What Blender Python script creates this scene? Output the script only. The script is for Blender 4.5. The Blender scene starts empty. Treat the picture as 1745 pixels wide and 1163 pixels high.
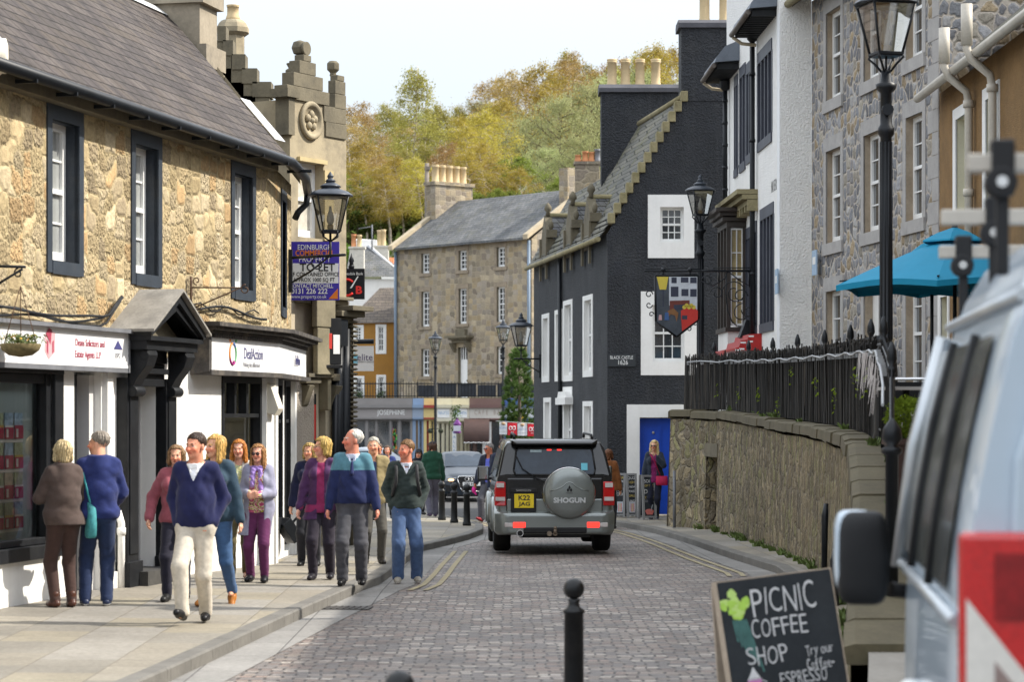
import bpy, math, random
import numpy as np
from mathutils import Vector, Matrix
R = math.radians
S = bpy.context.scene
COL = S.collection
random.seed(7)
# ---------------------------------------------------------------- camera, sky, sun, exposure
F, YH, CX, H = 4120.0, 706.0, 872.5, 2.05
cam_d = bpy.data.cameras.new('camera'); cam = bpy.data.objects.new('camera', cam_d); COL.objects.link(cam)
cam.location = (0, 0, H); cam.rotation_euler = (R(90), 0, 0)
cam_d.lens = 85; cam_d.sensor_width = 36; cam_d.shift_y = (YH - 581.5) / 1745
cam_d.clip_start = .1; cam_d.clip_end = 2000
cam_d.dof.use_dof = True; cam_d.dof.focus_distance = 38; cam_d.dof.aperture_fstop = 3.3
S.camera = cam
SUN_AZ, SUN_EL = R(6), R(41)      # horizontal direction to the sun = (cos az, sin az)
sd = bpy.data.lights.new('sun', 'SUN'); sd.energy = 3.05; sd.angle = R(.53); sd.color = (1, .94, .84)
so = bpy.data.objects.new('sun', sd); COL.objects.link(so)
sv = Vector((math.cos(SUN_EL) * math.cos(SUN_AZ), math.cos(SUN_EL) * math.sin(SUN_AZ), math.sin(SUN_EL)))
so.rotation_euler = sv.to_track_quat('Z', 'Y').to_euler(); so.location = (30, 0, 40)
W = bpy.data.worlds.new('World'); S.world = W; W.use_nodes = True
wt = W.node_tree; wt.nodes.clear()
sky = wt.nodes.new('ShaderNodeTexSky'); sky.sky_type = 'NISHITA'; sky.sun_disc = False
sky.sun_elevation = SUN_EL; sky.sun_rotation = math.pi / 2 - SUN_AZ
sky.air_density = 1.0; sky.dust_density = 2.5; sky.ozone_density = 1.2; sky.altitude = 50
bgn = wt.nodes.new('ShaderNodeBackground'); bgn.inputs[1].default_value = .15
wo = wt.nodes.new('ShaderNodeOutputWorld')
# thin bright cloud veil mixed into the sky
wtc = wt.nodes.new('ShaderNodeTexCoord'); wmp = wt.nodes.new('ShaderNodeMapping'); wmp.inputs['Scale'].default_value = (1.5, 1.5, 5)
wns = wt.nodes.new('ShaderNodeTexNoise'); wns.inputs['Scale'].default_value = 1.6; wns.inputs['Detail'].default_value = 5
wrp = wt.nodes.new('ShaderNodeMapRange'); wrp.inputs['From Min'].default_value = .3; wrp.inputs['From Max'].default_value = .7
wrp.inputs['To Min'].default_value = .62; wrp.inputs['To Max'].default_value = .9
wmx = wt.nodes.new('ShaderNodeMix'); wmx.data_type = 'RGBA'; 
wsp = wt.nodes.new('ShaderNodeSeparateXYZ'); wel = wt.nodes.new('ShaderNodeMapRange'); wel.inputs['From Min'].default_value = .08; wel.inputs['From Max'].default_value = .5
wcl = wt.nodes.new('ShaderNodeMix'); wcl.data_type = 'RGBA'; wcl.inputs[6].default_value = (2.2, 2.27, 2.4, 1); wcl.inputs[7].default_value = (6.6, 6.9, 7.2, 1)   # thin veil low down; brightness added overhead, out of view, to fill the shade
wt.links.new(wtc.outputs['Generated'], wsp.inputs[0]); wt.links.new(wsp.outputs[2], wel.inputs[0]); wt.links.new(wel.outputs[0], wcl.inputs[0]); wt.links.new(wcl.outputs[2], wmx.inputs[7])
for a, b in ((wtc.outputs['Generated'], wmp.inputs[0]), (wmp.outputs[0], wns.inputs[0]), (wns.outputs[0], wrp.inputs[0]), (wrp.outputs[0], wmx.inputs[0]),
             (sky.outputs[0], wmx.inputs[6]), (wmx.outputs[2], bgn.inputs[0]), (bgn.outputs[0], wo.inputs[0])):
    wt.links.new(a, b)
S.view_settings.view_transform = 'Standard'; S.view_settings.look = 'None'; S.view_settings.gamma = 1
S.view_settings.exposure = 1.15
S.render.engine = 'CYCLES'
S.cycles.max_bounces = 6; S.cycles.transparent_max_bounces = 12; S.cycles.use_denoising = True
# ---------------------------------------------------------------- measuring and mesh helpers
def wx(px, Y): return (px - CX) * Y / F
def wz(py, Y): return H + (YH - py) * Y / F
GZ = [(-50, 0), (28, 0), (40, -.2), (50, -.31), (60, -.45), (70, -.52), (115, -.58), (400, -.58)]
def gz(Y):
    for (a, za), (b, zb) in zip(GZ, GZ[1:]):
        if Y <= b: return za + (zb - za) * (Y - a) / (b - a)
    return GZ[-1][1]
def lerp(a, b, t): return a + (b - a) * t
class MB:
    def __init__(s): s.v, s.f, s.m, s.sm = [], [], [], []
    def add(s, v, f, mat=0, T=None, smooth=False):
        n = len(s.v)
        s.v += [tuple(T @ Vector(p)) for p in v] if T is not None else [tuple(p) for p in v]
        for q in f:
            s.f.append([i + n for i in q]); s.m.append(mat); s.sm.append(smooth)
        return s
    def box(s, x0, x1, y0, y1, z0, z1, mat=0, T=None):
        return s.add([(x0, y0, z0), (x1, y0, z0), (x1, y1, z0), (x0, y1, z0), (x0, y0, z1), (x1, y0, z1), (x1, y1, z1), (x0, y1, z1)],
                     [(0, 3, 2, 1), (4, 5, 6, 7), (0, 1, 5, 4), (1, 2, 6, 5), (2, 3, 7, 6), (3, 0, 4, 7)], mat, T)
    def cbox(s, c, d, mat=0, T=None): return s.box(c[0]-d[0]/2, c[0]+d[0]/2, c[1]-d[1]/2, c[1]+d[1]/2, c[2]-d[2]/2, c[2]+d[2]/2, mat, T)
    def poly(s, pts, mat=0, T=None): return s.add(pts, [list(range(len(pts)))], mat, T)
    def prism(s, pts, ax, a, b, mat=0, T=None):
        n = len(pts)
        g = {'x': lambda p, t: (t, p[0], p[1]), 'y': lambda p, t: (p[0], t, p[1]), 'z': lambda p, t: (p[0], p[1], t)}[ax]
        v = [g(p, a) for p in pts] + [g(p, b) for p in pts]
        f = [list(range(n))[::-1], list(range(n, 2 * n))] + [(i, (i + 1) % n, n + (i + 1) % n, n + i) for i in range(n)]
        ar = sum(pts[i][0] * pts[(i + 1) % n][1] - pts[(i + 1) % n][0] * pts[i][1] for i in range(n))
        if (ar < 0) != (ax == 'y') != (b < a): f = [list(q)[::-1] for q in f]
        return s.add(v, f, mat, T)
    def tube(s, pts, r, n=8, mat=0, T=None, caps=True, smooth=True):
        P = [Vector(p) for p in pts]; rs = r if isinstance(r, (list, tuple)) else [r] * len(P); v = []
        u = None
        for i, p in enumerate(P):
            t = (P[min(i + 1, len(P) - 1)] - P[max(i - 1, 0)])
            t = t.normalized() if t.length > 1e-9 else Vector((0, 0, 1))
            if u is None: u = t.orthogonal().normalized()
            else:
                u = u - t * u.dot(t); u = u.normalized() if u.length > 1e-6 else t.orthogonal().normalized()
            w = t.cross(u)
            v += [p + (u * math.cos(2 * math.pi * k / n) + w * math.sin(2 * math.pi * k / n)) * rs[i] for k in range(n)]
        f = [(i * n + k, i * n + (k + 1) % n, (i + 1) * n + (k + 1) % n, (i + 1) * n + k) for i in range(len(P) - 1) for k in range(n)]
        s.add(v, f, mat, T, smooth)
        if caps:
            m = len(s.v) - len(v)
            for q in (list(range(n))[::-1], [(len(P) - 1) * n + k for k in range(n)]): s.f.append([i + m for i in q]); s.m.append(mat); s.sm.append(False)
        return s
    def lathe(s, prof, c=(0, 0, 0), n=16, mat=0, T=None, smooth=True, a0=0):
        v = [(c[0] + r * math.cos(a0 + 2 * math.pi * k / n), c[1] + r * math.sin(a0 + 2 * math.pi * k / n), c[2] + z) for r, z in prof for k in range(n)]
        f = [(i * n + k, i * n + (k + 1) % n, (i + 1) * n + (k + 1) % n, (i + 1) * n + k) for i in range(len(prof) - 1) for k in range(n)]
        s.add(v, f, mat, T, smooth)
        m = len(s.v) - len(v)
        for q, r in ((list(range(n))[::-1], prof[0][0]), ([(len(prof) - 1) * n + k for k in range(n)], prof[-1][0])):
            if r > 1e-4: s.f.append([i + m for i in q]); s.m.append(mat); s.sm.append(False)
        return s
    def ball(s, c, r, n=12, mat=0, T=None):
        rr = r if isinstance(r, (list, tuple)) else (r, r, r)
        m = max(5, n // 2); v = []; f = []
        for i in range(m + 1):
            a = math.pi * i / m
            for k in range(n):
                b = 2 * math.pi * k / n
                v.append((c[0] + rr[0] * math.sin(a) * math.cos(b), c[1] + rr[1] * math.sin(a) * math.sin(b), c[2] - rr[2] * math.cos(a)))
        f = [(i * n + k, i * n + (k + 1) % n, (i + 1) * n + (k + 1) % n, (i + 1) * n + k) for i in range(m) for k in range(n)]
        return s.add(v, f, mat, T, True)
    def loft(s, rings, mat=0, T=None, smooth=True, closed=True, caps=(True, True)):
        n = len(rings[0]); v = [p for r in rings for p in r]; e = n if closed else n - 1
        s.add(v, [(i * n + k, i * n + (k + 1) % n, (i + 1) * n + (k + 1) % n, (i + 1) * n + k) for i in range(len(rings) - 1) for k in range(e)], mat, T, smooth)
        m = len(s.v) - len(v)
        for on, q in ((caps[0], list(range(n))[::-1]), (caps[1], [(len(rings) - 1) * n + k for k in range(n)])):
            if on: s.f.append([i + m for i in q]); s.m.append(mat); s.sm.append(False)
        return s
    def wall(s, x0, x1, z0, z1, ops=(), y=0, rev=.2, mat=0, rmat=None, T=None):
        """a wall face looking to -y with openings (a, b, low, high[, depth]) and their reveals"""
        xs = sorted({x0, x1} | {o[i] for o in ops for i in (0, 1)}); zs = sorted({z0, z1} | {o[i] for o in ops for i in (2, 3)})
        rm = mat if rmat is None else rmat
        for a, b in zip(xs, xs[1:]):
            for c, d in zip(zs, zs[1:]):
                mx, mz = (a + b) / 2, (c + d) / 2
                if mx < x0 or mx > x1 or mz < z0 or mz > z1 or any(o[0] < mx < o[1] and o[2] < mz < o[3] for o in ops): continue
                s.poly([(a, y, c), (b, y, c), (b, y, d), (a, y, d)], mat, T)
        for o in ops:
            a, b, c, d = o[:4]; q = y + (o[4] if len(o) > 4 else rev)
            s.poly([(a, y, c), (a, y, d), (a, q, d), (a, q, c)], rm, T); s.poly([(b, y, c), (b, q, c), (b, q, d), (b, y, d)], rm, T)
            s.poly([(a, y, d), (b, y, d), (b, q, d), (a, q, d)], rm, T); s.poly([(a, y, c), (a, q, c), (b, q, c), (b, y, c)], rm, T)
        return s
    def build(s, name, mats, parent=None, loc=None, rot=None, bevel=0, sub=0):
        me = bpy.data.meshes.new(name); me.from_pydata(s.v, [], s.f)
        mats = mats if isinstance(mats, (list, tuple)) else [mats]
        for m in mats: me.materials.append(m)
        me.polygons.foreach_set('material_index', s.m); me.polygons.foreach_set('use_smooth', s.sm); me.update()
        return link(name, me, parent, loc, rot, bevel, sub)
def link(name, me, parent=None, loc=None, rot=None, bevel=0, sub=0):
    o = bpy.data.objects.new(name, me); COL.objects.link(o)
    if parent is not None: o.parent = parent
    if loc is not None: o.location = loc
    if rot is not None: o.rotation_euler = rot
    if bevel:
        b = o.modifiers.new('edge', 'BEVEL'); b.width = bevel; b.segments = 2; b.limit_method = 'ANGLE'; b.angle_limit = R(35)
    if sub:
        b = o.modifiers.new('sub', 'SUBSURF'); b.levels = b.render_levels = sub
    return o
def tag(o, label=None, cat=None, group=None, kind=None):
    for k, v in (('label', label), ('category', cat), ('group', group), ('kind', kind)):
        if v: o[k] = v
    return o
def thing(name, label, cat, loc=(0, 0, 0), rz=0, group=None):
    o = bpy.data.objects.new(name, None); COL.objects.link(o); o.location = loc; o.rotation_euler = (0, 0, rz); o.empty_display_size = .2
    return tag(o, label, cat, group)
KIDS = {}
def copy_tree(o, parent=None, label=None):
    c = o.copy(); COL.objects.link(c)
    if parent is not None: c.parent = parent
    if label: c['label'] = label
    for ch in [x for x in bpy.data.objects if x.parent == o]: copy_tree(ch, c)
    return c
def np_mesh(name, v, f, mats, mi=None, smooth=False, col=None):
    """numpy vertices (N,3) and faces (M,k)"""
    v = np.asarray(v, np.float32); f = np.asarray(f, np.int32); k = f.shape[1]
    me = bpy.data.meshes.new(name); me.vertices.add(len(v)); me.vertices.foreach_set('co', v.ravel())
    me.loops.add(f.size); me.loops.foreach_set('vertex_index', f.ravel())
    me.polygons.add(len(f)); me.polygons.foreach_set('loop_start', np.arange(0, f.size, k, dtype=np.int32))
    if mi is not None: me.polygons.foreach_set('material_index', np.asarray(mi, np.int32))
    me.polygons.foreach_set('use_smooth', np.full(len(f), smooth))
    for m in (mats if isinstance(mats, (list, tuple)) else [mats]): me.materials.append(m)
    if col is not None:
        a = me.color_attributes.new('Col', 'FLOAT_COLOR', 'POINT')
        c = np.ones((len(v), 4), np.float32); c[:, :3] = col; a.data.foreach_set('color', c.ravel())
    me.update(calc_edges=True); me.validate()
    return me
# ---------------------------------------------------------------- materials
def nd(t, typ, ins=None, **props):
    n = t.nodes.new('ShaderNode' + typ)
    for k, v in props.items(): setattr(n, k, v)
    for k, v in (ins or {}).items():
        if isinstance(v, bpy.types.NodeSocket): t.links.new(v, n.inputs[k])
        elif isinstance(v, bpy.types.Node): t.links.new(v.outputs[0], n.inputs[k])
        else: n.inputs[k].default_value = v if not (isinstance(v, tuple) and len(v) == 3 and n.inputs[k].type == 'RGBA') else v + (1,)
    return n
def math_(t, op, a, b=0, c=0, clamp=False):
    return nd(t, 'Math', {0: a, 1: b, 2: c}, operation=op, use_clamp=clamp).outputs[0]
def mixc(t, f, a, b, blend='MIX'):
    return nd(t, 'Mix', {0: f, 6: a, 7: b}, data_type='RGBA', blend_type=blend).outputs[2]
def ramp(t, fac, stops, interp='LINEAR'):
    n = nd(t, 'ValToRGB', {0: fac}); e = n.color_ramp; e.interpolation = interp
    for i, (p, c) in enumerate(stops):
        el = e.elements[i] if i < 2 else e.elements.new(p)
        el.position = p; el.color = tuple(c) + (1,)
    return n.outputs[0]
def newmat(name):
    m = bpy.data.materials.new(name); m.use_nodes = True; t = m.node_tree
    return m, t, t.nodes['Principled BSDF']
def uvw(t, kind='uv'):
    """object coordinates; 'uv' = (x+y, z) on upright walls"""
    tc = nd(t, 'TexCoord').outputs['Object']
    if kind == 'obj': return tc
    sx = nd(t, 'SeparateXYZ', {0: tc})
    if kind == 'uv': return nd(t, 'CombineXYZ', {0: math_(t, 'ADD', sx.outputs[0], sx.outputs[1]), 1: sx.outputs[2], 2: 0.}).outputs[0]
    if kind == 'roof': return nd(t, 'CombineXYZ', {0: sx.outputs[0], 1: math_(t, 'MULTIPLY', sx.outputs[2], 1.42), 2: 0.}).outputs[0]
def noise(t, co, sc, det=4, rough=.55, out=0): return nd(t, 'TexNoise', {'Vector': co, 'Scale': sc, 'Detail': float(det), 'Roughness': rough}).outputs[out]
def bump(t, h, st, dist=.02, nrm=None):
    i = {'Height': h, 'Strength': st, 'Distance': dist}
    if nrm is not None: i['Normal'] = nrm
    return nd(t, 'Bump', i).outputs[0]
def sc3(t, co, s, off=(0, 0, 0)):
    return nd(t, 'Mapping', {0: co, 'Scale': s, 'Location': off}).outputs[0]
MC = {}
def M(name, col, rough=.75, var=.18, sc=3., bmp=0., bsc=60., bd=.01, metal=0, spec=.4, dirt=0., dcol=(.06, .055, .05), coat=0, streak=0.):
    if name in MC: return MC[name]
    m, t, p = newmat(name); co = uvw(t, 'obj')
    n1 = noise(t, co, sc, 5); n2 = noise(t, co, sc * 9, 4)
    f = math_(t, 'ADD', math_(t, 'MULTIPLY', n1, .65), math_(t, 'MULTIPLY', n2, .35))
    f = nd(t, 'MapRange', {0: f, 1: .3, 2: .7, 3: 0., 4: 1.}).outputs[0]
    c = mixc(t, f, tuple(max(0, x * (1 - var)) for x in col), tuple(min(1, x * (1 + var)) for x in col))
    if dirt:
        dn = nd(t, 'MapRange', {0: noise(t, co, sc * .7 + .4, 6, .65), 1: .5, 2: .75, 3: 0., 4: dirt}).outputs[0]
        c = mixc(t, dn, c, dcol)
    if streak:
        sn = noise(t, sc3(t, co, (7, 7, .5)), 1.3, 4); c = mixc(t, nd(t, 'MapRange', {0: sn, 1: .5, 2: .8, 3: 0., 4: streak}).outputs[0], c, dcol)
    t.links.new(c, p.inputs['Base Color'])
    p.inputs['Roughness'].default_value = rough; p.inputs['Metallic'].default_value = metal; p.inputs['Specular IOR Level'].default_value = spec
    if coat: p.inputs['Coat Weight'].default_value = coat; p.inputs['Coat Roughness'].default_value = .05
    if bmp: t.links.new(bump(t, noise(t, co, bsc, 3, .6), bmp, bd), p.inputs['Normal'])
    MC[name] = m; return m
def STONE(name, pal, su, sz, mortar, mw=.05, rnd=.75, warp=.12, stain=.35, stcol=(.05, .045, .04), bst=.9, pit=0.):
    m, t, p = newmat(name); uv = uvw(t)
    wn = nd(t, 'VectorMath', {0: noise(t, uv, 3., 3, out=1), 1: (.5, .5, .5)}, operation='SUBTRACT').outputs[0]
    co = nd(t, 'VectorMath', {0: uv, 1: nd(t, 'VectorMath', {0: wn, 3: warp}, operation='SCALE').outputs[0]}, operation='ADD').outputs[0]
    co = sc3(t, co, (su, sz, 1))
    v1 = nd(t, 'TexVoronoi', {'Vector': co, 'Scale': 1., 'Randomness': rnd}, voronoi_dimensions='2D', distance='CHEBYCHEV')
    vf = nd(t, 'TexVoronoi', {'Vector': co, 'Scale': 1., 'Randomness': rnd}, voronoi_dimensions='2D', feature='F2', distance='CHEBYCHEV')
    v2 = math_(t, 'MULTIPLY', math_(t, 'SUBTRACT', vf.outputs['Distance'], v1.outputs['Distance']), .6)
    rs = nd(t, 'SeparateColor', {0: v1.outputs['Color']})
    n = len(pal); c = ramp(t, rs.outputs[0], [(i / n, q) for i, q in enumerate(pal)], 'CONSTANT')
    obj = uvw(t, 'obj')
    fine = noise(t, obj, 14., 6, .7); fl = nd(t, 'MapRange', {0: fine, 1: .25, 2: .75, 3: .62, 4: 1.3}).outputs[0]
    c = mixc(t, 1., c, nd(t, 'CombineColor', {0: fl, 1: fl, 2: fl}).outputs[0], 'MULTIPLY')
    br = nd(t, 'MapRange', {0: rs.outputs[1], 1: 0., 2: 1., 3: .75, 4: 1.2}).outputs[0]
    c = mixc(t, 1., c, nd(t, 'CombineColor', {0: br, 1: br, 2: br}).outputs[0], 'MULTIPLY')
    ed = math_(t, 'ADD', v2, math_(t, 'MULTIPLY', math_(t, 'SUBTRACT', noise(t, obj, 22., 3), .5), mw * 1.2))
    mm = nd(t, 'MapRange', {0: ed, 1: mw * .6, 2: mw * 1.4, 3: 1., 4: 0.}).outputs[0]
    c = mixc(t, mm, c, mixc(t, fine, tuple(x * .8 for x in mortar), tuple(x * 1.15 for x in mortar)))
    sm = nd(t, 'MapRange', {0: noise(t, obj, .9, 6, .7), 1: .52, 2: .78, 3: 0., 4: stain}).outputs[0]
    c = mixc(t, sm, c, stcol)
    hgt = math_(t, 'ADD', nd(t, 'MapRange', {0: ed, 1: 0., 2: mw * 3, 3: 0., 4: 1.}).outputs[0], math_(t, 'MULTIPLY', fine, 1.1))
    if pit:
        pv = nd(t, 'MapRange', {0: noise(t, sc3(t, obj, (1, 1, .7)), 26., 2, .5), 1: .4, 2: .62, 3: 1., 4: 0.}).outputs[0]
        pv = math_(t, 'MULTIPLY', pv, math_(t, 'GREATER_THAN', rs.outputs[2], .35))
        hgt = math_(t, 'SUBTRACT', hgt, math_(t, 'MULTIPLY', pv, pit * 1.3)); c = mixc(t, math_(t, 'MULTIPLY', pv, .35 * pit), c, tuple(x * .5 for x in pal[0]))
    t.links.new(c, p.inputs['Base Color']); p.inputs['Roughness'].default_value = .9; p.inputs['Specular IOR Level'].default_value = .2
    t.links.new(bump(t, hgt, bst, .03), p.inputs['Normal'])
    MC[name] = m; return m
def BRICK(name, c1, c2, bw, bh, mort, msz=.01, kind='roof', bias=0., warp=.0, rough=.8, bst=.6, saw=True, moss=None, mossf=.3, big=.25, squash=1., swap=False, spec=.3, tint=None):
    m, t, p = newmat(name); co = uvw(t, kind); obj = uvw(t, 'obj')
    if swap: co = nd(t, 'Mapping', {0: co, 'Rotation': (0, 0, R(90))}).outputs[0]
    if warp:
        wn = nd(t, 'VectorMath', {0: noise(t, co, 2.2, 3, out=1), 1: (.5, .5, .5)}, operation='SUBTRACT').outputs[0]
        co = nd(t, 'VectorMath', {0: co, 1: nd(t, 'VectorMath', {0: wn, 3: warp}, operation='SCALE').outputs[0]}, operation='ADD').outputs[0]
    b = nd(t, 'TexBrick', {'Vector': co, 'Color1': c1, 'Color2': c2, 'Mortar': mort, 'Scale': 1., 'Mortar Size': msz, 'Mortar Smooth': .3, 'Bias': bias, 'Brick Width': bw, 'Row Height': bh}, offset=.5, squash=squash)
    c = b.outputs[0]
    # random tint for every stone from its own cell
    sx = nd(t, 'SeparateXYZ', {0: co})
    row = math_(t, 'FLOOR', math_(t, 'DIVIDE', sx.outputs[1], bh))
    sh = math_(t, 'MULTIPLY', math_(t, 'FLOORED_MODULO', row, 2.), bw * .5)
    cl = math_(t, 'FLOOR', math_(t, 'DIVIDE', math_(t, 'ADD', sx.outputs[0], sh), bw))
    wn = nd(t, 'TexWhiteNoise', {0: nd(t, 'CombineXYZ', {0: cl, 1: row, 2: 0.}).outputs[0]}, noise_dimensions='2D')
    if tint: c = mixc(t, nd(t, 'MapRange', {0: b.outputs[1], 1: 0., 2: 1., 3: .85, 4: 0.}).outputs[0], c, ramp(t, wn.outputs[0], [(i / len(tint), q) for i, q in enumerate(tint)], 'CONSTANT'))
    n1 = noise(t, obj, .5, 6, .65); v = nd(t, 'MapRange', {0: n1, 1: .3, 2: .7, 3: 1 - big, 4: 1 + big}).outputs[0]
    n2 = noise(t, obj, 18., 5, .7); v2 = nd(t, 'MapRange', {0: n2, 1: .25, 2: .75, 3: .75, 4: 1.25}).outputs[0]
    v = math_(t, 'MULTIPLY', v, v2)
    c = mixc(t, 1., c, nd(t, 'CombineColor', {0: v, 1: v, 2: v}).outputs[0], 'MULTIPLY')
    if moss:
        c = mixc(t, nd(t, 'MapRange', {0: noise(t, obj, 1.6, 6, .7), 1: .5, 2: .72, 3: 0., 4: mossf}).outputs[0], c, moss)
    t.links.new(c, p.inputs['Base Color']); p.inputs['Roughness'].default_value = rough; p.inputs['Specular IOR Level'].default_value = spec
    h = math_(t, 'MULTIPLY', b.outputs[1], -1.)
    if saw: h = math_(t, 'SUBTRACT', h, math_(t, 'FRACT', math_(t, 'DIVIDE', sx.outputs[1], bh)))
    h = math_(t, 'ADD', h, math_(t, 'MULTIPLY', wn.outputs[0], .5)); h = math_(t, 'ADD', h, math_(t, 'MULTIPLY', n2, .5))
    t.links.new(bump(t, h, bst, .025), p.inputs['Normal'])
    MC[name] = m; return m
def EMIT(name, col, st):
    m, t, p = newmat(name); p.inputs['Base Color'].default_value = tuple(col) + (1,); p.inputs['Emission Color'].default_value = tuple(col) + (1,); p.inputs['Emission Strength'].default_value = st
    return m
def GLASS(name, tint=(.8, .85, .85), gl=.12, alpha=.75):
    m, t, p = newmat(name); t.nodes.remove(p)
    out = [n for n in t.nodes if n.type == 'OUTPUT_MATERIAL'][0]
    tr = nd(t, 'BsdfTransparent', {0: tuple(x * alpha for x in tint)}); g = nd(t, 'BsdfGlossy', {0: (1, 1, 1), 'Roughness': .02})
    fr = nd(t, 'Fresnel', {0: 1.5}); f = math_(t, 'ADD', fr.outputs[0], gl, clamp=True)
    mx = nd(t, 'MixShader', {0: f, 1: tr, 2: g}); t.links.new(mx.outputs[0], out.inputs[0]); return m
def PANE(name, col=(.03, .035, .04), rough=.08, var=.5, sc=1.2):
    return M(name, col, rough, var, sc, spec=.9, coat=.6)
WHITE = M('white_paint', (.8, .79, .76), .5, .06, 2., bmp=.08, bsc=90, dirt=.12, dcol=(.45, .42, .36), streak=.12)
TRIM = M('white_gloss', (.8, .8, .78), .35, .05, 4., dirt=.1, dcol=(.5, .48, .42))
BLACK = M('black_paint', (.009, .01, .012), .5, .4, 5., bmp=.1, bsc=80, dirt=.18, dcol=(.07, .07, .066), spec=.25)
NAVY = M('blue_black_paint', (.028, .037, .05), .55, .3, 4., bmp=.15, bsc=50, dirt=.3, dcol=(.085, .075, .065))
IRON = M('black_iron', (.008, .01, .013), .42, .35, 6., spec=.3, bmp=.05)
LEAD = M('lead', (.16, .165, .18), .6, .25, 4., metal=.2)
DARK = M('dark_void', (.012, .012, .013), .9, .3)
POT = M('buff_clay', (.55, .42, .24), .8, .12, 5., dirt=.15)
POTR = M('red_clay', (.5, .22, .1), .8, .15, 5.)
HARLW = M('white_harl', (.86, .85, .82), .85, .06, 3., bmp=1., bsc=27, bd=.045, dirt=.1, dcol=(.5, .47, .42), streak=.1)
HARLB = M('black_harl', (.019, .022, .028), .7, .45, 1.6, bmp=1., bsc=22, bd=.1, spec=.5, dirt=.6, dcol=(.05, .051, .054), streak=.5)
PANEM = PANE('window_glass'); PANEL = PANE('window_glass_blind', (.3, .31, .3), .12, .3); CURT = M('cream_curtain', (.6, .57, .5), .8, .1)
SASHT = M('asphalt', (.06, .058, .056), .9, .2, 2., bmp=.3, bsc=200)
SLATE = BRICK('slate_purple', (.06, .05, .046), (.085, .073, .066), .3, .2, (.018, .015, .014), .014, bias=-.1, bst=.8, warp=.05, moss=(.07, .058, .042), mossf=.35, spec=.15, tint=[(.05, .042, .04), (.062, .053, .049), (.073, .061, .056), (.09, .076, .068), (.056, .048, .046), (.077, .063, .053)])
SLATEG = BRICK('slate_grey', (.085, .09, .095), (.14, .14, .14), .32, .2, (.03, .03, .03), .01, bias=0., bst=.9, warp=.06, moss=(.1, .095, .05), mossf=.5, big=.35)
SLATEM = BRICK('slate_mossy', (.1, .1, .09), (.16, .15, .12), .3, .17, (.03, .03, .025), .012, bst=1., warp=.1, moss=(.13, .125, .04), mossf=.7, big=.35)
TAN = STONE('tan_rubble', [(.44, .345, .195), (.49, .395, .25), (.41, .32, .185), (.51, .42, .275), (.47, .32, .165), (.35, .28, .18), (.49, .4, .255), (.46, .36, .21)], 3.6, 4.2, (.45, .36, .21), .06, .7, .1, .3, (.2, .14, .08), .8, .9)
GREYST = STONE('grey_rubble', [(.24, .245, .26), (.3, .3, .31), (.2, .2, .21), (.33, .3, .25), (.26, .25, .25), (.36, .35, .34), (.33, .26, .17), (.19, .19, .2)], 5.0, 4.9, (.46, .41, .35), .07, .85, .14, .2, (.14, .13, .12), .8)
BUFFST = STONE('buff_ashlar_rubble', [(.31, .26, .19), (.36, .3, .21), (.27, .23, .17), (.34, .27, .17), (.3, .26, .21), (.24, .2, .155)], 2.6, 3.3, (.35, .3, .22), .04, .6, .06, .35, (.13, .11, .09), .5)
WALLST = STONE('mossy_rubble', [(.24, .19, .115), (.31, .25, .155), (.19, .155, .1), (.34, .28, .18), (.26, .235, .12), (.17, .14, .1)], 8.5, 4.0, (.24, .205, .15), .06, .95, .35, .65, (.055, .052, .03), 1.2)
ASHLAR = M('weathered_ashlar', (.34, .285, .19), .9, .2, 2., bmp=.35, bsc=30, dirt=.7, dcol=(.1, .088, .07))
ASHD = M('blackened_ashlar', (.145, .125, .085), .9, .3, 2.5, bmp=.4, bsc=30, dirt=.8, dcol=(.06, .055, .045))
MOSSY = M('mossy_stone', (.25, .215, .12), .9, .35, 3., bmp=.5, bsc=25, dirt=.6, dcol=(.11, .1, .03))
COPE = M('coping_stone', (.1, .084, .05), .9, .3, 2.5, bmp=.5, bsc=20, dirt=.6, dcol=(.1, .09, .05))
GREYMAR = M('grey_stone_margin', (.36, .345, .33), .85, .15, 4., bmp=.2, bsc=40, dirt=.2)
REVEAL = M('sandy_reveal', (.33, .27, .2), .85, .3, 2.5, bmp=.2, bsc=40, dirt=.4, dcol=(.2, .12, .05))
def text(s, size, mat, parent=None, loc=(0, 0, 0), rot=(0, 0, 0), ext=.002, align='CENTER', name='lettering', sx=1., bold=0., fit=None):
    cu = bpy.data.curves.new('t', 'FONT'); cu.body = s; cu.size = size; cu.align_x = align; cu.align_y = 'CENTER'; cu.extrude = ext; cu.offset = bold
    cu.resolution_u = 3
    to = bpy.data.objects.new('t', cu); COL.objects.link(to)
    me = bpy.data.meshes.new_from_object(to.evaluated_get(bpy.context.evaluated_depsgraph_get()))
    bpy.data.objects.remove(to); bpy.data.curves.remove(cu)
    me.name = name; me.materials.clear(); me.materials.append(mat)
    if fit:
        xs = [v.co.x for v in me.vertices]; ys = [v.co.y for v in me.vertices]; w, h = max(xs) - min(xs), max(ys) - min(ys); x0, y0 = (max(xs) + min(xs)) / 2, (max(ys) + min(ys)) / 2
        for v in me.vertices: v.co.x = (v.co.x - x0) * fit[0] / w; v.co.y = (v.co.y - y0) * (fit[1] / h if fit[1] else 1)
        sx = 1.
    o = link(name, me, parent, loc, rot); o.scale = (sx, 1, 1); return o
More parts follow.
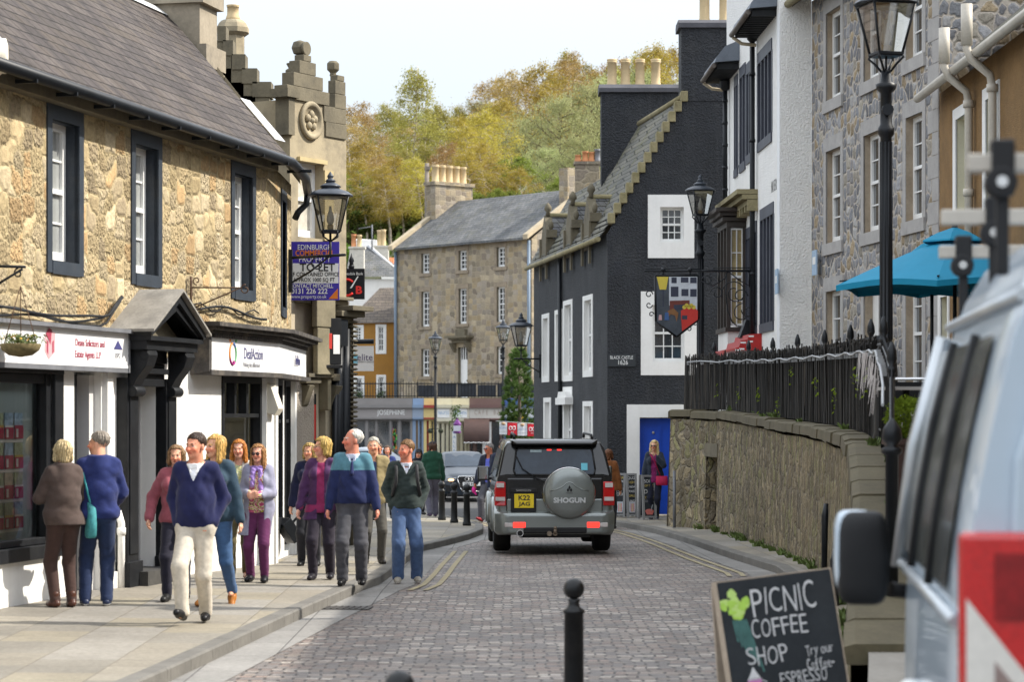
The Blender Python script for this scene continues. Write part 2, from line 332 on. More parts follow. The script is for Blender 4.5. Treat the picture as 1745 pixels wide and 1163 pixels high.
def sash(parent, x0, x1, z0, z1, y, cols=2, rows=2, mat=None, pane=None, fw=.06, bar=.022, d=.06, label=None, split=.5, T=None):
    """sash window: frame with meeting rail and glazing bars as one part, its pane as a sub-part"""
    m = MB(); mat = mat or TRIM
    m.box(x0, x0 + fw, y, y + d, z0, z1); m.box(x1 - fw, x1, y, y + d, z0, z1)
    m.box(x0 + fw, x1 - fw, y, y + d, z0, z0 + fw * 1.4); m.box(x0 + fw, x1 - fw, y, y + d, z1 - fw, z1)
    a, b, c, e = x0 + fw, x1 - fw, z0 + fw * 1.4, z1 - fw
    mid = lerp(c, e, split); m.box(a, b, y - .012, y + d * .8, mid - .025, mid + .025)
    for lo, hi in ((c, mid - .025), (mid + .025, e)):
        for k in range(1, cols): q = lerp(a, b, k / cols); m.box(q - bar / 2, q + bar / 2, y + .01, y + .035, lo, hi)
        for k in range(1, rows):
            q = lerp(lo, hi, k / rows); g = [a] + [lerp(a, b, j / cols) for j in range(1, cols)] + [b]
            for i in range(cols): m.box(g[i] + (bar / 2 if i else 0), g[i + 1] - (bar / 2 if i < cols - 1 else 0), y + .012, y + .033, q - bar / 2, q + bar / 2)
    w = m.build('window', mat, parent)
    MB().poly([(a, y + .036, c), (b, y + .036, c), (b, y + .036, e), (a, y + .036, e)]).build('pane', pane or PANEM, w)
    return w
def stepped(n, x0, z0, x1, z1, w, h, y0, y1, mb, mat=0, over=.0):
    for k in range(n):
        t = (k + .5) / n; x = lerp(x0, x1, t); z = lerp(z0, z1, t); mb.box(x - w / 2, x + w / 2, y0, y1, z - h / 2, z + h / 2, mat)
def potmesh(h, r, mb=None, c=(0, 0, 0), n=14):
    mb = mb or MB()
    return mb.lathe([(r * 1.25, 0), (r * 1.2, .05), (r, .1), (r * .97, h * .86), (r * 1.07, h * .87), (r * 1.07, h * .91), (r, h * .92), (r * 1.1, h * .95), (r * 1.1, h), (r * .8, h), (r * .8, h - .1)], c, n)
# ================================================================ ground, road, pavements
def pl(tab, Y):
    if Y <= tab[0][0]: return tab[0][1]
    for (a, u), (b, v) in zip(tab, tab[1:]):
        if Y <= b: return lerp(u, v, (Y - a) / (b - a))
    return tab[-1][1]
KL = [(2, -4.3), (18.5, -2.61), (23.7, -2.14), (29.2, -1.60), (31.4, -1.56), (34.6, -1.53), (39.3, -1.46), (41.5, -1.12), (44, -.78), (46.6, -.56), (49, -.58), (52, -.95), (58, -1.9), (66, -3.2), (75, -6)]
KR = [(2, .2), (17, 2.0), (20, 2.4), (24, 2.95), (28, 3.32), (32, 3.5), (36.4, 3.3), (41, 3.15), (44, 2.98), (47, 2.75), (50, 2.35), (53, 1.7), (58, .95), (66, -.2), (80, -4)]
YS = sorted({2, 6, 10, 14, 28, 60} | {y for y, _ in KL} | {y for y, _ in KR} | {16 + i * .8 for i in range(60)})
GROUND = M('bare_earth', (.11, .1, .085), .95, .25, .5, bmp=.3)
SETTS = BRICK('granite_setts', (0.161, 0.136, 0.123), (0.235, 0.199, 0.182), .2, .135, (0.050, 0.043, 0.037), .012, kind='obj', warp=.17, rough=.6, bst=1., saw=False, big=.3, spec=.45,
              tint=[(0.144, 0.128, 0.117), (0.224, 0.185, 0.154), (0.240, 0.206, 0.179), (0.210, 0.154, 0.126), (0.140, 0.124, 0.114), (0.178, 0.144, 0.117), (0.146, 0.131, 0.121), (0.352, 0.310, 0.264), (0.135, 0.102, 0.084)])
FLAGS = BRICK('flagstones', (.21, .187, .15), (.265, .237, .195), .95, .62, (.16, .14, .11), .008, kind='obj', warp=.02, rough=.85, bst=.35, saw=False, big=.2, tint=[(.222, .2, .162), (.265, .24, .195), (.195, .18, .153), (.248, .22, .165), (.235, .22, .195)], moss=(.17, .155, .13), mossf=.6, swap=True)
KERB = M('kerb_stone', (.14, .132, .118), .85, .3, 1.4, bmp=.35, bsc=30, dirt=.4)
GUTT = BRICK('gutter_slabs', (.19, .183, .172), (.24, .23, .215), 1.2, .5, (.09, .085, .08), .008, kind='obj', rough=.8, bst=.3, saw=False, swap=True)
YEL = M('worn_yellow_paint', (.3, .255, .15), .8, .25, 14., bmp=.3, dirt=.9, dcol=(.27, .24, .2))
g = MB(); gy = [-40, 0, 28, 40, 50, 70, 115, 400, 1600]
for a, b in zip(gy, gy[1:]): g.poly([(-700, a, gz(a) - .02), (700, a, gz(a) - .02), (700, b, gz(b) - .02), (-700, b, gz(b) - .02)])
tag(g.build('ground', SASHT), kind='structure')
def strip(fa, fb, za, zb, ys, mb, mat=0, n=1):
    for a, b in zip(ys, ys[1:]):
        for i in range(n):
            t, u = i / n, (i + 1) / n
            q = lambda Y, w: (lerp(fa(Y), fb(Y), w), Y, lerp(za(Y), zb(Y), w))
            mb.poly([q(a, t), q(a, u), q(b, u), q(b, t)], mat)
    return mb
fkl = lambda Y: pl(KL, Y); fkr = lambda Y: pl(KR, Y)
roadY = [y for y in YS if y <= 60]
tag(strip(fkl, fkr, gz, gz, roadY, MB(), n=4).build('cobbled_road', SETTS), kind='structure')
g2 = lambda Y: gz(Y) + .005; g3 = lambda Y: gz(Y) + .009
tag(strip(fkl, lambda Y: fkl(Y) + (.42 if Y < 40 else .3), g2, g2, [y for y in roadY if y < 48], MB()).build('gutter', GUTT), kind='structure')
tag(strip(lambda Y: fkr(Y) - .38, fkr, g2, g2, [y for y in roadY if y < 49], MB()).build('gutter', GUTT), kind='structure')
mk = MB()
for o in (.5, .68): strip(lambda Y, o=o: fkl(Y) + o, lambda Y, o=o: fkl(Y) + o + .07, g3, g3, [y for y in roadY if 27.3 < y < 39.5], mk)
for o in (.44, .62): strip(lambda Y, o=o: fkr(Y) - o - .07, lambda Y, o=o: fkr(Y) - o, g3, g3, [y for y in roadY if 31 < y < 53], mk)
for o in (.3, .48): strip(lambda Y, o=o: fkl(Y) + o, lambda Y, o=o: fkl(Y) + o + .07, g3, g3, [y for y in roadY if 49.5 < y < 59], mk)
tag(mk.build('road_marking', YEL), kind='structure')
# ------ kerbs with joints, pavements
def kerb(f, side, ys, name):
    m = MB(); L = 0; st = None
    for a, b in zip(ys, ys[1:]):
        n = max(1, int((b - a) / .9)); 
        for i in range(n):
            p, q = lerp(a, b, i / n), lerp(a, b, (i + 1) / n) - .006
            z0, z1 = gz(p), gz(q); w = .16 * side; c = .015 * side; hh = .115
            A = [(f(p), p, z0 - .05), (f(p), p, z0 + hh - .015), (f(p) + c, p, z0 + hh), (f(p) + w, p, z0 + hh), (f(p) + w, p, z0 - .05)]
            B = [(f(q), q, z1 - .05), (f(q), q, z1 + hh - .015), (f(q) + c, q, z1 + hh), (f(q) + w, q, z1 + hh), (f(q) + w, q, z1 - .05)]
            m.loft([A, B] if side < 0 else [B, A], smooth=False)
    return tag(m.build(name, KERB), kind='structure')
kyl = [y for y in YS if 14 <= y <= 66]; kerb(fkl, -1, kyl, 'kerb')
kyr = [y for y in YS if 14 <= y <= 60]; kerb(fkr, 1, kyr, 'kerb')
AX, AY = -5.02, 23.7; AD = Vector((.2164, .9763, 0))
def wallL(Y):
    if Y < 31.8: return AX + (Y - AY) * .2217 - .12
    if Y < 36: return -3.34
    if Y < 40: return lerp(-3.4, -2.9, (Y - 36) / 3)
    return pl([(40, -2.6), (44, -2.9), (66, -7)], Y)
strip(lambda Y: wallL(Y) - .3, lambda Y: fkl(Y) - .155, lambda Y: gz(Y) + .15, lambda Y: gz(Y) + .106, kyl, MB(), n=2)
pv = strip(lambda Y: wallL(Y) - .3, lambda Y: fkl(Y) - .155, lambda Y: gz(Y) + .15, lambda Y: gz(Y) + .108, [2, 8] + kyl, MB(), n=2)
po = pv.build('pavement', FLAGS); tag(po, kind='structure')
def pz(X, Y):
    t = (X - (wallL(Y) - .3)) / (fkl(Y) - .155 - wallL(Y) + .3); return gz(Y) + lerp(.15, .108, min(1, max(0, t)))
# right: wall line, raised terrace
WF = [(10, 1.2), (12, 1.6), (15, 2.1), (17.5, 2.45), (20.5, 2.92), (24, 3.38), (27, 3.70), (30, 3.90), (33.4, 4.0), (38, 4.0), (42, 3.93), (44.55, 3.8), (45.5, 3.67), (46.4, 3.45), (47.3, 3.1)]
ZC = [(10, .12), (12, .14), (15, .3), (17.5, .72), (19, 1.07), (20.5, 1.38), (22, 1.57), (24, 1.74), (27, 1.81), (32, 1.89), (39, 1.99), (46, 2.12), (56, 2.12)]
fwf = lambda Y: pl(WF, Y); fzc = lambda Y: pl(ZC, Y)
tag(strip(lambda Y: fkr(Y) + .155, lambda Y: (fwf(Y) + .1) if Y < 47.3 else pl([(47.3, 3.2), (54, 3.7), (58, 2.4), (66, .9)], Y), lambda Y: gz(Y) + .108, lambda Y: gz(Y) + .14, [y for y in YS if 14 <= y <= 66], MB(), n=2).build('pavement', FLAGS), kind='structure')
ty = [y for y in YS if 10 <= y <= 47.3] + [47.3, 50, 54.2]
TERR = M('terrace_slabs', (.27, .25, .22), .9, .2, 2., bmp=.2)
tag(strip(lambda Y: (fwf(Y) + .12) if Y <= 47.3 else lerp(3.25, 3.72, (Y - 47.3) / 6.9), lambda Y: 8.5, lambda Y: fzc(Y) - .05, lambda Y: max(fzc(Y) - .05, .1), ty, MB()).build('terrace_pavement', TERR), kind='structure')
# ------ retaining wall > coping, doorway
rw = MB(); cp = MB(); ys = [12, 13.5, 15, 16.2, 17.5, 19, 20.5, 22, 24, 25.5, 27, 28.5, 30, 31.7, 33.4, 35.7, 38, 40, 42, 43.3, 44.55, 45.5, 46.4, 47.3]
rng = random.Random(3); jj = {y: rng.uniform(-.025, .025) for y in ys}
for a, b in zip(ys, ys[1:]):
    for y0, y1 in ((a, b),):
        za, zb = fzc(a) + jj[a] - .18, fzc(b) + jj[b] - .18
        ba = .12  # batter
        if a == 44.55:
            l = 1.25
            rw.poly([(fwf(b), b, l), (fwf(a), a, l), (fwf(a), a, za), (fwf(b), b, zb)])
            for yy, s in ((a, 1), (b, -1)): rw.poly([(fwf(yy) - .05, yy, gz(yy) - .1), (fwf(yy) + .4, yy, gz(yy) - .1), (fwf(yy) + .4, yy, l), (fwf(yy), yy, l)][::s])
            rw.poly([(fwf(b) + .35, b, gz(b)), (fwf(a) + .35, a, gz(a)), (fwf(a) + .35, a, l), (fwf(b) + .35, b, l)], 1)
            rw.poly([(fwf(b), b, l), (fwf(b) + .4, b, l), (fwf(a) + .4, a, l), (fwf(a), a, l)])
            continue
        if zb > .15: rw.poly([(fwf(b) - ba * .4, b, gz(b) - .1), (fwf(a) - ba * .4, a, gz(a) - .1), (fwf(a), a, za), (fwf(b), b, zb)])
        if zb > .15: rw.poly([(fwf(a) + .55, a, gz(a) - .1), (fwf(b) + .55, b, gz(b) - .1), (fwf(b) + .55, b, zb), (fwf(a) + .55, a, za)])
# end of the wall and its return to the gable
rw.poly([(3.02, 47.36, -.4), (3.1, 47.3, 1.98), (3.62, 54, 1.98), (3.58, 54, -.4)][::-1])
for a, b in zip(ys, ys[1:]):
    n = max(1, round((b - a) / .8))
    for i in range(n):
        p, q = lerp(a, b, i / n), lerp(a, b, (i + 1) / n) - .008
        jz = (jj[a] + jj[b]) / 2 + rng.uniform(-.012, .012); zt = fzc(p) + jz; o = rng.uniform(.03, .055); th = .14
        if zt < .3: continue
        A = [(fwf(p) - o, p, zt - th), (fwf(p) - o + .01, p, zt - .02), (fwf(p) + .03, p, zt), (fwf(p) + .5, p, zt), (fwf(p) + .5, p, zt - th)]
        zt = fzc(q) + jz
        B = [(fwf(q) - o, q, zt - th), (fwf(q) - o + .01, q, zt - .02), (fwf(q) + .03, q, zt), (fwf(q) + .5, q, zt), (fwf(q) + .5, q, zt - th)]
        cp.loft([B, A], smooth=False)
r0 = rw.build('retaining_wall', [WALLST, DARK]); tag(r0, 'mossy rubble retaining wall with a small dark doorway beside the cobbled road', 'stone wall')
cp.prism([(3.05, 47.25), (3.35, 47.25), (3.9, 54), (3.58, 54)], 'z', 1.96, 2.1); cp.build('coping', COPE, r0)
MB().prism([(fwf(44.5) - .03, 44.5), (fwf(45.55) - .03, 45.55), (fwf(45.55) + .3, 45.55), (fwf(44.5) + .3, 44.5)], 'z', 1.25, 1.5).build('lintel', ASHD, r0)
pm = MB().tube([(3.14, 46.75, -.25), (3.14, 46.75, .95)], .03); pm.build('pipe', LEAD, r0)
for px_, Y_, z_, h_ in ((1406, 29.3, -.02, .98), (1422, 24.3, -.02, .7)):
    x_ = wx(px_, Y_); b_ = MB().tube([(x_, Y_, z_), (x_, Y_, z_ + h_ * .85), (x_ + .02, Y_ + .02, z_ + h_)], [.045, .045, .03], 8)
    tag(b_.build('iron_post', IRON), 'short black iron post leaning on the rubble wall' if px_ < 1410 else 'stubby grey post at the base of the rubble wall behind the chalkboard', 'post')
# weeds on the wall foot: many small blades, nobody could count them
def tufts(name, spots, mat, n=26, h=.16, w=.012, spread=.12, kind='stuff'):
    v, f = [], []; rr = random.Random(5)
    for (x, y, z, s) in spots:
        for i in range(n):
            a = rr.uniform(0, 6.28); d = rr.uniform(0, spread) * s; b = rr.uniform(0, 6.28); hh = h * s * rr.uniform(.5, 1.2); q = len(v); le = rr.uniform(.02, .1) * s
            x0, y0 = x + d * math.cos(a), y + d * math.sin(a)
            v += [(x0 - w, y0, z), (x0 + w, y0, z), (x0 + le * math.cos(b) + w * .8, y0 + le * math.sin(b), z + hh * .7), (x0 + 1.8 * le * math.cos(b), y0 + 1.8 * le * math.sin(b), z + hh)]
            f.append((q, q + 1, q + 2, q + 3))
    return tag(link(name, np_mesh(name, v, f, mat)), kind=kind)
WEED = M('weed_green', (.09, .13, .03), .8, .4, 9.)
sp = []
for i in range(60):
    y = rng.uniform(20, 46); sp.append((fwf(y) - rng.uniform(.04, .12), y, gz(y) + .12, rng.uniform(.3, .9)))
for i in range(16):
    y = rng.uniform(19, 46); sp.append((fwf(y) + rng.uniform(.15, .4), y, fzc(y), rng.uniform(.3, .8)))
tufts('weeds', sp, WEED)
# ================================================================ estate agents' building on the street's sunny side
def sol(px, y=0., ox=AX, oy=AY, dx=.2164, dy=.9763):
    """distance along a wall (origin ox, oy, direction dx, dy) at which its face, y behind the line, meets picture column px"""
    ox, oy = ox - dy * y, oy + dx * y; k = (px - CX) / F
    return (k * oy - ox) / (dx - k * dy)
RA = math.atan2(.9763, .2164)
A = thing('shop_building', 'honey rubble building with white painted shops and purple slate roof', 'building', (AX, AY, 0), RA)
BK = 8.3; T2 = Matrix.Translation((BK, 0, 0)) @ Matrix.Rotation(math.pi / 2 - RA, 4, 'Z')
wins = [(1.60, .385), (3.935, .385), (7.33, .385)]
up = MB(); ops = [(c - h + .03, c + h - .03, 3.64, 5.1) for c, h in wins]
up.wall(-7, BK, 2.7, 5.4, ops, rev=.3, rmat=1)
o4 = [(2.0, 2.55, 3.55, 5.05)]
up.wall(0, 3.5, 2.7, 5.4, o4, rev=.28, rmat=1, T=T2)
up.poly([(3.5, 0, 0), (3.5, 4.2, 0), (3.5, 4.2, 6.4), (3.5, 0, 5.4)], T=T2)
up.poly([(-7, 0, 0), (-7, 0, 5.4), (-7, 5, 5.4), (-7, 5, 0)])
up.build('wall', [TAN, NAVY], A)
for (a, b, c, d), T in [(o, None) for o in ops] + [(o4[0], T2)]:
    e = .12; su = MB()
    su.box(a - e, a, -.018, .04, c - .13, d + .15, T=T); su.box(b, b + e, -.018, .04, c - .13, d + .15, T=T)
    su.box(a, b, -.018, .04, d, d + .15, T=T); su.box(a, b, -.025, .12, c - .14, c, T=T)
    su.build('window_surround', NAVY, A)
for a, b, c, d in ops: sash(A, a, b, c, d, .14, 2, 2, pane=PANEL, fw=.08)
ww = sash(A, 0, .55, 3.55, 5.05, .2, 2, 2); ww.matrix_local = T2 @ Matrix.Translation((2.0, 0, 0))
# ground floor: white painted walls
gf = MB(); so_ = (-6.5, 1.2, .72, 2.46, .14); dr = (1.78, 2.52, .02, 2.5, .8); bd = (3.3, 4.16, .0, 2.62, .7); sw = (6.42, 7.95, .82, 2.52, .12)
gf.wall(-7, BK, -.2, 2.7, [so_, dr, bd, sw], y=-.03, rmat=0)
gf.wall(0, 3.5, -.2, 2.7, [(.5, 1.7, .55, 2.52, .12), (2.1, 2.9, .1, 2.52, .2)], y=-.03, T=T2)
gf.poly([(3.5, -.03, -.2), (3.5, .3, -.2), (3.5, .3, 2.7), (3.5, -.03, 2.7)], T=T2)
gf.box(1.24, 1.3, -.05, -.028, .1, 2.5); gf.box(2.56, 2.72, -.09, -.028, .1, 2.5); gf.box(2.53, 2.95, -.075, -.028, -.1, .32)
gf.box(7.98, BK - .02, -.1, -.032, -.1, 2.6); gf.box(.02, .3, -.12, -.032, -.1, 2.6, T=T2); gf.box(3.0, 3.3, -.1, -.032, -.1, 2.6, T=T2)
gf.build('shop_wall', WHITE, A)
# shop window of the estate agents: frame, panes, cards inside
w1 = MB(); w1.box(1.2, 1.42, -.07, .02, .6, 2.55); w1.box(1.09, 1.2, -.02, .1, .72, 2.46); w1.box(-6.5, 1.42, -.075, .02, 2.46, 2.6); w1.box(-6.5, 1.09, -.0, .1, 2.36, 2.46)
w1.box(-6.5, 1.42, -.09, .02, .58, .72); w1.box(-6.5, 1.09, -.01, .1, .72, .79); w1.box(-2.6, -2.5, -.02, .1, .79, 2.36)
f1 = w1.build('shop_window', BLACK, A, bevel=.008)
SHOPG = GLASS('shop_glass', (.93, .97, .97), .03, .97)
MB().poly([(-6.5, .06, .79), (1.09, .06, .79), (1.09, .06, 2.36), (-6.5, .06, 2.36)]).build('pane', SHOPG, f1)
it = MB(); it.box(-6.5, 1.3, .15, .17, .5, 2.6); it.box(-6.5, 1.4, .13, 1.0, .6, .66); it.box(1.3, 1.38, .13, 1.0, .5, 2.6); it.box(-6.5, 1.4, .13, 1.0, 2.5, 2.55)
it.build('display_lining', M('grey_blind', (.42, .5, .51), .8, .08), f1)
cards = MB(); cr = random.Random(4)
CARDM = [M('card_photo_sky', (.35, .5, .65), .5, .5, 14.), M('card_photo_garden', (.4, .45, .3), .5, .5, 18.), M('card_crimson', (.45, .03, .1), .5, .1), M('card_white', (.75, .75, .72), .5, .1), M('card_blue', (.1, .2, .5), .5, .2), M('card_photo_house', (.5, .42, .33), .5, .5, 20.), M('card_ochre', (.6, .42, .1), .5, .2)]
for r in range(5):
    for c in range(12):
        x = .7 - c * .235; z = 1.8 - r * .3
        if z < .8: continue
        cards.box(x - .1, x + .1, .115, .121, z, z + .26, cr.choice([0, 1, 5])); cards.box(x - .1, x + .1, .108, .1145, z, z + .115, 2)
        cards.box(x - .1, x + .1, .109, .1144, z + .115, z + .135, cr.choice([4, 6, 2, 3])); cards.box(x - .075, x - .03, .104, .108, z + .015, z + .1, 3)
    cards.box(-2.2, .82, .1225, .125, 1.765 - r * .3, 1.79 - r * .3, 3)
cards.build('property_cards', CARDM, f1)
# recessed shop door beside it
dm = MB(); dm.box(dr[0] + .02, dr[1] - .02, .7, .75, .05, 2.48); dm.box(dr[0], dr[0] + .1, -.02, .7, .03, 2.47)
dk = dm.build('door', BLACK, A); MB().box(2.38, 2.515, .05, .69, .04, 2.47).build('door_lining', M('pale_grey_paint', (.55, .54, .53), .6, .06), A)
MB().box(dr[0], dr[1], -.06, .7, -.1, .14).build('step', M('dark_step', (.05, .048, .045), .7, .3, 5., dirt=.3, dcol=(.16, .15, .13)), A)
# black pedimented doorcase
dc = MB(); c0 = 3.73
for s in (-1, 1):
    x = c0 + s * .6; dc.box(x - .17, x + .17, -.16, -.028, .02, 2.45); dc.box(x - .12, x + .12, -.175, -.16, .5, 2.3); dc.box(x - .2, x + .2, -.2, -.028, -.1, .42)
    # scrolled bracket
    prof = [(-.16, 2.78), (-.38, 2.78), (-.4, 2.7), (-.36, 2.58), (-.25, 2.44), (-.2, 2.34), (-.2, 2.3), (-.16, 2.3)]
    dc.prism(prof, 'x', x - .13, x + .13); dc.tube([(x - .14, -.2, 2.3), (x + .14, -.2, 2.3)], .06, 12)
    dc.tube([(x - .14, -.34, 2.7), (x + .14, -.34, 2.7)], .055, 12)
dc.box(c0 - .43, c0 + .43, -.14, -.028, 2.44, 2.62); dc.box(c0 - .43, c0 + .43, -.2, -.028, 2.5, 2.56); dc.box(c0 - .43, c0 + .43, -.17, -.028, 2.62, 2.78)
dc.box(c0 - .43, c0 + .43, -.145, .0, 2.36, 2.44)
dcs = dc.build('doorcase', BLACK, A, bevel=.006)
pd = MB(); hw = .84; zb, za = 2.76, 3.3
pd.box(c0 - hw + .03, c0 + hw - .03, -.4, -.03, zb, zb + .1); pd.box(c0 - hw, c0 + hw, -.46, -.03, zb + .1, zb + .15)
for s in (-1, 1):
    q = [(c0 + s * hw, zb + .15), (c0 + s * (hw + .05), zb + .2), (c0, za + .1), (c0, za)]
    pd.prism(q if s > 0 else q[::-1], 'y', -.48, -.03)
    q2 = [(c0 + s * (hw - .12), zb + .17), (c0 + s * (hw - .06), zb + .17), (c0, za - .02), (c0, za - .09)]
    pd.prism(q2 if s > 0 else q2[::-1], 'y', -.44, -.38)
pd.prism([(c0 - hw + .1, zb + .15), (c0 + hw - .1, zb + .15), (c0, za - .05)], 'y', -.2, -.1, 1)
pd.build('pediment', [BLACK, ASHD], dcs)
rf = MB()
for s in (-1, 1):
    a, b, e = (c0 + s * (hw + .09), zb + .19), (c0, za + .13), .03
    q = [a, (a[0], a[1] + e), (b[0], b[1] + e), b]
    rf.prism(q if s > 0 else q[::-1], 'y', -.53, .0)
rf.build('hood_roof', M('worn_lead_hood', (.24, .225, .2), .8, .35, 4., dirt=.6, dcol=(.09, .085, .08)), dcs)
dd = MB(); dd.box(bd[0], bd[1], .58, .62, .3, 2.6); dd.box(bd[0], bd[0] + .09, .0, .58, .3, 2.6); dd.box(bd[0] + .2, bd[1] - .2, .56, .58, .5, 1.2); dd.box(bd[0] + .2, bd[1] - .2, .56, .58, 1.4, 2.3); dd.build('door', BLACK, A)
MB().box(bd[1] - .02, bd[1] - .004, .15, .57, .32, 2.55).build('door_lining', MC['pale_grey_paint'], A)
MB().box(bd[0] - .08, bd[1] + .08, -.3, .58, -.1, .3).build('step', MC['dark_step'], A)
# fascia signs
fs = MB(); fs.box(-7, 2.88, -.2, -.035, 2.55, 2.93); fas = fs.build('fascia', M('white_sign_board', (.78, .78, .78), .4, .04, 3.), A)
fb = MB(); fb.box(-7, 2.9, -.2, -.034, 2.5, 2.55); fb.box(-7, 2.93, -.27, -.03, 2.93, 2.97); fb.box(2.88, 2.92, -.21, -.035, 2.5, 2.95); fb.build('fascia_trim', LEAD, fas)
CRIM = M('crimson_ink', (.35, .05, .09), .5, .1); PINK = M('pale_pink_ink', (.62, .36, .38), .5, .1); GREYI = M('grey_ink', (.3, .3, .32), .5, .1); INK = M('black_ink', (.02, .02, .025), .5, .1); NAVI = M('navy_ink', (.06, .06, .18), .5, .1)
X90 = (R(90), 0, 0)
text('Deans Solicitors and', .105, CRIM, fas, (1.8, -.203, 2.79), X90, align='CENTER', sx=.92); text('Estate Agents LLP', .105, CRIM, fas, (1.74, -.203, 2.67), X90, sx=.92)
text('ates', .2, INK, fas, (.2, -.203, 2.74), X90, sx=.85); text('ESPC', .075, GREYI, fas, (2.57, -.203, 2.68), X90)
lg = MB(); y = -.204
lg.poly([(.62, y, 2.68), (.72, y, 2.6), (.72, y, 2.76), (.62, y, 2.86)], 0); lg.poly([(.72, y, 2.6), (.88, y, 2.68), (.88, y, 2.87), (.72, y, 2.9)], 1)
y = -.206
lg.poly([(.64, y, 2.86), (.72, y, 2.92), (.79, y, 2.9), (.76, y, 2.75)], 2); lg.poly([(.66, y, 2.68), (.7, y, 2.65), (.7, y, 2.78), (.66, y, 2.8)], 2); lg.poly([(.8, y, 2.66), (.84, y, 2.68), (.84, y, 2.8), (.8, y, 2.78)], 2)
lg.poly([(2.45, y, 2.75), (2.7, y, 2.75), (2.57, y, 2.85)], 3); lg.build('emblem', [PINK, PINK, CRIM, NAVI], fas)
# corner shop fascia and cornice
cf = MB(); a0, a1 = 5.4, 8.05; yf = -.25
cf.prism([(a0, 2.58), (a0, 2.98), (a0 + .0, 2.98)], 'y', -.03, -.02)
cf.box(a0 + .05, a1, yf, -.035, 2.58, 2.97); e2 = T2 @ Vector((3.35, yf + .02, 0)); e3 = T2 @ Vector((3.35, -.035, 0))
cf.prism([(a1, yf), (e2.x, e2.y), (e3.x, e3.y), (a1, -.035)], 'z', 2.58, 2.97)
cfo = cf.build('fascia', MC['white_sign_board'], A)
ct = MB()
def band(o, z0, z1, x0=a0 - .03):
    e = T2 @ Vector((3.4 + o, yf - o, 0)); f = T2 @ Vector((3.4 + o, -.02, 0))
    ct.prism([(x0 - o, yf - o), (a1 + o * .3, yf - o), (e.x, e.y), (f.x, f.y), (a1, -.02), (x0 - o, -.02)], 'z', z0, z1)
band(.0, 2.97, 3.02); band(.06, 3.02, 3.06); band(.14, 3.06, 3.1); band(.2, 3.1, 3.15); band(.04, 2.52, 2.58)
ct.prism([(-.03, 2.52), (yf - .02, 2.56), (yf - .02, 3.0), (-.03, 3.0)], 'x', a0 - .1, a0 - .01)
for i in range(30): x = a0 + .05 + i * .088; ct.box(x, x + .045, yf - .05, yf, 2.975, 3.018)
ct.build('cornice', M('weathered_black_cornice', (.05, .045, .042), .8, .5, 5., bmp=.2, dirt=.8, dcol=(.2, .17, .13)), cfo)
text('DeafAction', .2, NAVI, cfo, (7.0, yf - .003, 2.8), X90, sx=.82); text('Making the difference', .085, GREYI, cfo, (6.93, yf - .003, 2.665), X90, sx=.9)
em = MB()
for k, (c, a, b) in enumerate(((0, -2.6, -.9), (1, 1.7, 3.7), (2, -.9, .7), (3, .7, 1.7))):
    em.tube([(6.2 + .12 * math.cos(lerp(a, b, t / 8)), yf - .004, 2.79 + .13 * math.sin(lerp(a, b, t / 8))) for t in range(9)], .015, 5, c)
for c, x, z in ((1, 6.1, 2.95), (2, 6.32, 2.95), (0, 6.22, 2.69)): em.ball((x, yf - .004, z), .018, 8, c)
em.build('emblem', [M('ink_magenta', (.35, .03, .2), .5), M('ink_orange', (.7, .25, .05), .5), M('ink_green', (.1, .4, .15), .5), M('ink_blue', (.08, .2, .5), .5)], cfo)
s2 = text('DeafAction', .19, NAVI, cfo, (0, 0, 0), X90, sx=.8); s2.matrix_local = T2 @ Matrix.Translation((1.9, yf + .012, 2.79)) @ Matrix.Rotation(R(90), 4, 'X') @ Matrix.Scale(.8, 4, (1, 0, 0))
# corner shop windows
def shopwin(x0, x1, z0, z1, T, cols, tr):
    m = MB(); q = .0
    m.box(x0, x0 + .07, -.05, .09, z0, z1, T=T); m.box(x1 - .07, x1, -.05, .09, z0, z1, T=T); m.box(x0, x1, -.06, .1, z0 - .08, z0 + .07, T=T); m.box(x0 + .07, x1 - .07, -.05, .09, z1 - .08, z1, T=T)
    m.box(x0 + .07, x1 - .07, -.03, .08, tr - .025, tr + .025, T=T)
    for k in range(1, cols): x = lerp(x0 + .07, x1 - .07, k / cols); m.box(x - .035, x + .035, -.03, .08, tr + .025, z1 - .08, T=T)
    o = m.build('shop_window', BLACK, A)
    MB().poly([(x0 + .07, .05, z0 + .07), (x1 - .07, .05, z0 + .07), (x1 - .07, .05, z1 - .08), (x0 + .07, .05, z1 - .08)], T=T).build('pane', SHOPG, o); return o
w2 = shopwin(6.42, 7.95, .82, 2.52, None, 3, 2.03); shopwin(.5, 1.7, .55, 2.52, T2, 2, 1.95); shopwin(2.1, 2.9, .3, 2.52, T2, 1, 1.95)
li = MB(); li.box(5.4, 8.2, 1.0, 1.05, .3, 2.65); li.box(5.4, 8.1, .2, 1.6, .7, .76); li.box(8.12, 8.16, .2, 1.0, .3, 2.65); li.box(5.4, 8.2, .2, 1.6, 2.6, 2.63); li.build('display_lining', M('cream_interior', (.8, .74, .6), .8, .1), w2)
dsp = MB(); dsp.box(7.3, 7.72, .7, .74, .9, 2.0, 0); dsp.box(7.36, 7.66, .69, .7, .98, 1.92, 1); dsp.lathe([(.02, 0), (.11, .02), (.12, .1), (.1, .2), (.02, .24)], (7.2, .5, 2.1), 12, 2)
dsp.build('gilt_mirror', [M('gilt', (.4, .25, .08), .5, .3), M('mirror_grey', (.35, .33, .28), .2), M('pale_straw', (.6, .52, .32), .8)], w2)
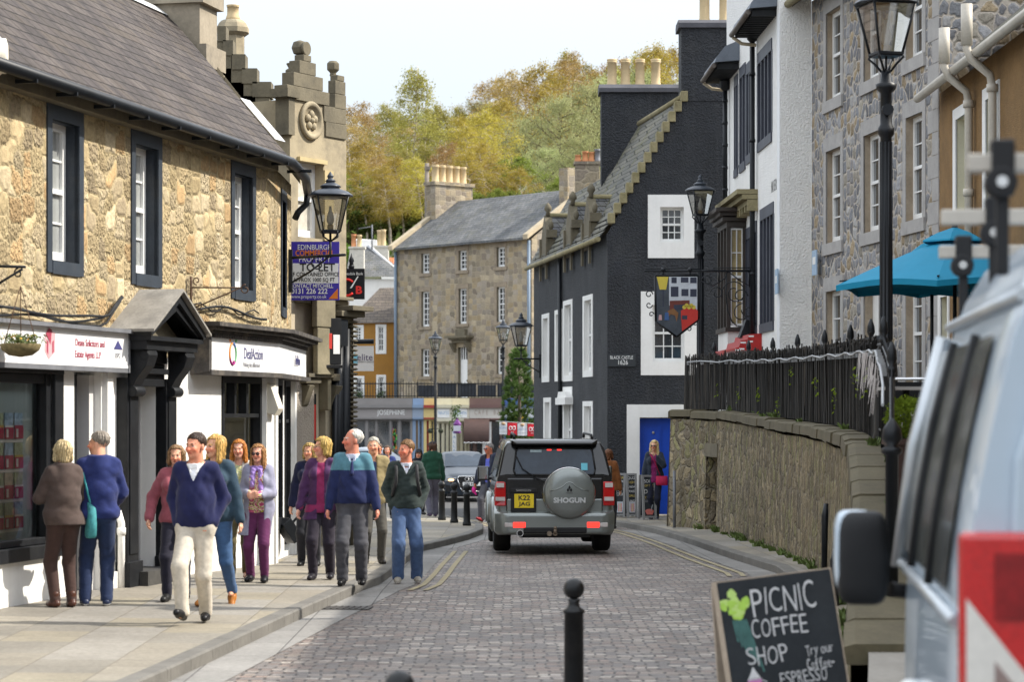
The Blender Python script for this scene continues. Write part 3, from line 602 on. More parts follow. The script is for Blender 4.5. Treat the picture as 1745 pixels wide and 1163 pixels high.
mq = MB(); mq.loft([[(6.62 + rx * math.cos(a), .45 + ry * math.sin(a), z) for a in [i * math.pi / 8 for i in range(16)]] for z, rx, ry in ((.8, .2, .15), (1.15, .19, .14), (1.35, .13, .1), (1.55, .17, .12), (1.72, .19, .1), (1.78, .08, .07))], 0)
mq.tube([(6.46, .43, 1.7), (6.42, .42, 1.45), (6.5, .34, 1.25)], [.045, .04, .03], 8, 1); mq.tube([(6.78, .43, 1.7), (6.83, .42, 1.45), (6.86, .4, 1.15)], [.045, .04, .03], 8, 1); mq.ball((6.62, .45, 1.93), (.075, .09, .11), 12, 1); mq.ball((6.62, .47, 1.97), (.085, .1, .1), 10, 2)
dq = mq.build('shop_mannequin', [M('teal_dress', (.03, .07, .13), .8, .3), M('mannequin_skin', (.45, .3, .22), .6), M('brown_wig', (.12, .06, .03), .8)], None, A.location, A.rotation_euler)
tag(dq, 'mannequin in a dark blue dress standing in the corner shop window', 'mannequin')
# roof, gutter, skew, chimney
rr_ = MB(); e1 = Vector((BK + .04, -.3, 5.42)); E2 = T2 @ Vector((3.55, -.22, 5.42)); RG = Vector((11.5, 2.6, 7.95))
rr_.poly([(-7, -.3, 5.42), e1, RG, (-7, 2.6, 7.95)]); rr_.poly([e1, E2, RG]); rr_.poly([(-7, 2.6, 7.95), RG, (11.5, 5.5, 5.4), (-7, 5.5, 5.4)])
up2 = Vector((0, -.02, .045))
hp = MB(); d_ = RG - e1
def onhip(t, o, l=.02): return e1 + d_ * t + Vector((o * .8, o * -.25, l))
hp.poly([onhip(.1, -.02, .035), onhip(.1, .26, .02), onhip(.37, .26, .02), onhip(.37, -.02, .035)]); hp.poly([(5.2, 2.62, 7.985), (5.2, 2.45, 7.85), (11.2, 2.45, 7.85), (11.2, 2.62, 7.985)])
ro = rr_.build('roof', SLATE, A); hp.build('lead_flashing', M('pale_lead', (.5, .5, .5), .5, .15, 5.), ro)
gt = MB(); gp = [(-7, -.33, 5.38), (BK + .03, -.33, 5.36)] + [tuple(T2 @ Vector((x, -.34, z))) for x, z in ((.5, 5.36), (2, 5.34))] + [tuple(T2 @ Vector((3.5, -.24, 5.3)))]
gt.tube(gp, .065, 10); 
for i in range(16): gt.box(-6 + i, -5.97 + i, -.39, -.05, 5.29, 5.33)
gt.tube([T2 @ Vector((3.5, -.24, 5.3)), T2 @ Vector((3.52, -.22, 5.12)), T2 @ Vector((3.5, -.1, 5.0)), T2 @ Vector((3.46, -.06, 4.9))], .05, 8)
gt.build('gutter', IRON, A); MB().box(-7, BK, -.16, -.002, 5.25, 5.38).build('eaves_course', ASHD, A)
sk = MB(); a, b = E2 + Vector((.0, .1, .0)), RG; n = 7
for i in range(n):
    p, q = a.lerp(b, i / n), a.lerp(b, (i + .96) / n); w = Vector((.26, .06, 0))
    sk.add([p, p + w, q + w, q, p + Vector((0, 0, .16)), p + w + Vector((0, 0, .16)), q + w + Vector((0, 0, .16)), q + Vector((0, 0, .16))], [(0, 3, 2, 1), (4, 5, 6, 7), (0, 1, 5, 4), (1, 2, 6, 5), (2, 3, 7, 6), (3, 0, 4, 7)])
sk.build('skew_coping', ASHLAR, ro)
ch = MB(); ch.box(11.2, 11.95, 1.98, 3.2, 6.6, 8.02); ch.box(11.12, 12.03, 1.9, 3.28, 8.02, 8.2); ch.box(11.15, 12.0, 1.86, 2.0, 7.1, 7.42)
cho = ch.build('chimney', M('dark_ashlar_stack', (.28, .24, .18), .9, .3, 2., bmp=.4, bsc=25, dirt=.7, dcol=(.09, .08, .07)), ro)
for y in (2.25, 2.6, 2.95): potmesh(.7, .13, c=(11.57, y, 8.2)).build('chimney_pot', POT, cho)
# things on this facade
def fa(s, y, z): return A.matrix_world @ Vector((s, y, z)) if False else Vector((AX + .2164 * s - .9763 * y, AY + .9763 * s + .2164 * y, z))
cb = MB()
for off, amp in ((0, .03), (.035, .045), (.06, .02)):
    pts = [(x, -.06 - off * .5, 3.02 + off + amp * math.sin(x * 2.3 + off * 40) + (.42 * max(0, 1 - abs(x - 3.3) / .75) if 2.5 < x < 4.1 else 0)) for x in [-3 + .2 * i for i in range(31)]]
    cb.tube(pts, .014, 5)
cb.tube([(x, -.06, 3.33 + .05 * math.sin(x * 2.2)) for x in [4.6 + .25 * i for i in range(15)]], .016, 5)
cb.tube([(x, -.05, 3.3 + .09 * math.sin(x * 3.1) ** 2) for x in [5.0 + .2 * i for i in range(15)]], .01, 5)
tag(cb.build('wall_cable', BLACK, None, A.location, A.rotation_euler), 'bundle of black cables draped along the rubble wall above the shops', 'cable')
def curl(c, r, a0, a1, ax=1, n=14):
    return [(c[0] + r * (1 - .65 * t / n) * math.cos(lerp(a0, a1, t / n)), c[1], c[2] + r * (1 - .65 * t / n) * math.sin(lerp(a0, a1, t / n))) for t in range(n + 1)]
br = MB(); RUST = M('rusty_iron', (.09, .05, .03), .8, .4, 8.)
br.tube([(0, 0, 0), (0, 0, .47)], .014, 6); br.tube([(0, 0, .34), (0, -.62, .33)], .009, 5); br.tube([(0, 0, .08), (0, -.62, .33)], .009, 5)
br.tube([(p[1], p[0] - .68, p[2]) for p in curl((0, 0, .31), .06, 1.6, -5)], .008, 5); br.tube([(p[1], p[0] - .07, p[2]) for p in curl((0, 0, .42), .05, -1.6, 5)], .007, 5); br.tube([(p[1], p[0] - .08, p[2]) for p in curl((0, 0, .12), .05, 3, 9)], .007, 5)
tag(br.build('sign_bracket', RUST, None, fa(5.28, -.05, 3.22), A.rotation_euler), 'rusty scrolled bracket with no sign on the rubble wall', 'bracket')
# hanging basket
hbp = fa(sol(35, -.42), -.42, 2.7)
hbs = .82
hb = thing('hanging_basket', 'moss lined hanging basket of yellow pansies before the white fascia', 'flower basket', hbp, RA)
bm = MB(); bm.lathe([(.02, -.13), (.14, -.11), (.22, -.05), (.25, .02), (.23, .03)], n=16); bm.build('basket', M('basket_moss', (.14, .11, .05), .95, .5, 18., bmp=.6, bsc=50), hb)
v, f = [], []; q = random.Random(8)
def leafcloud(pts, size, q, v, f, tilt=1.):
    for p in pts:
        d = Vector((q.gauss(0, 1), q.gauss(0, 1), q.gauss(0, 1))).normalized(); e = d.orthogonal().normalized() * size * q.uniform(.6, 1.3); g = d.cross(e).normalized() * size * q.uniform(.4, .9); n = len(v); p = Vector(p)
        v.extend([p - e, p - g * .7, p + e, p + g * .7]); f.append((n, n + 1, n + 2, n + 3))
leafcloud([(q.gauss(0, .12), q.gauss(0, .12), .05 + q.uniform(-.02, .09)) for i in range(330)], .025, q, v, f); link('foliage', np_mesh('foliage', v, f, M('basket_leaf', (.09, .12, .03), .7, .5, 20.)), hb)
v, f = [], []; leafcloud([(q.gauss(0, .13), q.gauss(0, .13), .1 + q.uniform(-.03, .05)) for i in range(40)] + [(.2 + q.gauss(0, .02), -.1, .02 + q.gauss(0, .015)) for i in range(10)], .022, q, v, f); link('pansies', np_mesh('pansies', v, f, M('pansy_yellow', (.75, .4, .03), .6, .2)), hb)
chn = MB(); [chn.tube([(.22 * math.cos(a), .22 * math.sin(a), .02), (0, 0, .72)], .006, 4) for a in (.4, 2.5, 4.6)]; chn.build('chain', RUST, hb); hb.scale = (.8, .8, .8)
hbr = MB(); hbr.tube([(0, .5, .78), (0, -.05, .76)], .014, 6); hbr.tube([(0, .5, .45), (0, -.02, .74)], .012, 6); hbr.box(-.05, .05, .45, .53, .38, .82); hbr.tube([(p[1], p[0], p[2]) for p in curl((.02, 0, .7), .05, 1.5, -4)], .008, 5)
tag(hbr.build('basket_bracket', IRON, None, hbp, A.rotation_euler), 'black iron wall bracket that holds the hanging basket', 'bracket')
ds = MB(); ds.lathe([(.05, -.22), (.16, -.2), (.2, -.12), (.2, .02), (.17, .05), (.17, .09), (.1, .11)], n=20, T=Matrix.Rotation(R(90), 4, 'Y'))
tag(ds.build('floodlight', M('cream_plastic', (.66, .62, .52), .5, .08), None, Vector((wx(-6, 23.2), 23.2, wz(95, 23.2))), (0, 0, R(10))), 'round cream floodlight under the slate eaves', 'floodlight')
al = MB(); al.prism([(-.03, 2.45), (-.03, 2.08), (-.2, 2.03), (-.26, 2.12), (-.14, 2.45)], 'x', 8.0, 8.22)
tag(al.build('alarm_box', MC['cream_plastic'], None, A.location, A.rotation_euler, bevel=.01), 'white alarm box on the corner shop pillar under the fascia', 'alarm box')
dp = MB().tube([(2.93, -.1, .03), (2.93, -.1, .85), (2.93, -.06, .98)], .04, 10); dp.tube([(2.93, -.1, .72), (2.93, -.1, .8)], .05, 10)
tag(dp.build('drainpipe', WHITE, None, A.location, A.rotation_euler), 'short white drainpipe between the white wall and the black doorcase', 'drainpipe')
lb = MB(); lb.box(-.14, .14, -.08, .08, -.16, .16, T=Matrix.Rotation(R(35), 4, 'X')); lb.tube([(0, .05, .1), (0, .2, .25)], .02)
tag(lb.build('uplighter', IRON, None, tuple(Vector((wx(492, 33.2), 33.2, wz(905, 33.2)))), (0, 0, R(-60)), bevel=.02), 'black lamp box low on the corner shop pillar', 'floodlight')

m = MB(); m.box(-.25, .25, -.2, .2, 0, .006)
for k in range(7): m.box(-.22 + k * .066, -.2 + k * .066, -.17, .17, .006, .012)
tag(m.build('drain_cover', M('worn_cast_iron', (.07, .065, .06), .6, .3, 8., metal=.4), None, (fkl(25.4) + .24, 25.4, .006), (0, 0, -.1)), 'cast iron drain cover in the gutter beside the pavement kerb', 'drain cover')
# ================================================================ baronial bank building beyond the shops
BX, BY = -3.42, 37.2; bdx, bdy = .496, .868
RB = math.atan2(bdy, bdx)
def sb(px, y=0): return sol(px, y, BX, BY, bdx, bdy)
def zb_(px, py, y=0):
    s = sb(px, y); return wz(py, BY + bdy * s + bdx * y)
B = thing('bank_building', 'weathered sandstone bank with stepped dormer head and carved finials', 'building', (BX, BY, 0), RB)
xl, xr = sb(494), sb(590); SANDB = M('cream_render', (.5, .43, .31), .85, .15, 2., bmp=.15, bsc=40, dirt=.35, dcol=(.25, .2, .14))
zz = lambda py: wz(py, 38.0)
wa = MB(); wo_ = (sb(508), sb(551), zz(408), zz(281), .2)
wa.wall(xl, sb(566), zz(520), zz(180), [wo_], rev=.2); wa.box(sb(566), xr, -.0, .5, zz(520), zz(232)); 
wa.poly([(xr, 0, -1), (xr, 5, -1), (xr, 5, zz(232)), (xr, 0, zz(232))]); wa.poly([(xl, 0, -1), (xl, 0, zz(180)), (xl, 4, zz(180)), (xl, 4, -1)])
wo = wa.build('wall', ASHLAR, B)
st = MB(); c = sb(527.5); sc_ = .0105
for (a, b, y0, y1, dep) in ((486, 558, 180, 157, .9), (497, 547, 157, 134, .7), (507, 535, 134, 112, .5), (514, 527, 112, 101, .3)):
    w = (sb(b) - sb(a)) / 2; m = (sb(a) + sb(b)) / 2; st.box(m - w, m + w, -.04, .1 + dep * .12, zz(y0) + .004, zz(y1))
for (a, b, y0, y1) in ((550, 569, 207, 180), (553, 588, 232, 207)): st.box(sb(a), sb(b), -.03, .18, zz(y0), zz(y1))
st.lathe([(.02, 0), (.1, .03), (.13, .12), (.1, .21), (.02, .24)], (sb(520), .1, zz(101)), 14); st.lathe([(.11, -.02), (.11, .02)], (0, 0, 0), 14, 0, Matrix.Translation((sb(520), -.02, zz(90))) @ Matrix.Rotation(R(90), 4, 'X'))
st.lathe([(.05, 0), (.05, .07), (.1, .12), (.1, .17), (.05, .2), (.09, .27), (.08, .28)], (sb(542), .5, zz(136)), 12)
for (a, b, y0, y1) in ((570, 591, 232, 206), (570.5, 590, 206, 180), (571, 590, 180, 155), (571.5, 589, 155, 132), (575, 587, 132, 122)): st.box(sb(a), sb(b), .0, .14, zz(y0) + .004, zz(y1))
st.lathe([(.06, 0), (.05, .05), (.1, .1), (.1, .2), (.06, .24)], (sb(581), .15, zz(122)), 8)
st.build('stepped_gable', ASHD, wo, bevel=.012)
md = MB(); T = Matrix.Translation((sb(528), -.001, zz(210))) @ Matrix.Rotation(R(90), 4, 'X')
md.lathe([(.3, 0), (.3, .05), (.26, .07), (.22, .05), (.21, .015), (0.0, .012)], n=28, T=T)
for k in range(5): a = 2 * math.pi * k / 5 + .3; md.ball((.1 * math.cos(a), .1 * math.sin(a), .03), (.065, .065, .04), 8, T=T)
md.ball((0, 0, .04), .05, 8, T=T); md.build('rose_medallion', ASHLAR, wo)
kn = MB(); kn.box(xl - .2, xl + .12, -.1, .24, zz(178), zz(164)); kn.box(xl - .1, xl + .06, -.05, .2, zz(240), zz(178)); kn.build('kneeler', ASHD, wo)
sash(B, wo_[0], wo_[1], wo_[2], wo_[3], .16, 1, 1, fw=.09, pane=M('striped_blind', (.5, .47, .4), .6, .3, 9.))
qn = MB(); qn.box(sb(551), sb(566), -.03, -.002, zz(410), zz(290)); qn.box(sb(506), sb(553), -.06, -.002, zz(281), zz(274)); qn.build('margin', M('yellow_sandstone', (.46, .37, .2), .9, .15, 3., dirt=.3), wo)
gb = MB()
gb.wall(xl, xr, -.6, zz(520), [(sb(541), sb(553), -.4, zz(668), .4), (sb(528), sb(533), zz(762), zz(678), .02)], y=-.02)
gb.build('ground_floor_wall', SANDB, wo)
hb2 = MB(); hb2.box(xl, sb(529), -.07, -.025, -.6, zz(640)); hb2.build('harled_base', M('pinkish_roughcast', (.4, .35, .29), .9, .15, 3., bmp=1., bsc=40, bd=.03), wo)
MB().box(sb(541), sb(553), .3, .35, -.5, zz(668)).build('door', BLACK, B)
sg = MB(); sg.box(sb(526.5), sb(533.5), -.06, -.03, zz(765), zz(672)); sg.box(sb(527.5), sb(532.5), -.065, -.061, zz(750), zz(690), 1); sg.build('cash_machine_panel', [BLACK, M('bank_red', (.55, .04, .03), .5, .1)], B)
cn = MB()
for (a, b, y0, y1, p) in ((500, 578, 520, 512, .18), (500, 580, 512, 506, .26), (545, 585, 550, 540, .2), (552, 592, 540, 530, .34), (560, 596, 530, 521, .46), (504, 530, 655, 645, .2), (504, 548, 645, 638, .25), (550, 562, 650, 638, .2)):
    cn.box(sb(a), sb(b), -p, -.02, zz(y0) + .003, zz(y1))
for x in (508, 556): cn.prism([(-.02, zz(700)), (-.1, zz(690)), (-.22, zz(658)), (-.02, zz(655))], 'x', sb(x), sb(x + 9))
cn.build('cornice', ASHD, wo, bevel=.01)
cs = MB(); cs.box(sb(513), sb(545), -.3, -.2, zz(560), zz(474)); cs.box(sb(515), sb(544), -.29, -.2, zz(640), zz(560) - .01); cs.box(sb(541), sb(547), -.2, -.02, zz(700), zz(480)); cs.build('stone_console', M('lichened_slab', (.22, .19, .125), .9, .3, 2., bmp=.3, dirt=.5, dcol=(.1, .09, .05)), B, bevel=.015)
dr_ = MB()
for px, r, top, m in ((560, .05, 640, 0), (566, .08, 570, 0), (577, .09, 560, 0), (587, .045, 540, 1)): dr_.tube([(sb(px), -.12, -.3), (sb(px), -.12, zz(top))], r, 10, m)
for k in range(26): z = zz(745) + k * .075; dr_.lathe([(.05, 0), (.085, .02), (.05, .04)], (sb(584), -.2, z), 10, 1)
dr_.box(sb(552), sb(566), -.3, -.1, zz(590), zz(545)); dr_.build('pipework', [IRON, ASHD], B)
rd = MB(); rd.box(-.17, .17, -.05, .05, -.36, .36); rd.box(-.1, .0, -.056, -.05, -.12, .12, 1); rd.box(.02, .14, -.056, -.05, -.2, .1, 2); rd.box(-.17, .17, -.09, .09, -.42, -.37)
tag(rd.build('projecting_sign', [BLACK, MC['bank_red'], TRIM], None, (wx(563, 37.7), 37.7, wz(582, 37.7)), (0, 0, R(35)), bevel=.01), 'small dark projecting box sign with red and white panel above the pipes', 'sign')
# chimney and crow steps behind the shop roof
bk = MB(); yk = 39.2; q = yk / F
pts = [(370, 44, 385), (380, 68, 397), (395, 92, 418), (412, 116, 438), (430, 139, 462)]
for a, y, b in pts: bk.box(wx(a, yk), wx(b, yk), yk, yk + .4, wz(y + 26, yk), wz(y, yk))
for a, y, b in pts: bk.box(wx(355, yk), wx(b, yk) - .03, yk + .02, yk + .38, 6.4, wz(y + 24, yk))
bko = bk.build('crow_stepped_gable', ASHD, B); bko.matrix_world = Matrix.Identity(4)
oc = MB(); cx_, cy_ = wx(397, 40.5), 40.5
oc.lathe([(.2, 6.5), (.2, wz(62, 40.5)), (.28, wz(56, 40.5)), (.28, wz(48, 40.5)), (.24, wz(40, 40.5)), (.2, wz(36, 40.5)), (.16, wz(34, 40.5))], (cx_, cy_, 0), 8, smooth=False, a0=R(22)); oco = oc.build('chimney', ASHLAR, B)
potmesh(.26, .1, c=(cx_ - .0, cy_, wz(35, 40.5))).build('chimney_pot', POT, oco)
for o in (oco,): o.matrix_world = Matrix.Identity(4)
bpy.context.view_layer.update()
for o in (bko, oco): o.matrix_parent_inverse = Matrix.Identity(4); o.matrix_local = B.matrix_world.inverted()
# ================================================================ black harled house with crow-stepped gable
GX, GY = wx(1035, 54), 54.0; C_ = thing('black_house', 'black harled house with white window margins and yellow crow steps', 'house', (GX, GY, 0))
k54 = GY / F; lx = lambda px: (px - 1035) * k54; lz = lambda py: wz(py, GY)
fd = Vector((-.139, .990, 0)); fn = Vector((-.990, -.139, 0))      # along the street facade, outward
gw = MB()
w1_, w2_, d1_ = (lx(1125), lx(1165), lz(413), lz(353), .22), (lx(1112), lx(1166), lz(617), lz(520), .22), (lx(1090), lx(1146), -.4, lz(712), .3)
XR = lx(1326)
gw.wall(0, XR, -1, lz(442), [w2_, d1_], rmat=1); gw.wall(lx(1100), lx(1280), lz(442), lz(330), [w1_], rmat=1)
P = lambda L: [(lx(a), 0, lz(b)) for a, b in L]
gw.poly(P([(1035, 442), (1100, 442), (1100, 330), (1073, 330), (1035, 398)])); gw.poly(P([(1280, 442), (1326, 442), (1326, 398), (1288, 330), (1280, 330)])); gw.poly(P([(1073, 330), (1288, 330), (1262, 170), (1160, 170)]))
fe = fd * 11.1
gw.poly([(0, 0, lz(398)), tuple(fe + Vector((0, 0, lz(398)))), tuple(fe + Vector((0, 0, -1))), (0, 0, -1)][::1], 2)
gwo = None
# street facade gets its own openings: long narrow windows in white margins
def sf(px): return sol(px, 0, GX, GY, fd.x, fd.y)
TF = Matrix(((-fd.x, -fn.x, 0, 0), (-fd.y, -fn.y, 0, 0), (0, 0, 1, 0), (0, 0, 0, 1)))
gw.f.pop(); gw.m.pop(); gw.sm.pop()
fw_ = [(930, 543, 642, .42), (952.5, 536, 640, .42), (968, 520, 640, .5), (1002, 512, 632, .48), (933, 686, 790, .42), (967.5, 668, 800, .5), (1002, 693, 790, .48)]
ops = []
for px, t, b, w in fw_:
    s = sf(px); Y = GY + s * fd.y; ops.append((-s - w, -s + w, max(wz(b, Y), -.1), wz(t, Y), .16))
gw.wall(-11.1, 0, -1, lz(398), ops, rmat=1, T=TF)
gw.poly([tuple(fe + Vector((0, 0, -1))), tuple(fe + Vector((0, 0, lz(398)))), tuple(fe + Vector((4, .6, lz(398)))), tuple(fe + Vector((4, .6, -1)))])
gwo = gw.build('wall', [HARLB, WHITE], C_)
def margin(a, b, c, d, A_, B_, C__, D_, T=None, p=.015):
    mg = MB()
    mg.box(A_, a, -p, .004, C__, D_, T=T); mg.box(b, B_, -p, .004, C__, D_, T=T); mg.box(a, b, -p, .004, d, D_, T=T)
    if C__ < c: mg.box(a, b, -p, .004, C__, c, T=T)
    mg.build('white_margin', WHITE, C_)
margin(*w1_[:4], lx(1104), lx(1183), lz(440), lz(332)); margin(*w2_[:4], lx(1092), lx(1190), lz(640), lz(497)); margin(*d1_[:4], lx(1068), lx(1165), -.4, lz(690))
for a, b, c, d, _ in ops: margin(a, b, c, d, a - .2, b + .2, c - .15, d + .12, TF)
SH = M('grey_shutter', (.42, .43, .45), .6, .1)
for a, b, c, d, _ in ops:
    o = sash(C_, 0, b - a, c, d, 0, 2, 2); o.matrix_local = TF @ Matrix.Translation((a, .1, 0))
o = sash(C_, *w1_[:4], .15, 3, 2, pane=PANEM); o = sash(C_, *w2_[:4], .15, 3, 2, pane=PANEM)
BLUE = M('blue_gloss', (.01, .07, .5), .4, .1, 4.)
dm = MB(); dm.box(d1_[0] + .01, d1_[1] + .0, .22, .27, -.2, d1_[3] - .02); dm.box(lx(1098), lx(1128), .2, .22, .35, lz(728)); dm.box(lx(1101), lx(1125), .19, .2, .5, lz(735)); dmo = dm.build('door', BLUE, C_)
MB().ball((lx(1114), .17, lz(738)), .03, 8).build('door_handle', M('brass', (.6, .55, .45), .3, .1, metal=.6), dmo)
# steps of the gable
cs = MB(); n = 13
for k in range(n):
    t = k / (n - 1); px = lerp(1042, 1166, t); py = lerp(372, 164, t); cs.box(lx(px - 6), lx(px + 6), -.05, .42, lz(py + 9), lz(py - 9))
    px = 1322 - (px - 1042) * .5; cs.box(lx(px - 5), lx(px + 5), -.05, .42, lz(py + 9), lz(py - 9))
cs.build('crow_steps', MOSSY, C_, bevel=.015)
ch = MB(); ch.box(lx(1161), lx(1261), -.012, .9, lz(172), lz(47)); co_ = ch.build('chimney', HARLB, C_); cc = MB(); cc.prism([(-.06, lz(47)), (-.06, lz(39)), (.04, lz(33)), (.86, lz(33)), (.96, lz(39)), (.96, lz(47))], 'x', lx(1156), lx(1266)); cc.build('chimney_cap', M('slate_cap', (.075, .075, .085), .8, .3), co_)
for px in (1203, 1237): potmesh(1.0, .115, c=(lx(px), .4, lz(34))).build('chimney_pot', POT, co_)
# roof
ev, rz_ = lz(404), lz(166); rx = lx(1164)
rd2 = MB(); e0 = Vector((-.14, .1, ev)); r0_ = Vector((rx, .1, rz_)); f5 = fd * 5.1
r5 = r0_ + f5; e5 = e0 + fd * 5.1; e11 = e0 + fd * 11.2
rd2.poly([e0, r0_, r5, e5]); rd2.poly([r0_, (XR, .1, ev), tuple(Vector((XR, .1, ev)) + f5), r5]); 
u = (r0_ - e0); rl = e0 + u * .62
rd2.poly([e5, e5 + u * .62, rl + fd * 11.2, e11])
for k in range(9): rd2.poly([e0 + u * (k * .045) + Vector((-.02 + .0 * k, 0, .03)) + fd * .0, e0 + u * (k * .045 + .04) + Vector((-.01, 0, .02)), e0 + u * (k * .045 + .04) + fd * 11.1 + Vector((-.01, 0, .02)), e0 + u * (k * .045) + fd * 11.1 + Vector((-.02, 0, .03))]) if k < 4 else None
SLC = BRICK('slate_castle', (.1, .1, .095), (.165, .155, .125), .3, .2, (.03, .03, .025), .012, kind='obj', bst=1., moss=(.13, .125, .05), mossf=.6, big=.35, saw=False, tint=[(.1, .1, .1), (.14, .135, .12), (.17, .16, .13), (.12, .115, .1)])
# coordinates on this roof: along the street and up the slope
rdo = rd2.build('roof', SLATEM, C_)
rdo.data.materials[0] = SLATEM
rc = MB(); rc.tube([r0_ + Vector((0, 0, .03)), r5 + Vector((0, 0, .03))], .07, 8); rc.tube([e0 + Vector((-.06, 0, -.04)), e11 + Vector((-.06, 0, -.04))], .06, 8); rc.build('ridge_and_gutter_stone', MOSSY, rdo)
# chimney of the far gable
c2 = MB(); X0, X1, Y2 = wx(1025, 59.4) - GX, wx(1161, 59.4) - GX, 59.4 - GY; c2.box(X0, X1, Y2, Y2 + .8, 5.8, wz(156, 59.4)); c2o = c2.build('chimney', HARLB, C_)
c2 = MB(); c2.prism([(Y2 - .06, wz(157, 59.4)), (Y2 - .06, wz(150, 59.4)), (Y2 + .05, wz(143, 59.4)), (Y2 + .75, wz(143, 59.4)), (Y2 + .86, wz(150, 59.4)), (Y2 + .86, wz(157, 59.4))], 'x', X0 - .06, X1 + .06); c2.build('chimney_cap', MC['slate_cap'], c2o)
for px in (1044, 1067, 1092, 1119): potmesh(.68, .115, c=(wx(px, 59.4) - GX, Y2 + .4, wz(144, 59.4))).build('chimney_pot', POT, c2o)
# dormers on the wallhead
for pxd, top in ((1003, 312), (972, 326), (930, 346)):
    s = sf(pxd); Y = GY + s * fd.y; zt = wz(top, Y); T = TF @ Matrix.Translation((-s, 0, 0)); zr = zt - .32; w = .55
    d = MB(); ee = lz(398)
    d.prism([(-w, ee - .2), (w, ee - .2), (w, zr - .65), (0, zr), (-w, zr - .65)], 'y', -.04, .16, 0, T)
    d.box(-w - .03, -w + .12, -.09, -.04, ee - .55, zr - .6, 0, T); d.box(w - .12, w + .03, -.09, -.04, ee - .55, zr - .6, 0, T)
    d.poly([(w - .02, .1, ee - .2), (w - .02, 1.6, ee + .6), (w - .02, 1.6, zr - .62), (w - .02, .1, zr - .62)], 0, T)
    d.lathe([(.07, 0), (.05, .1), (.1, .16), (.09, .24), (.05, .3), (.02, .34)], (0, .06, zr - .02), 10, 0, T); d.box(w - .12, w + .08, -.08, .2, zr - .62, zr - .42, 0, T); d.ball((w, .05, zr - .3), (.07, .07, .13), 8, 0, T)
    do = d.build('dormer', ASHD, C_)
    e = MB(); e.poly([(0, .1, zr - .02), (w + .08, .1, zr - .66), (w + .08, 1.9, zr - .66), (0, 1.9, zr - .02)], 0, T); e.poly([(0, .1, zr - .02), (0, 1.9, zr - .02), (-w - .08, 1.9, zr - .66), (-w - .08, .1, zr - .66)], 0, T)
    e.build('dormer_roof', BRICK('slate_dormer%d' % pxd, (.09, .09, .1), (.14, .14, .14), .2, .13, (.03, .03, .03), .012, kind='uv', bst=1., moss=(.12, .11, .05), mossf=.3), do)
    e = MB(); e.tube([T @ Vector((0, .1, zr)), T @ Vector((0, 1.9, zr))], .06, 6); e.build('ridge_stone', MOSSY, do)
cq = MB(); x, y = wx(1001, 66) - GX, 66 - GY; cq.box(x - .33, x + .33, y, y + .5, 5, wz(280, 66)); cq.box(x - .37, x + .37, y - .04, y + .54, wz(280, 66), wz(275, 66)); cqo = cq.build('chimney', BUFFST, C_)
for dx, h in ((-.25, .2), (-.05, .3), (.12, .28), (.28, .36)): potmesh(h, .08, c=(x + dx, y + .25, wz(275, 66))).build('chimney_pot', POTR if dx != .28 else LEAD, cqo)
s = sf(958); px_ = MB().tube([TF @ Vector((-s, -.06, -.3)), TF @ Vector((-s, -.06, lz(398) - .15))], .05, 8); px_.build('drainpipe', IRON, C_)
s = sf(968); pp = MB(); pp.box(-s - .75, -s + .75, -.2, 0, 1.9 + .38, 2.45, T=TF); pp.prism([(-s - .7, 2.45), (-s + .7, 2.45), (-s + .55, 2.6), (-s - .55, 2.6)], 'y', -.16, 0, T=TF); pp.build('door_hood', WHITE, C_)
nb = MB(); nb.box(lx(1036), lx(1083), -.03, 0, lz(625), lz(604)); nbo = nb.build('name_plate', M('slate_plate', (.03, .035, .04), .5, .2), C_)
text('BLACK CASTLE', .105, TRIM, nbo, (lx(1059), -.033, lz(610)), X90, sx=.72); text('1626', .15, TRIM, nbo, (lx(1061), -.033, lz(618.5)), X90, sx=.8)
# ================================================================ white house on the raised pavement
DX, DY = 4.77, 43.0; ddx, ddy = -.0275, .9996
D = thing('white_house', 'tall white harled house with black mullioned windows and red canopies', 'house', (DX, DY, 0), math.atan2(-ddy, -ddx))
# local: x runs towards the viewer along the facade (0 at the corner), -y faces the street
def sd_(px, y=0): return -sol(px, -y, DX, DY, ddx, ddy)
def zd(px, py): s = -sd_(px); return wz(py, DY + ddy * s)
dw = MB(); MUL = M('blueblack_mullion', (.05, .055, .075), .5, .25)
ws = [(1292, 1316, 240, 85, 4), (1261, 1271, 282, 118, 2), (1272.5, 1281, 268, 112, 2), (1252, 1258, 292, 135, 2), (1296, 1319, 555, 358, 4), (1272, 1280, 560, 395, 2), (1282, 1290, 560, 385, 2)]
ops = [(sd_(a), sd_(b), zd((a + b) / 2, l), zd((a + b) / 2, h), .18) for a, b, l, h, n in ws]
dw.wall(-8.2, 0, 1.8, 12.5, ops, rmat=1)
dw.wall(0, .56, 1.8, 12.5, [], T=Matrix.Rotation(R(90), 4, 'Z'))
dwo = dw.build('wall', [HARLW, MUL], D)
pc = MB(); pc.box(-.32, -.005, -.012, -.001, 1.8, 9.2); pc.build('smooth_quoin', M('white_smooth', (.76, .77, .78), .6, .05, 3., streak=.15, dcol=(.5, .5, .48)), dwo)
for (a, b, c, d, _), w in zip(ops, ws):
    f = MB(); n = w[4]; f.box(a, b, -.02, .1, d - .14, d + .08); f.box(a, b, -.03, .12, c - .12, c + .05)
    for k in range(n + 1): x = lerp(a, b, k / n); f.box(x - .045, x + .045, -.015, .1, c + .05, d - .14)
    fo = f.build('window', MUL, D); MB().poly([(a, .12, c), (b, .12, c), (b, .12, d), (a, .12, d)]).build('pane', PANEM, fo)
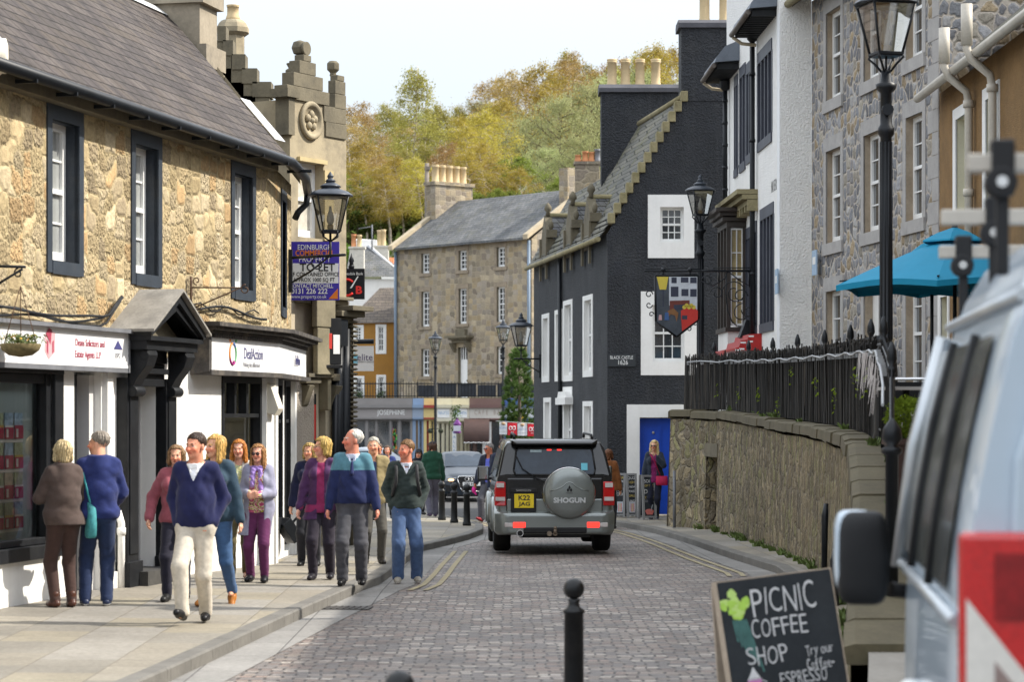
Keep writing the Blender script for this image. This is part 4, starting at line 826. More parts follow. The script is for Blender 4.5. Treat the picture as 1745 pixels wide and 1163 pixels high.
for a, b, z in ((-3.1, -.45, 9.24), (-8.3, -6.0, 9.08)):
    h = MB()
    for k in range(13): x = lerp(a + .08, b - .08, k / 12); h.prism([(0, z - .02), (-.44, z - .02), (-.44, z + .08), (0, z + .16)], 'x', x - .04, x + .04)
    h.box(a, b, -.42, 0, z + .1, z + .13); ho = h.build('eaves_hood', BLACK, D)
    l = MB(); l.prism([(0, z + .14), (-.5, z + .1), (-.47, z + .2), (-.3, z + .42), (0, z + .55)], 'x', a + .1, b + .08); l.build('lead_cover', M('blue_lead', (.13, .15, .18), .55, .2, 4.), ho)
    g_ = MB(); g_.tube([(a, -.5, z + .04), (b - .1, -.5, z + .06)], .05, 10); g_.build('gutter', M('brown_gutter', (.12, .1, .085), .5, .3), ho)
    g_ = MB(); g_.tube([(a, -.48, z), (a - .02, -.3, z - .12), (a + .06, -.04, z - .16)], .035, 8); g_.build('swan_neck', SANDB, ho)
dp = MB()
for px, t, b in ((1290, 72, 640), (1243, 155, 345)):
    s = sd_(px); dp.tube([(s, -.09, zd(px, b)), (s, -.09, zd(px, t))], .05, 8); dp.lathe([(.05, 0), (.1, .05), (.12, .2), (.12, .22)], (s, -.09, zd(px, t)), 8)
    for k in range(5): dp.lathe([(.06, 0), (.06, .06)], (s, -.09, lerp(zd(px, b), zd(px, t), (k + .5) / 5)), 8)
dp.build('drainpipe', IRON, D)
# bay window with cornice
bx0, bx1, bp = -6.5, -4.85, -.42; z0_, z1_ = 3.8, 5.75
bw = MB(); bw.box(bx0, bx1, bp + .05, 0, 2.0, z0_ - .12); bwo = bw.build('bay_base', WHITE, D)
bw = MB(); bw.box(bx0 - .05, bx1 + .05, bp, 0, z0_ - .12, z0_ - .03)
for x in (bx0, bx1 - .08): bw.box(x, x + .08, bp + .03, bp + .11, z0_ - .03, z1_)
bw.box(bx0, bx1, bp + .03, 0, z1_, z1_ + .12); bw.box(bx1 - .08, bx1, -.07, -.01, z0_ - .03, z1_)
for k in (1, 2): x = lerp(bx0, bx1, k / 3); bw.box(x - .04, x + .04, bp + .03, bp + .1, z0_ - .03, z1_)
for o, a in ((.06, .0), (.12, .1), (.2, .18)): bw.box(bx0 - o, bx1 + o, bp - o, 0, z1_ + .12 + a, z1_ + .2 + a)
bwo2 = bw.build('bay_window', M('umber_frame', (.045, .036, .03), .5, .3), D, bevel=.006)
bf = MB(); TB = Matrix.Translation((bx1 - .04, bp + .11, 0)) @ Matrix.Rotation(R(90), 4, 'Z')
wb = sash(D, .0, .25, z0_, z1_ - .02, 0, 2, 2, pane=M('warm_curtained_glass', (.34, .27, .13), .3, .4, 5.), fw=.03); wb.matrix_local = TB
MB().poly([(bx0, bp + .08, z0_), (bx1, bp + .08, z0_), (bx1, bp + .08, z1_), (bx0, bp + .08, z1_)]).build('pane', PANEM, bwo2)
cn = MB(); a, b = sd_(1252), sd_(1291)
for o, z in ((.1, 6.05), (.2, 6.15), (.3, 6.25)): cn.box(a - .05, b + .05, -o - .1, 0, z, z + .09)
for k in range(10): x = lerp(a, b, k / 9); cn.box(x - .06, x + .06, -.2, 0, 5.93, 6.05)
cn.build('mossy_cornice', [MOSSY], D)
def canopy(x0, x1, z):
    m = MB(); L = [(0, .32), (-.25, .3), (-.27, .2), (-.4, .18), (-.43, .06), (-.5, .04), (-.5, 0), (0, 0)]
    m.prism([(y, z + h) for y, h in L], 'x', x0, x1)
    for k, (y, h) in enumerate(L[1:6]): m.box(x1, x1 + .004, y, y + .1, z + h - .05, z + h - .02, 1)
    return m.build('canopy', [M('red_gloss', (.4, .015, .012), .4, .2, 5.), TRIM], D)
canopy(-6.9, -5.0, 3.15); canopy(-4.6, -2.5, 3.25)
fl = MB(); fl.box(-.2, .2, -.1, .1, -.16, .2, T=Matrix.Rotation(R(-20), 4, 'X')); fl.tube([(0, .05, -.16), (0, .1, -.3), (0, .35, -.3)], .03)
tag(fl.build('floodlight', IRON, None, (wx(1272, 46.6), 46.6, wz(565, 46.6)), D.rotation_euler), 'black floodlight above the red canopy of the white house', 'floodlight')
for i, ch_ in enumerate('NIER'): text(ch_, .3, INK, dwo, (-1.05 + i * .18, -.004, 6.18), X90, sx=.7)
for px, py, Y, lab, rz in ((1327.5, 480, 43.0, 'small pale blue plaque on the white corner', -1.6), (1392, 448, 42.4, 'pale blue square notice on the grey rubble wall', -1.45)):
    m = MB(); m.box(-.16 if px > 1380 else -.18, .16, -.02, .0, -.22, .22); m.box(-.1, .1, -.024, -.02, -.03, .1, 1)
    tag(m.build('plaque', [M('pale_blue', (.33, .45, .58), .5, .1), TRIM], None, (wx(px, Y) - .03, Y, wz(py, Y)), (0, 0, rz if px > 1380 else D.rotation_euler.z)), lab, 'sign')
# ================================================================ grey rubble house and brown harled house
EX, EY = 5.33, 43.0; REa = math.atan2(-.9922, .1244)
E = thing('rubble_house', 'tall grey rubble house with dressed window margins on the raised pavement', 'house', (EX, EY, 0), REa)
se = lambda px, y=0: sol(px, y, EX, EY, .1244, -.9922)
ew = MB(); ops = []; L7 = 7.56
rows = [(7.47, 9.0), (5.0, 6.6), (2.35, 4.17)]
cols = [(1408, 1424), (1472, 1488), (1544, 1561)]
for j, (a, b) in enumerate(cols):
    for i, (l, h) in enumerate(rows): ops.append((se(a), se(b) + .35, 1.9 if (i == 2 and j == 1) else l, h, .2))
ew.wall(0, L7, 1.7, 9.4, ops, rev=.2, rmat=1)
ew.poly([(L7, 0, 1.7), (L7, 8, 1.7), (L7, 8, 9.4), (L7, 4, 13.5), (L7, 0, 9.4)])
ewo = ew.build('wall', [GREYST, REVEAL], E)
for a, b, c, d, _ in ops: em = MB(); em.box(a - .16, a, -.012, .02, c, d); em.box(b, b + .16, -.012, .02, c, d); em.box(a - .16, b + .16, -.014, .02, d, d + .24); em.box(a - .16, b + .16, -.04, .02, c - .2, c); em.build('stone_margin', GREYMAR, E)
em = MB()
for k in range(22): z = 1.8 + k * .34; w = .55 if k % 2 else .32; em.box(L7 - w, L7 - .002, -.008, .01, z, z + .33)
em.build('quoin', GREYMAR, ewo)
for i, (a, b, c, d, _) in enumerate(ops):
    if c == 1.9: MB().box(a, b, .15, .2, c, d).build('door', TRIM, E)
    else: sash(E, a, b, c, d, .11, 2, 2, fw=.08)
rf = MB(); rf.prism([(-.35, 9.3), (-.35, 9.42), (4, 13.7), (4, 13.55)], 'x', -.3, L7 - .01); rf.prism([(8.3, 9.3), (8.3, 9.42), (4, 13.7), (4, 13.55)][::-1], 'x', -.3, L7 - .01); rf.build('roof', SLATEG, E)
gt = MB(); gt.tube([(-.3, -.42, 9.35), (L7, -.42, 9.35)], .07); gt.build('gutter', MOSSY, E)
FX, FY = 6.27, 35.46
BRH = M('brown_harl', (.25, .145, .055), .9, .3, 2., bmp=1., bsc=45, bd=.03, dirt=.25, dcol=(.13, .09, .05))
Fh = thing('brown_house', 'brown roughcast house with white window margins and cream pipes', 'house', (FX, FY, 0), R(-90))
def sfh(px): return FY - FX * F / (px - CX)
fw = MB(); ops = [(sfh(1630), sfh(1646) + .1, 4.85, 6.2, .2), (sfh(1681), sfh(1701), 4.85, 6.2, .2), (sfh(1604), sfh(1616), 2.4, 3.75, .2), (sfh(1681), sfh(1701), 2.4, 3.75, .2), (9, 10, 4.85, 6.2, .2), (13, 14, 4.85, 6.2, .2), (8.5, 10, 2, 3.9, .2)]
fw.wall(0, 36, -.2, 6.75, ops, rmat=1); fw.poly([(36, 0, 0), (36, 8, 0), (36, 8, 6.75), (36, 4, 10), (36, 0, 6.75)]); fwo = fw.build('wall', [BRH, M('cream_reveal', (.62, .58, .42), .7, .1)], Fh)
for a, b, c, d, _ in ops: fm = MB(); fm.box(a - .2, a, -.02, .01, c - .12, d + .16); fm.box(b, b + .12, -.02, .01, c - .12, d + .16); fm.box(a, b, -.02, .01, d, d + .16); fm.box(a, b, -.03, .01, c - .12, c); fm.build('white_margin', WHITE, Fh)
for a, b, c, d, _ in ops: sash(Fh, a, b, c, d, .14, 2, 2)
ro2 = MB(); ro2.prism([(-.25, 6.7), (-.25, 6.8), (4, 10.4), (4, 10.3)], 'x', .02, 36.2); ro2.prism([(8.25, 6.7), (8.25, 6.8), (4, 10.4), (4, 10.3)][::-1], 'x', .02, 36.2); ro2.build('roof', SLATEM, Fh)
CRP = M('cream_pipe', (.5, .46, .39), .5, .15, 4., dirt=.2, dcol=(.3, .26, .2))
gt = MB(); gt.tube([(-.15, -.3, 6.7), (36, -.3, 6.7)], .065); gt.build('gutter', CRP, Fh)
for px, dz in ((1662, .0), (1703, .05)):
    s = sfh(px); p = MB(); p.tube([(s, -.09, 1.9), (s, -.09, 6.25), (s, -.12, 6.42), (s - .0, -.36, 6.62), (s, -.42, 6.75), (s, -.42, 7.25 + dz)], .055, 10); p.tube([(s, -.42, 6.8), (s, -.42, 7.28 + dz)], .075, 10)
    for z in (3.2, 5.0, 6.2): p.tube([(s, -.09, z), (s, -.09, z + .1)], .075, 10)
    p.build('drainpipe', CRP, Fh)
# ================================================================ far end of the street: shops, terrace, houses, wooded hill
YS_ = 115.0; k115 = YS_ / F; sx = lambda px: wx(px, YS_); sz = lambda py: wz(py, YS_); GZ5 = gz(115)
def shop(label, a, b, fas, wall_col, cols, y1=690, y0=713, win_cols=(), trim=None, name='shopfront'):
    t = thing(name, label, 'shop', (sx(a), YS_, GZ5), 0); w = sx(b) - sx(a) - .01; zt, zf = sz(y1) - GZ5, sz(y0) - GZ5
    cm = M('paint_%d_%d' % (a, b), wall_col, .6, .1, 3., dirt=.15, dcol=(.2, .18, .15)); fm = M('fascia_%d_%d' % (a, b), fas, .6, .08, 3.)
    m = MB(); ops = [(lerp(0, w, p), lerp(0, w, q), .0 if d else .55, zf - .12, .25) for p, q, d in cols]
    m.wall(0, w, 0, zf, ops, rmat=0); m.box(0, w, .3, .5, 0, zt + .3); m.build('shop_wall', cm, t)
    f = MB(); f.box(0, w, -.12, .29, zf + .02, zt - .16); f.build('fascia', fm, t)
    f = MB(); f.box(-.0, w, -.25, .29, zt - .16, zt - .02); f.box(0, w, -.17, .29, zf - .05, zf + .02); f.build('cornice', trim or cm, t)
    for i, (o, (p, q, d)) in enumerate(zip(ops, cols)):
        g = MB(); e = .05; x0, x1, c, h = o[:4]
        g.box(x0, x0 + e, .12, .2, c, h); g.box(x1 - e, x1, .12, .2, c, h); g.box(x0 + e, x1 - e, .12, .2, h - e, h); g.box(x0 + e, x1 - e, .12, .2, c, c + e)
        go = g.build('door' if d else 'shop_window', (win_cols[i] if i < len(win_cols) and win_cols[i] else cm), t)
        MB().poly([(x0 + e, .19, c + e), (x1 - e, .19, c + e), (x1 - e, .19, h - e), (x0 + e, .19, h - e)]).build('pane', PANEM if not d or i >= len(win_cols) or not win_cols[i] else win_cols[i], go)
    return t, w, zt, zf
t, w, zt, zf = shop('long grey shopfront with dark windows under the terrace railings', 560, 703, (.27, .25, .24), (.2, .19, .185), [(.02, .1, 0), (.2, .27, 0), (.32, .44, 0), (.47, .56, 0), (.58, .73, 0), (.75, .83, 1), (.86, .98, 0)])
text('JOSEPHINE', .34, TRIM, t, (w - 1.0, -.13, (zf + zt) / 2 - .06), X90, sx=.8)
dpl = MB(); rr = random.Random(2)
for i in range(40): x, z = w * .79 + rr.gauss(0, .13), 1.5 + rr.gauss(0, .3); dpl.cbox((x, .17, z), (rr.uniform(.05, .14), .012, rr.uniform(.05, .2)), rr.randrange(4))
dpl.build('window_display', [M('display_green', (.1, .5, .1), .6), M('display_pink', (.6, .08, .25), .6), M('display_orange', (.7, .25, .04), .6), M('display_yellow', (.6, .55, .08), .6)], t)
RD = M('shop_red', (.33, .05, .035), .5, .1); TANW = M('tan_wood', (.35, .23, .12), .6, .2)
shop('narrow slate blue shopfront beside the yellow one', 703, 722, (.27, .33, .42), (.2, .28, .4), [(.3, .5, 1), (.6, .9, 0)], win_cols=(TANW,))
shop('yellow shopfront with red cornice and red door', 722, 742, (.6, .47, .2), (.6, .48, .2), [(.25, .45, 1), (.6, .9, 0)], win_cols=(RD,), trim=RD)
CREAMW = M('cream_woodwork', (.55, .5, .36), .6, .06)
t, w, zt, zf = shop('cream panelled shopfront behind the black street lamp', 742, 770, (.6, .57, .48), (.58, .54, .4), [(.2, .42, 0), (.5, .7, 0), (.76, .95, 0)], win_cols=(None,) * 3, y0=717)
f = MB(); f.box(.1, w - .1, -.15, -.12, zt - .62, zt - .2); fo = f.build('sign_board', TRIM, t); text('THE LITTLE', .2, M('sky_ink', (.15, .3, .5), .5), fo, (w / 2, -.155, zt - .41), X90, sx=.5)
t, w, zt, zf = shop('cream shopfront with white hanging board and blue lettering', 770, 800, (.6, .56, .46), (.56, .51, .36), [(.12, .3, 0), (.36, .5, 0), (.6, .78, 1), (.83, .96, 0)], y0=717)
f = MB(); f.box(.1, w - .1, -.15, -.12, zt - .62, zt - .2); fo = f.build('sign_board', TRIM, t); text('GOLDSMITHS', .2, MC['sky_ink'], fo, (w / 2, -.155, zt - .41), X90, sx=.48)
f = MB(); f.box(.02, .22, -.18, -.1, .2, 1.9); fo = f.build('sign_board', TRIM, t)
for i, c in enumerate('GALLERY'): text(c, .2, MC['sky_ink'], fo, (.12, -.185, 1.75 - i * .22), X90)
BRN = M('brown_awning', (.05, .025, .02), .7, .3)
t, w, zt, zf = shop('white and brown shopfront under a brown dutch awning', 800, 856, (.55, .52, .47), (.16, .1, .085), [(.02, .12, 0), (.2, .4, 0), (.45, .6, 1), (.66, .96, 0)], trim=M('shop_brown', (.16, .09, .08), .6, .1), y0=714)
for i, c in enumerate('CAFE BAR'): text(c, .32, M('taupe_ink', (.35, .27, .22), .5), t, (.3 + i * .18, -.13, (zf + zt) / 2 - .05), X90, sx=.6)
m = MB()
for x in (.45, .62): m.box(w * x - .08, w * x + .08, -.06, -.0, 0, zf - .15)
m.build('white_pilaster', TRIM, t)
aw = MB(); n = 8; x0, x1 = -.25, .95; R_ = 1.0; z0 = zf - .95
rings = []
for i in range(n + 1):
    a = math.pi / 2 * i / n; rings.append([(lerp(x0, x1, j / 6), -1.1 * math.sin(a) - .13, z0 + .95 * math.cos(a)) for j in range(7)])
aw.loft(rings, closed=False, caps=(0, 0)); aw.poly([(x1, -.13, z0), (x1, -.13, z0 + .95)] + [(x1, r[0][1], r[0][2]) for r in rings[1:]]); aw.poly([(x0, -.13, z0), (x0, -.13, z0 + .95)] + [(x0, r[0][1], r[0][2]) for r in rings[1:]])
aw.poly([(x0, -1.23, z0), (x1, -1.23, z0), (x1, -1.23, z0 - .16), (x0, -1.23, z0 - .16)]); aw.build('awning', BRN, t)
sc = MB(); sc.tube([(x0, -1.23, z0 - .16)] + [(lerp(x0, x1, j / 20), -1.235, z0 - .16 - .03 * abs(math.sin(j * .8))) for j in range(1, 21)], .02, 5); sc.build('awning_trim', TRIM, t)
t, w, zt, zf = shop('blue and white shopfront behind the flags', 856, 960, (.6, .62, .65), (.05, .1, .3), [(.05, .2, 0), (.26, .4, 1), (.5, .9, 0)], trim=M('shop_blue', (.08, .11, .2), .5))
# street furniture before the shops
fl = thing('bunting_line', 'line of red and white pennants advertising ice cream in front of the blue shop', 'flags', (wx(850, 80), 80, gz(80)))
RED = M('flag_red', (.6, .015, .03), .6, .08); WHF = M('flag_white', (.66, .67, .68), .6, .06)
c_ = MB(); c_.tube([(-.1, 0, wz(718, 80) - gz(80)), (1.6, 0, wz(724, 80) - gz(80))], .01, 4); c_.build('cord', TRIM, fl)
q = 80 / F
for i, (a, b, red) in enumerate(((851, 864, 0), (865, 881, 1), (882, 898, 0), (899, 915, 1))):
    X0, X1 = (a - 850) * q, (b - 850) * q; zt = wz(720 + i, 80) - gz(80); zb = wz(741 + i, 80) - gz(80)
    f = MB(); f.add([(lerp(X0, X1, j / 5), .02 * math.sin(j * 1.3 + i), lerp(zb, zt, kk / 3)) for kk in range(4) for j in range(6)], [(r * 6 + j, r * 6 + j + 1, r * 6 + j + 7, r * 6 + j + 6) for r in range(3) for j in range(5)])
    fo = f.build('pennant', RED if red else WHF, fl); xm, zm = (X0 + X1) / 2, (zb + zt) / 2 + .03
    if red:
        h = MB()
        for s in (-1, 1): h.tube([(xm + s * (.055 + .05 * math.cos(a_)), -.04, zm + .06 * math.sin(a_)) for a_ in [j * .7 for j in range(10)]], .012, 5)
        h.build('emblem', TRIM, fo); text('ICE', .06, TRIM, fo, (xm, -.035, zm - .13), X90)
    else:
        h = MB(); h.lathe([(.02, 0), (.07, .03), (.07, .06), (.03, .09)], (xm, -.04, zm + .08), 8); h.build('emblem', TANW, fo); text('GELATO', .075, MC['sky_ink'], fo, (xm, -.035, zm - .02), X90, sx=.9); text('ICE CREAM', .05, GREYI, fo, (xm, -.035, zm - .14), X90)
def hsign(label, px, py, Y, w, h, base, draw, name='hanging_sign'):
    t = thing(name, label, 'sign', (wx(px, Y), Y, wz(py, Y))); m = MB(); m.box(-w / 2, w / 2, -.03, .03, -h / 2, h / 2); b = m.build('board', base, t); draw(b, t, w, h); return t
def dr1(b, t, w, h):
    m = MB(); m.poly([(-w * .4, -.034, 0), (-w * .4, -.034, h * .4), (w * .4, -.034, h * .4), (w * .4, -.034, 0), (0, -.034, -h * .25)]); m.build('shield', M('sign_yellow', (.6, .4, .04), .5), b); text('TAXI', .2, INK, b, (0, -.037, .1), X90, sx=.8)
hsign('black sign with a yellow shield hanging above the flags', 885, 712, 104, .5, .55, BLACK, dr1)
pl_ = MB(); pl_.lathe([(.1, -.3), (.17, -.28), (.17, .1), (.2, .13), (.1, .28), (.03, .34), (.03, .42)], n=6, smooth=False); pl_.box(-.17, .17, -.175, -.17, -.2, .06, 1)
tag(pl_.build('wall_lantern', [M('purple_metal', (.12, .02, .16), .4), M('frosted_pane', (.5, .5, .55), .3)], None, (wx(779, 112), 112, wz(728, 112))), 'purple lantern hanging by the cream shops', 'lantern')
v, f = [], []; q = random.Random(3); leafcloud([(q.gauss(0, .13), q.gauss(0, .1), q.uniform(-.9, .3) * (1)) for i in range(260)], .07, q, v, f)
GRN = M('ivy_green', (.06, .11, .02), .6, .4, 6.)
tag(link('trailing_plant', np_mesh('trailing_plant', v, f, GRN), None, (wx(777, 113), 113, wz(702, 113))), 'trailing green plant above the purple lantern', 'plant')
# terrace wall, deck and railings
tz = wz(681, 116)
tw = MB(); tw.box(sx(480), sx(980), YS_ + .6, YS_ + 1.2, sz(690) + .0, tz); two = tw.build('terrace_wall', M('dark_rubble_band', (.16, .135, .1), .95, .4, 4., bmp=.5, bsc=12, dirt=.6)); tag(two, 'dark stone wall of the upper terrace above the shopfronts', 'wall')
cp = MB(); cp.box(sx(480), sx(980), YS_ + .5, YS_ + 1.25, tz, tz + .07); cp.build('coping', COPE, two)
td = MB(); td.poly([(sx(440), YS_ + 1.2, tz - .05), (sx(1100), YS_ + 1.2, tz - .05), (sx(1100), 160, tz), (sx(440), 160, tz)]); tag(td.build('upper_terrace', TERR), kind='structure')
def rail(name, label, a, b, Y, z, h, step, solid=False):
    t = thing(name, label, 'railing', (wx(a, Y), Y, z)); w = wx(b, Y) - wx(a, Y); m = MB()
    m.box(0, w, -.02, .02, h - .05, h); m.box(0, w, -.02, .02, .06, .1); m.build('rail', IRON, t)
    m = MB(); n = int(w / step)
    for i in range(n + 1): x = w * i / n; m.box(x - .014, x + .014, -.012, .012, 0, h + (.18 if i % 9 == 0 else .06))
    m.build('bars', IRON, t)
    if solid:
        m = MB(); k = 0; rr = random.Random(1)
        while k * .95 < w: m.box(k * .95 + .02, min(w, k * .95 + .9), .02, .04, .05, h - .06 + rr.uniform(-.05, .05)); k += 1
        m.build('screen_panel', M('dark_screen', (.02, .025, .035), .6, .4, 3., streak=.3, dcol=(.1, .1, .1)), t)
    return t
rail('terrace_railing', 'thin black railings before the orange house', 560, 711, 116, tz + .07, wz(656, 116) - tz, .13); rail('terrace_railing', 'black railings backed with dark screens before the tall stone house', 712, 912, 116, tz + .07, wz(656, 116) - tz, .16, True)
# tall stone house
TX, TY = wx(675, 139), 139.0; tdx, tdy = .651, -.759
Th = thing('stone_townhouse', 'three storey buff stone townhouse with white sash windows and grey slate roof', 'house', (TX, TY, 0), math.atan2(tdy, tdx))
stt = lambda px: sol(px, 0, TX, TY, tdx, tdy)
def zt_(px, py): return wz(py, TY + tdy * stt(px))
wins = []
for c, hw in ((725, 6.8), (788.5, 6.8), (853.5, 7)):
    for (t, b) in ((432, 466), (496, 556), (594, 641)):
        o = {725: 0, 788.5: -5, 853.5: -11}[c] if t < 450 else ({725: 1, 788.5: -4, 853.5: -7}[c] if t < 500 else ({725: 1, 788.5: 0, 853.5: -3}[c]))
        if c == 788.5 and t == 594: continue
        wins.append((stt(c - hw), stt(c + hw), zt_(c, b + o), zt_(c, t + o), .25))
door = (stt(780.5), stt(796.5), 2.83, zt_(788, 592), .3)
m = MB(); LT = stt(906); m.wall(0, LT, 2, zt_(675, 426), wins + [door], rmat=1); ez = zt_(675, 426)
m.poly([(0, 0, 2), (0, 0, ez), (0, 4, ez + 2.8), (0, 8, ez), (0, 8, 2)]); m.poly([(LT, 0, 2), (LT, 8, 2), (LT, 8, ez), (LT, 4, ez + 2.8), (LT, 0, ez)])
wt_ = m.build('wall', [BUFFST, ASHD], Th)
for a, b, c, d, _ in wins: m = MB(); m.box(a - .2, a, -.02, .01, c, d); m.box(b, b + .16, -.02, .01, c, d); m.box(a - .2, b + .16, -.03, .01, d, d + .25); m.box(a - .22, b + .2, -.08, .01, c - .18, c); m.build('stone_margin', M('brown_margin', (.27, .22, .16), .9, .25, 3., dirt=.5), Th)
for a, b, c, d, _ in wins: sash(Th, a, b, c, d, .14, 3 if False else 2, 2 if d - c < 1.6 else 3, fw=.09, bar=.035)
dm = MB(); dm.box(door[0], door[1], .2, .28, 2.85, door[3] - .75); dmo = dm.build('door', TRIM, Th); MB().ball((lerp(door[0], door[1], .75), .17, 3.9), .06, 6).build('door_handle', BLACK, dmo)
f = MB(); f.box(door[0], door[1], .2, .26, door[3] - .75, door[3] - .68); [f.box(lerp(door[0], door[1], k / 4) - .03, lerp(door[0], door[1], k / 4) + .03, .2, .25, door[3] - .68, door[3]) for k in range(5)]; fo = f.build('fanlight', TRIM, Th); MB().poly([(door[0], .27, door[3] - .7), (door[1], .27, door[3] - .7), (door[1], .27, door[3]), (door[0], .27, door[3])]).build('pane', PANEM, fo)
f = MB(); a, b, zt = door[0], door[1], door[3]
for o, z in ((.25, .25), (.4, .4), (.55, .5)): f.box(a - o, b + o, -o, 0, zt + z, zt + z + .13)
for x in (a - .35, b + .15): f.prism([(0, zt - .3), (-.12, zt - .2), (-.4, zt + .24), (0, zt + .24)], 'x', x, x + .2)
f.box(a, b, -.2, 0, zt + .63, zt + 1.0); f.box(a - .6, b + .6, -1.0, -.0, 2.3, 2.84); f.build('door_canopy', ASHD, Th)
m = MB(); m.prism([(-.35, ez - .06), (-.35, ez + .06), (4, ez + 2.98), (4, ez + 2.85)], 'x', .25, LT - .1); m.prism([(8.35, ez - .06), (8.35, ez + .06), (4, ez + 2.98), (4, ez + 2.85)][::-1], 'x', .25, LT - .1); rt = m.build('roof', SLATEG, Th)
m = MB()
for x in (-.12, LT - .15): m.prism([(-.5, ez - .05), (-.5, ez + .2), (4, ez + 3.15), (4, ez + 2.9)], 'x', x, x + .4)
m.build('skew_coping', M('pale_skew', (.45, .37, .25), .85, .2, 3., dirt=.3), rt)
m = MB(); m.box(-.15, .75, 2.3, 5.1, ez + 1.3, zt_(675, 318) + .2); m.box(-.25, .85, 2.2, 5.2, zt_(675, 318) + .2, zt_(675, 318) + .4); mo = m.build('chimney', BUFFST, rt)
m = MB(); m.box(LT - .7, LT, 2.6, 5, ez + 1.3, ez + 4); m.build('chimney', BUFFST, rt)
for k in range(5): potmesh(1.0, .2, c=(.3, 2.65 + k * .52, zt_(675, 318) + .4)).build('chimney_pot', POT, mo)
m = MB(); m.tube([(.1, -.12, 2.5), (.1, -.12, ez - .1)], .09, 8); m.tube([(LT - .1, -.12, 2.5), (LT - .1, -.12, ez - .1)], .09, 8); m.build('drainpipe', M('blue_grey_pipe', (.16, .21, .27), .5, .15), Th)
# orange house
OY = 141.0; ox = lambda px: wx(px, OY) - wx(560, OY); oz = lambda py: wz(py, OY)
OR = M('ochre_harl', (.33, .165, .035), .9, .12, 2., bmp=.3, bsc=20, dirt=.2, dcol=(.2, .12, .05))
Oh = thing('ochre_house', 'ochre harled house with white margined windows and dark slate roof', 'house', (wx(560, OY), OY, 0))
ow = [(ox(a), ox(b), oz(c), oz(d), .2) for a, b, c, d in ((605, 616, 581, 558), (644, 654.5, 600, 557), (606, 617, 678, 645), (645, 654, 677, 643))]
m = MB(); m.wall(0, ox(676), 2.5, oz(548), ow, rmat=1); m.poly([(0, 0, 2), (0, 0, oz(548)), (0, 4, oz(485)), (0, 8, oz(548)), (0, 8, 2)]); oo = m.build('wall', [OR, TRIM], Oh)
for a, b, c, d, _ in ow: m = MB(); m.box(a - .13, a, -.02, .01, c - .12, d + .13); m.box(b, b + .13, -.02, .01, c - .12, d + .13); m.box(a, b, -.02, .01, d, d + .13); m.box(a, b, -.03, .01, c - .12, c); m.build('white_margin', TRIM, Oh)
for a, b, c, d, _ in ow: sash(Oh, a, b, c, d, .1, 2, 2, fw=.07, bar=.035)
m = MB(); m.poly([(ox(588), -.2, oz(552)), (ox(676), -.2, oz(550)), (ox(676), 4, oz(484)), (ox(641), 4, oz(485))]); m.poly([(ox(588), -.2, oz(552)), (ox(641), 4, oz(485)), (ox(588), 8, oz(552))]); m.poly([(ox(560), -.2, oz(552)), (ox(590), -.2, oz(552)), (ox(590), 3, oz(510)), (ox(560), 3, oz(510))]); m.build('roof', BRICK('slate_brown', (.085, .07, .06), (.13, .105, .085), .4, .25, (.03, .03, .03), .012, bst=1., moss=(.1, .085, .05), mossf=.4), Oh)
pb = 0
for a, b, c, d, _ in ow[2:]:
    v, f = [], []; q = random.Random(int(a * 10)); leafcloud([(q.uniform(-.25, .25), q.gauss(0, .05), abs(q.gauss(0, .22))) for i in range(120)], .07, q, v, f)
    t = thing('window_box', 'window box of green plants at the lower %s window of the ochre house' % ('first' if a < 2.5 and not pb else 'second'), 'planter', (Oh.location.x + (a + b) / 2, OY - .25, c - .05), 0, 'window boxes on the ochre house'); pb = 1
    link('foliage', np_mesh('foliage', v, f, GRN), t); m = MB(); m.prism([(-.28, -.25), (.28, -.25), (.33, 0), (-.33, 0)], 'y', -.1, .1); m.build('box', BLACK, t)
# cottages behind
CY = 156.0; cx2 = lambda px: wx(px, CY); cz = lambda py: wz(py, CY)
Ct = thing('white_cottage', 'white cottage with grey slate roof and chimneys above the ochre house', 'house', (0, CY, 0))
m = MB(); m.box(cx2(585), cx2(690), 0, 6, 5, cz(476)); m.build('wall', WHITE, Ct)
m = MB(); m.poly([(cx2(590), -.3, cz(472)), (cx2(692), -.3, cz(473)), (cx2(662), 4, cz(440)), (cx2(622), 4, cz(413)), (cx2(590), 4, cz(414))]); m.build('roof', SLATEG, Ct)
m = MB(); m.tube([(cx2(622), 3.9, cz(412)), (cx2(676), 1, cz(461))], .12, 6); m.build('ridge_flashing', MC['pale_lead'], Ct)
for a, b, t_, bt, Yd, pots in ((596, 620.5, 424, 470, -.2, ((602.5, 415, POTR), (612, 416, POT))), (632, 656, 414, 440, 4.2, ((640, 399, POT), (647, 398, POT)))):
    m = MB(); X0, X1 = cx2(a), cx2(b); m.box(X0, X1, Yd, Yd + .8, cz(bt), cz(t_)); m.box(X0 - .08, X1 + .08, Yd - .08, Yd + .88, cz(t_), cz(t_) + .12); co = m.build('chimney', M('white_brick_stack', (.6, .57, .5), .9, .12, 6., bmp=.3, dirt=.3), Ct)
    for px, py, mt in pots: potmesh(cz(py) - cz(t_) + .5, .16, c=(cx2(px), Yd + .4, cz(t_) + .1)).build('chimney_pot', mt, co)
m = MB(); m.box(cx2(586), cx2(628), 9, 10, cz(415), cz(392)); m.poly([(cx2(586), 8.6, cz(410)), (cx2(631), 8.6, cz(412)), (cx2(627), 10, cz(390)), (cx2(586), 10, cz(388))]); m.build('white_dormer', WHITE, Ct)
m = MB(); X = cx2(629.5); m.tube([(X, 3, cz(420)), (X, 3, cz(377))], .05, 5); m.tube([(X, 3, cz(380)), (X - .9, 3, cz(384))], .03, 5)
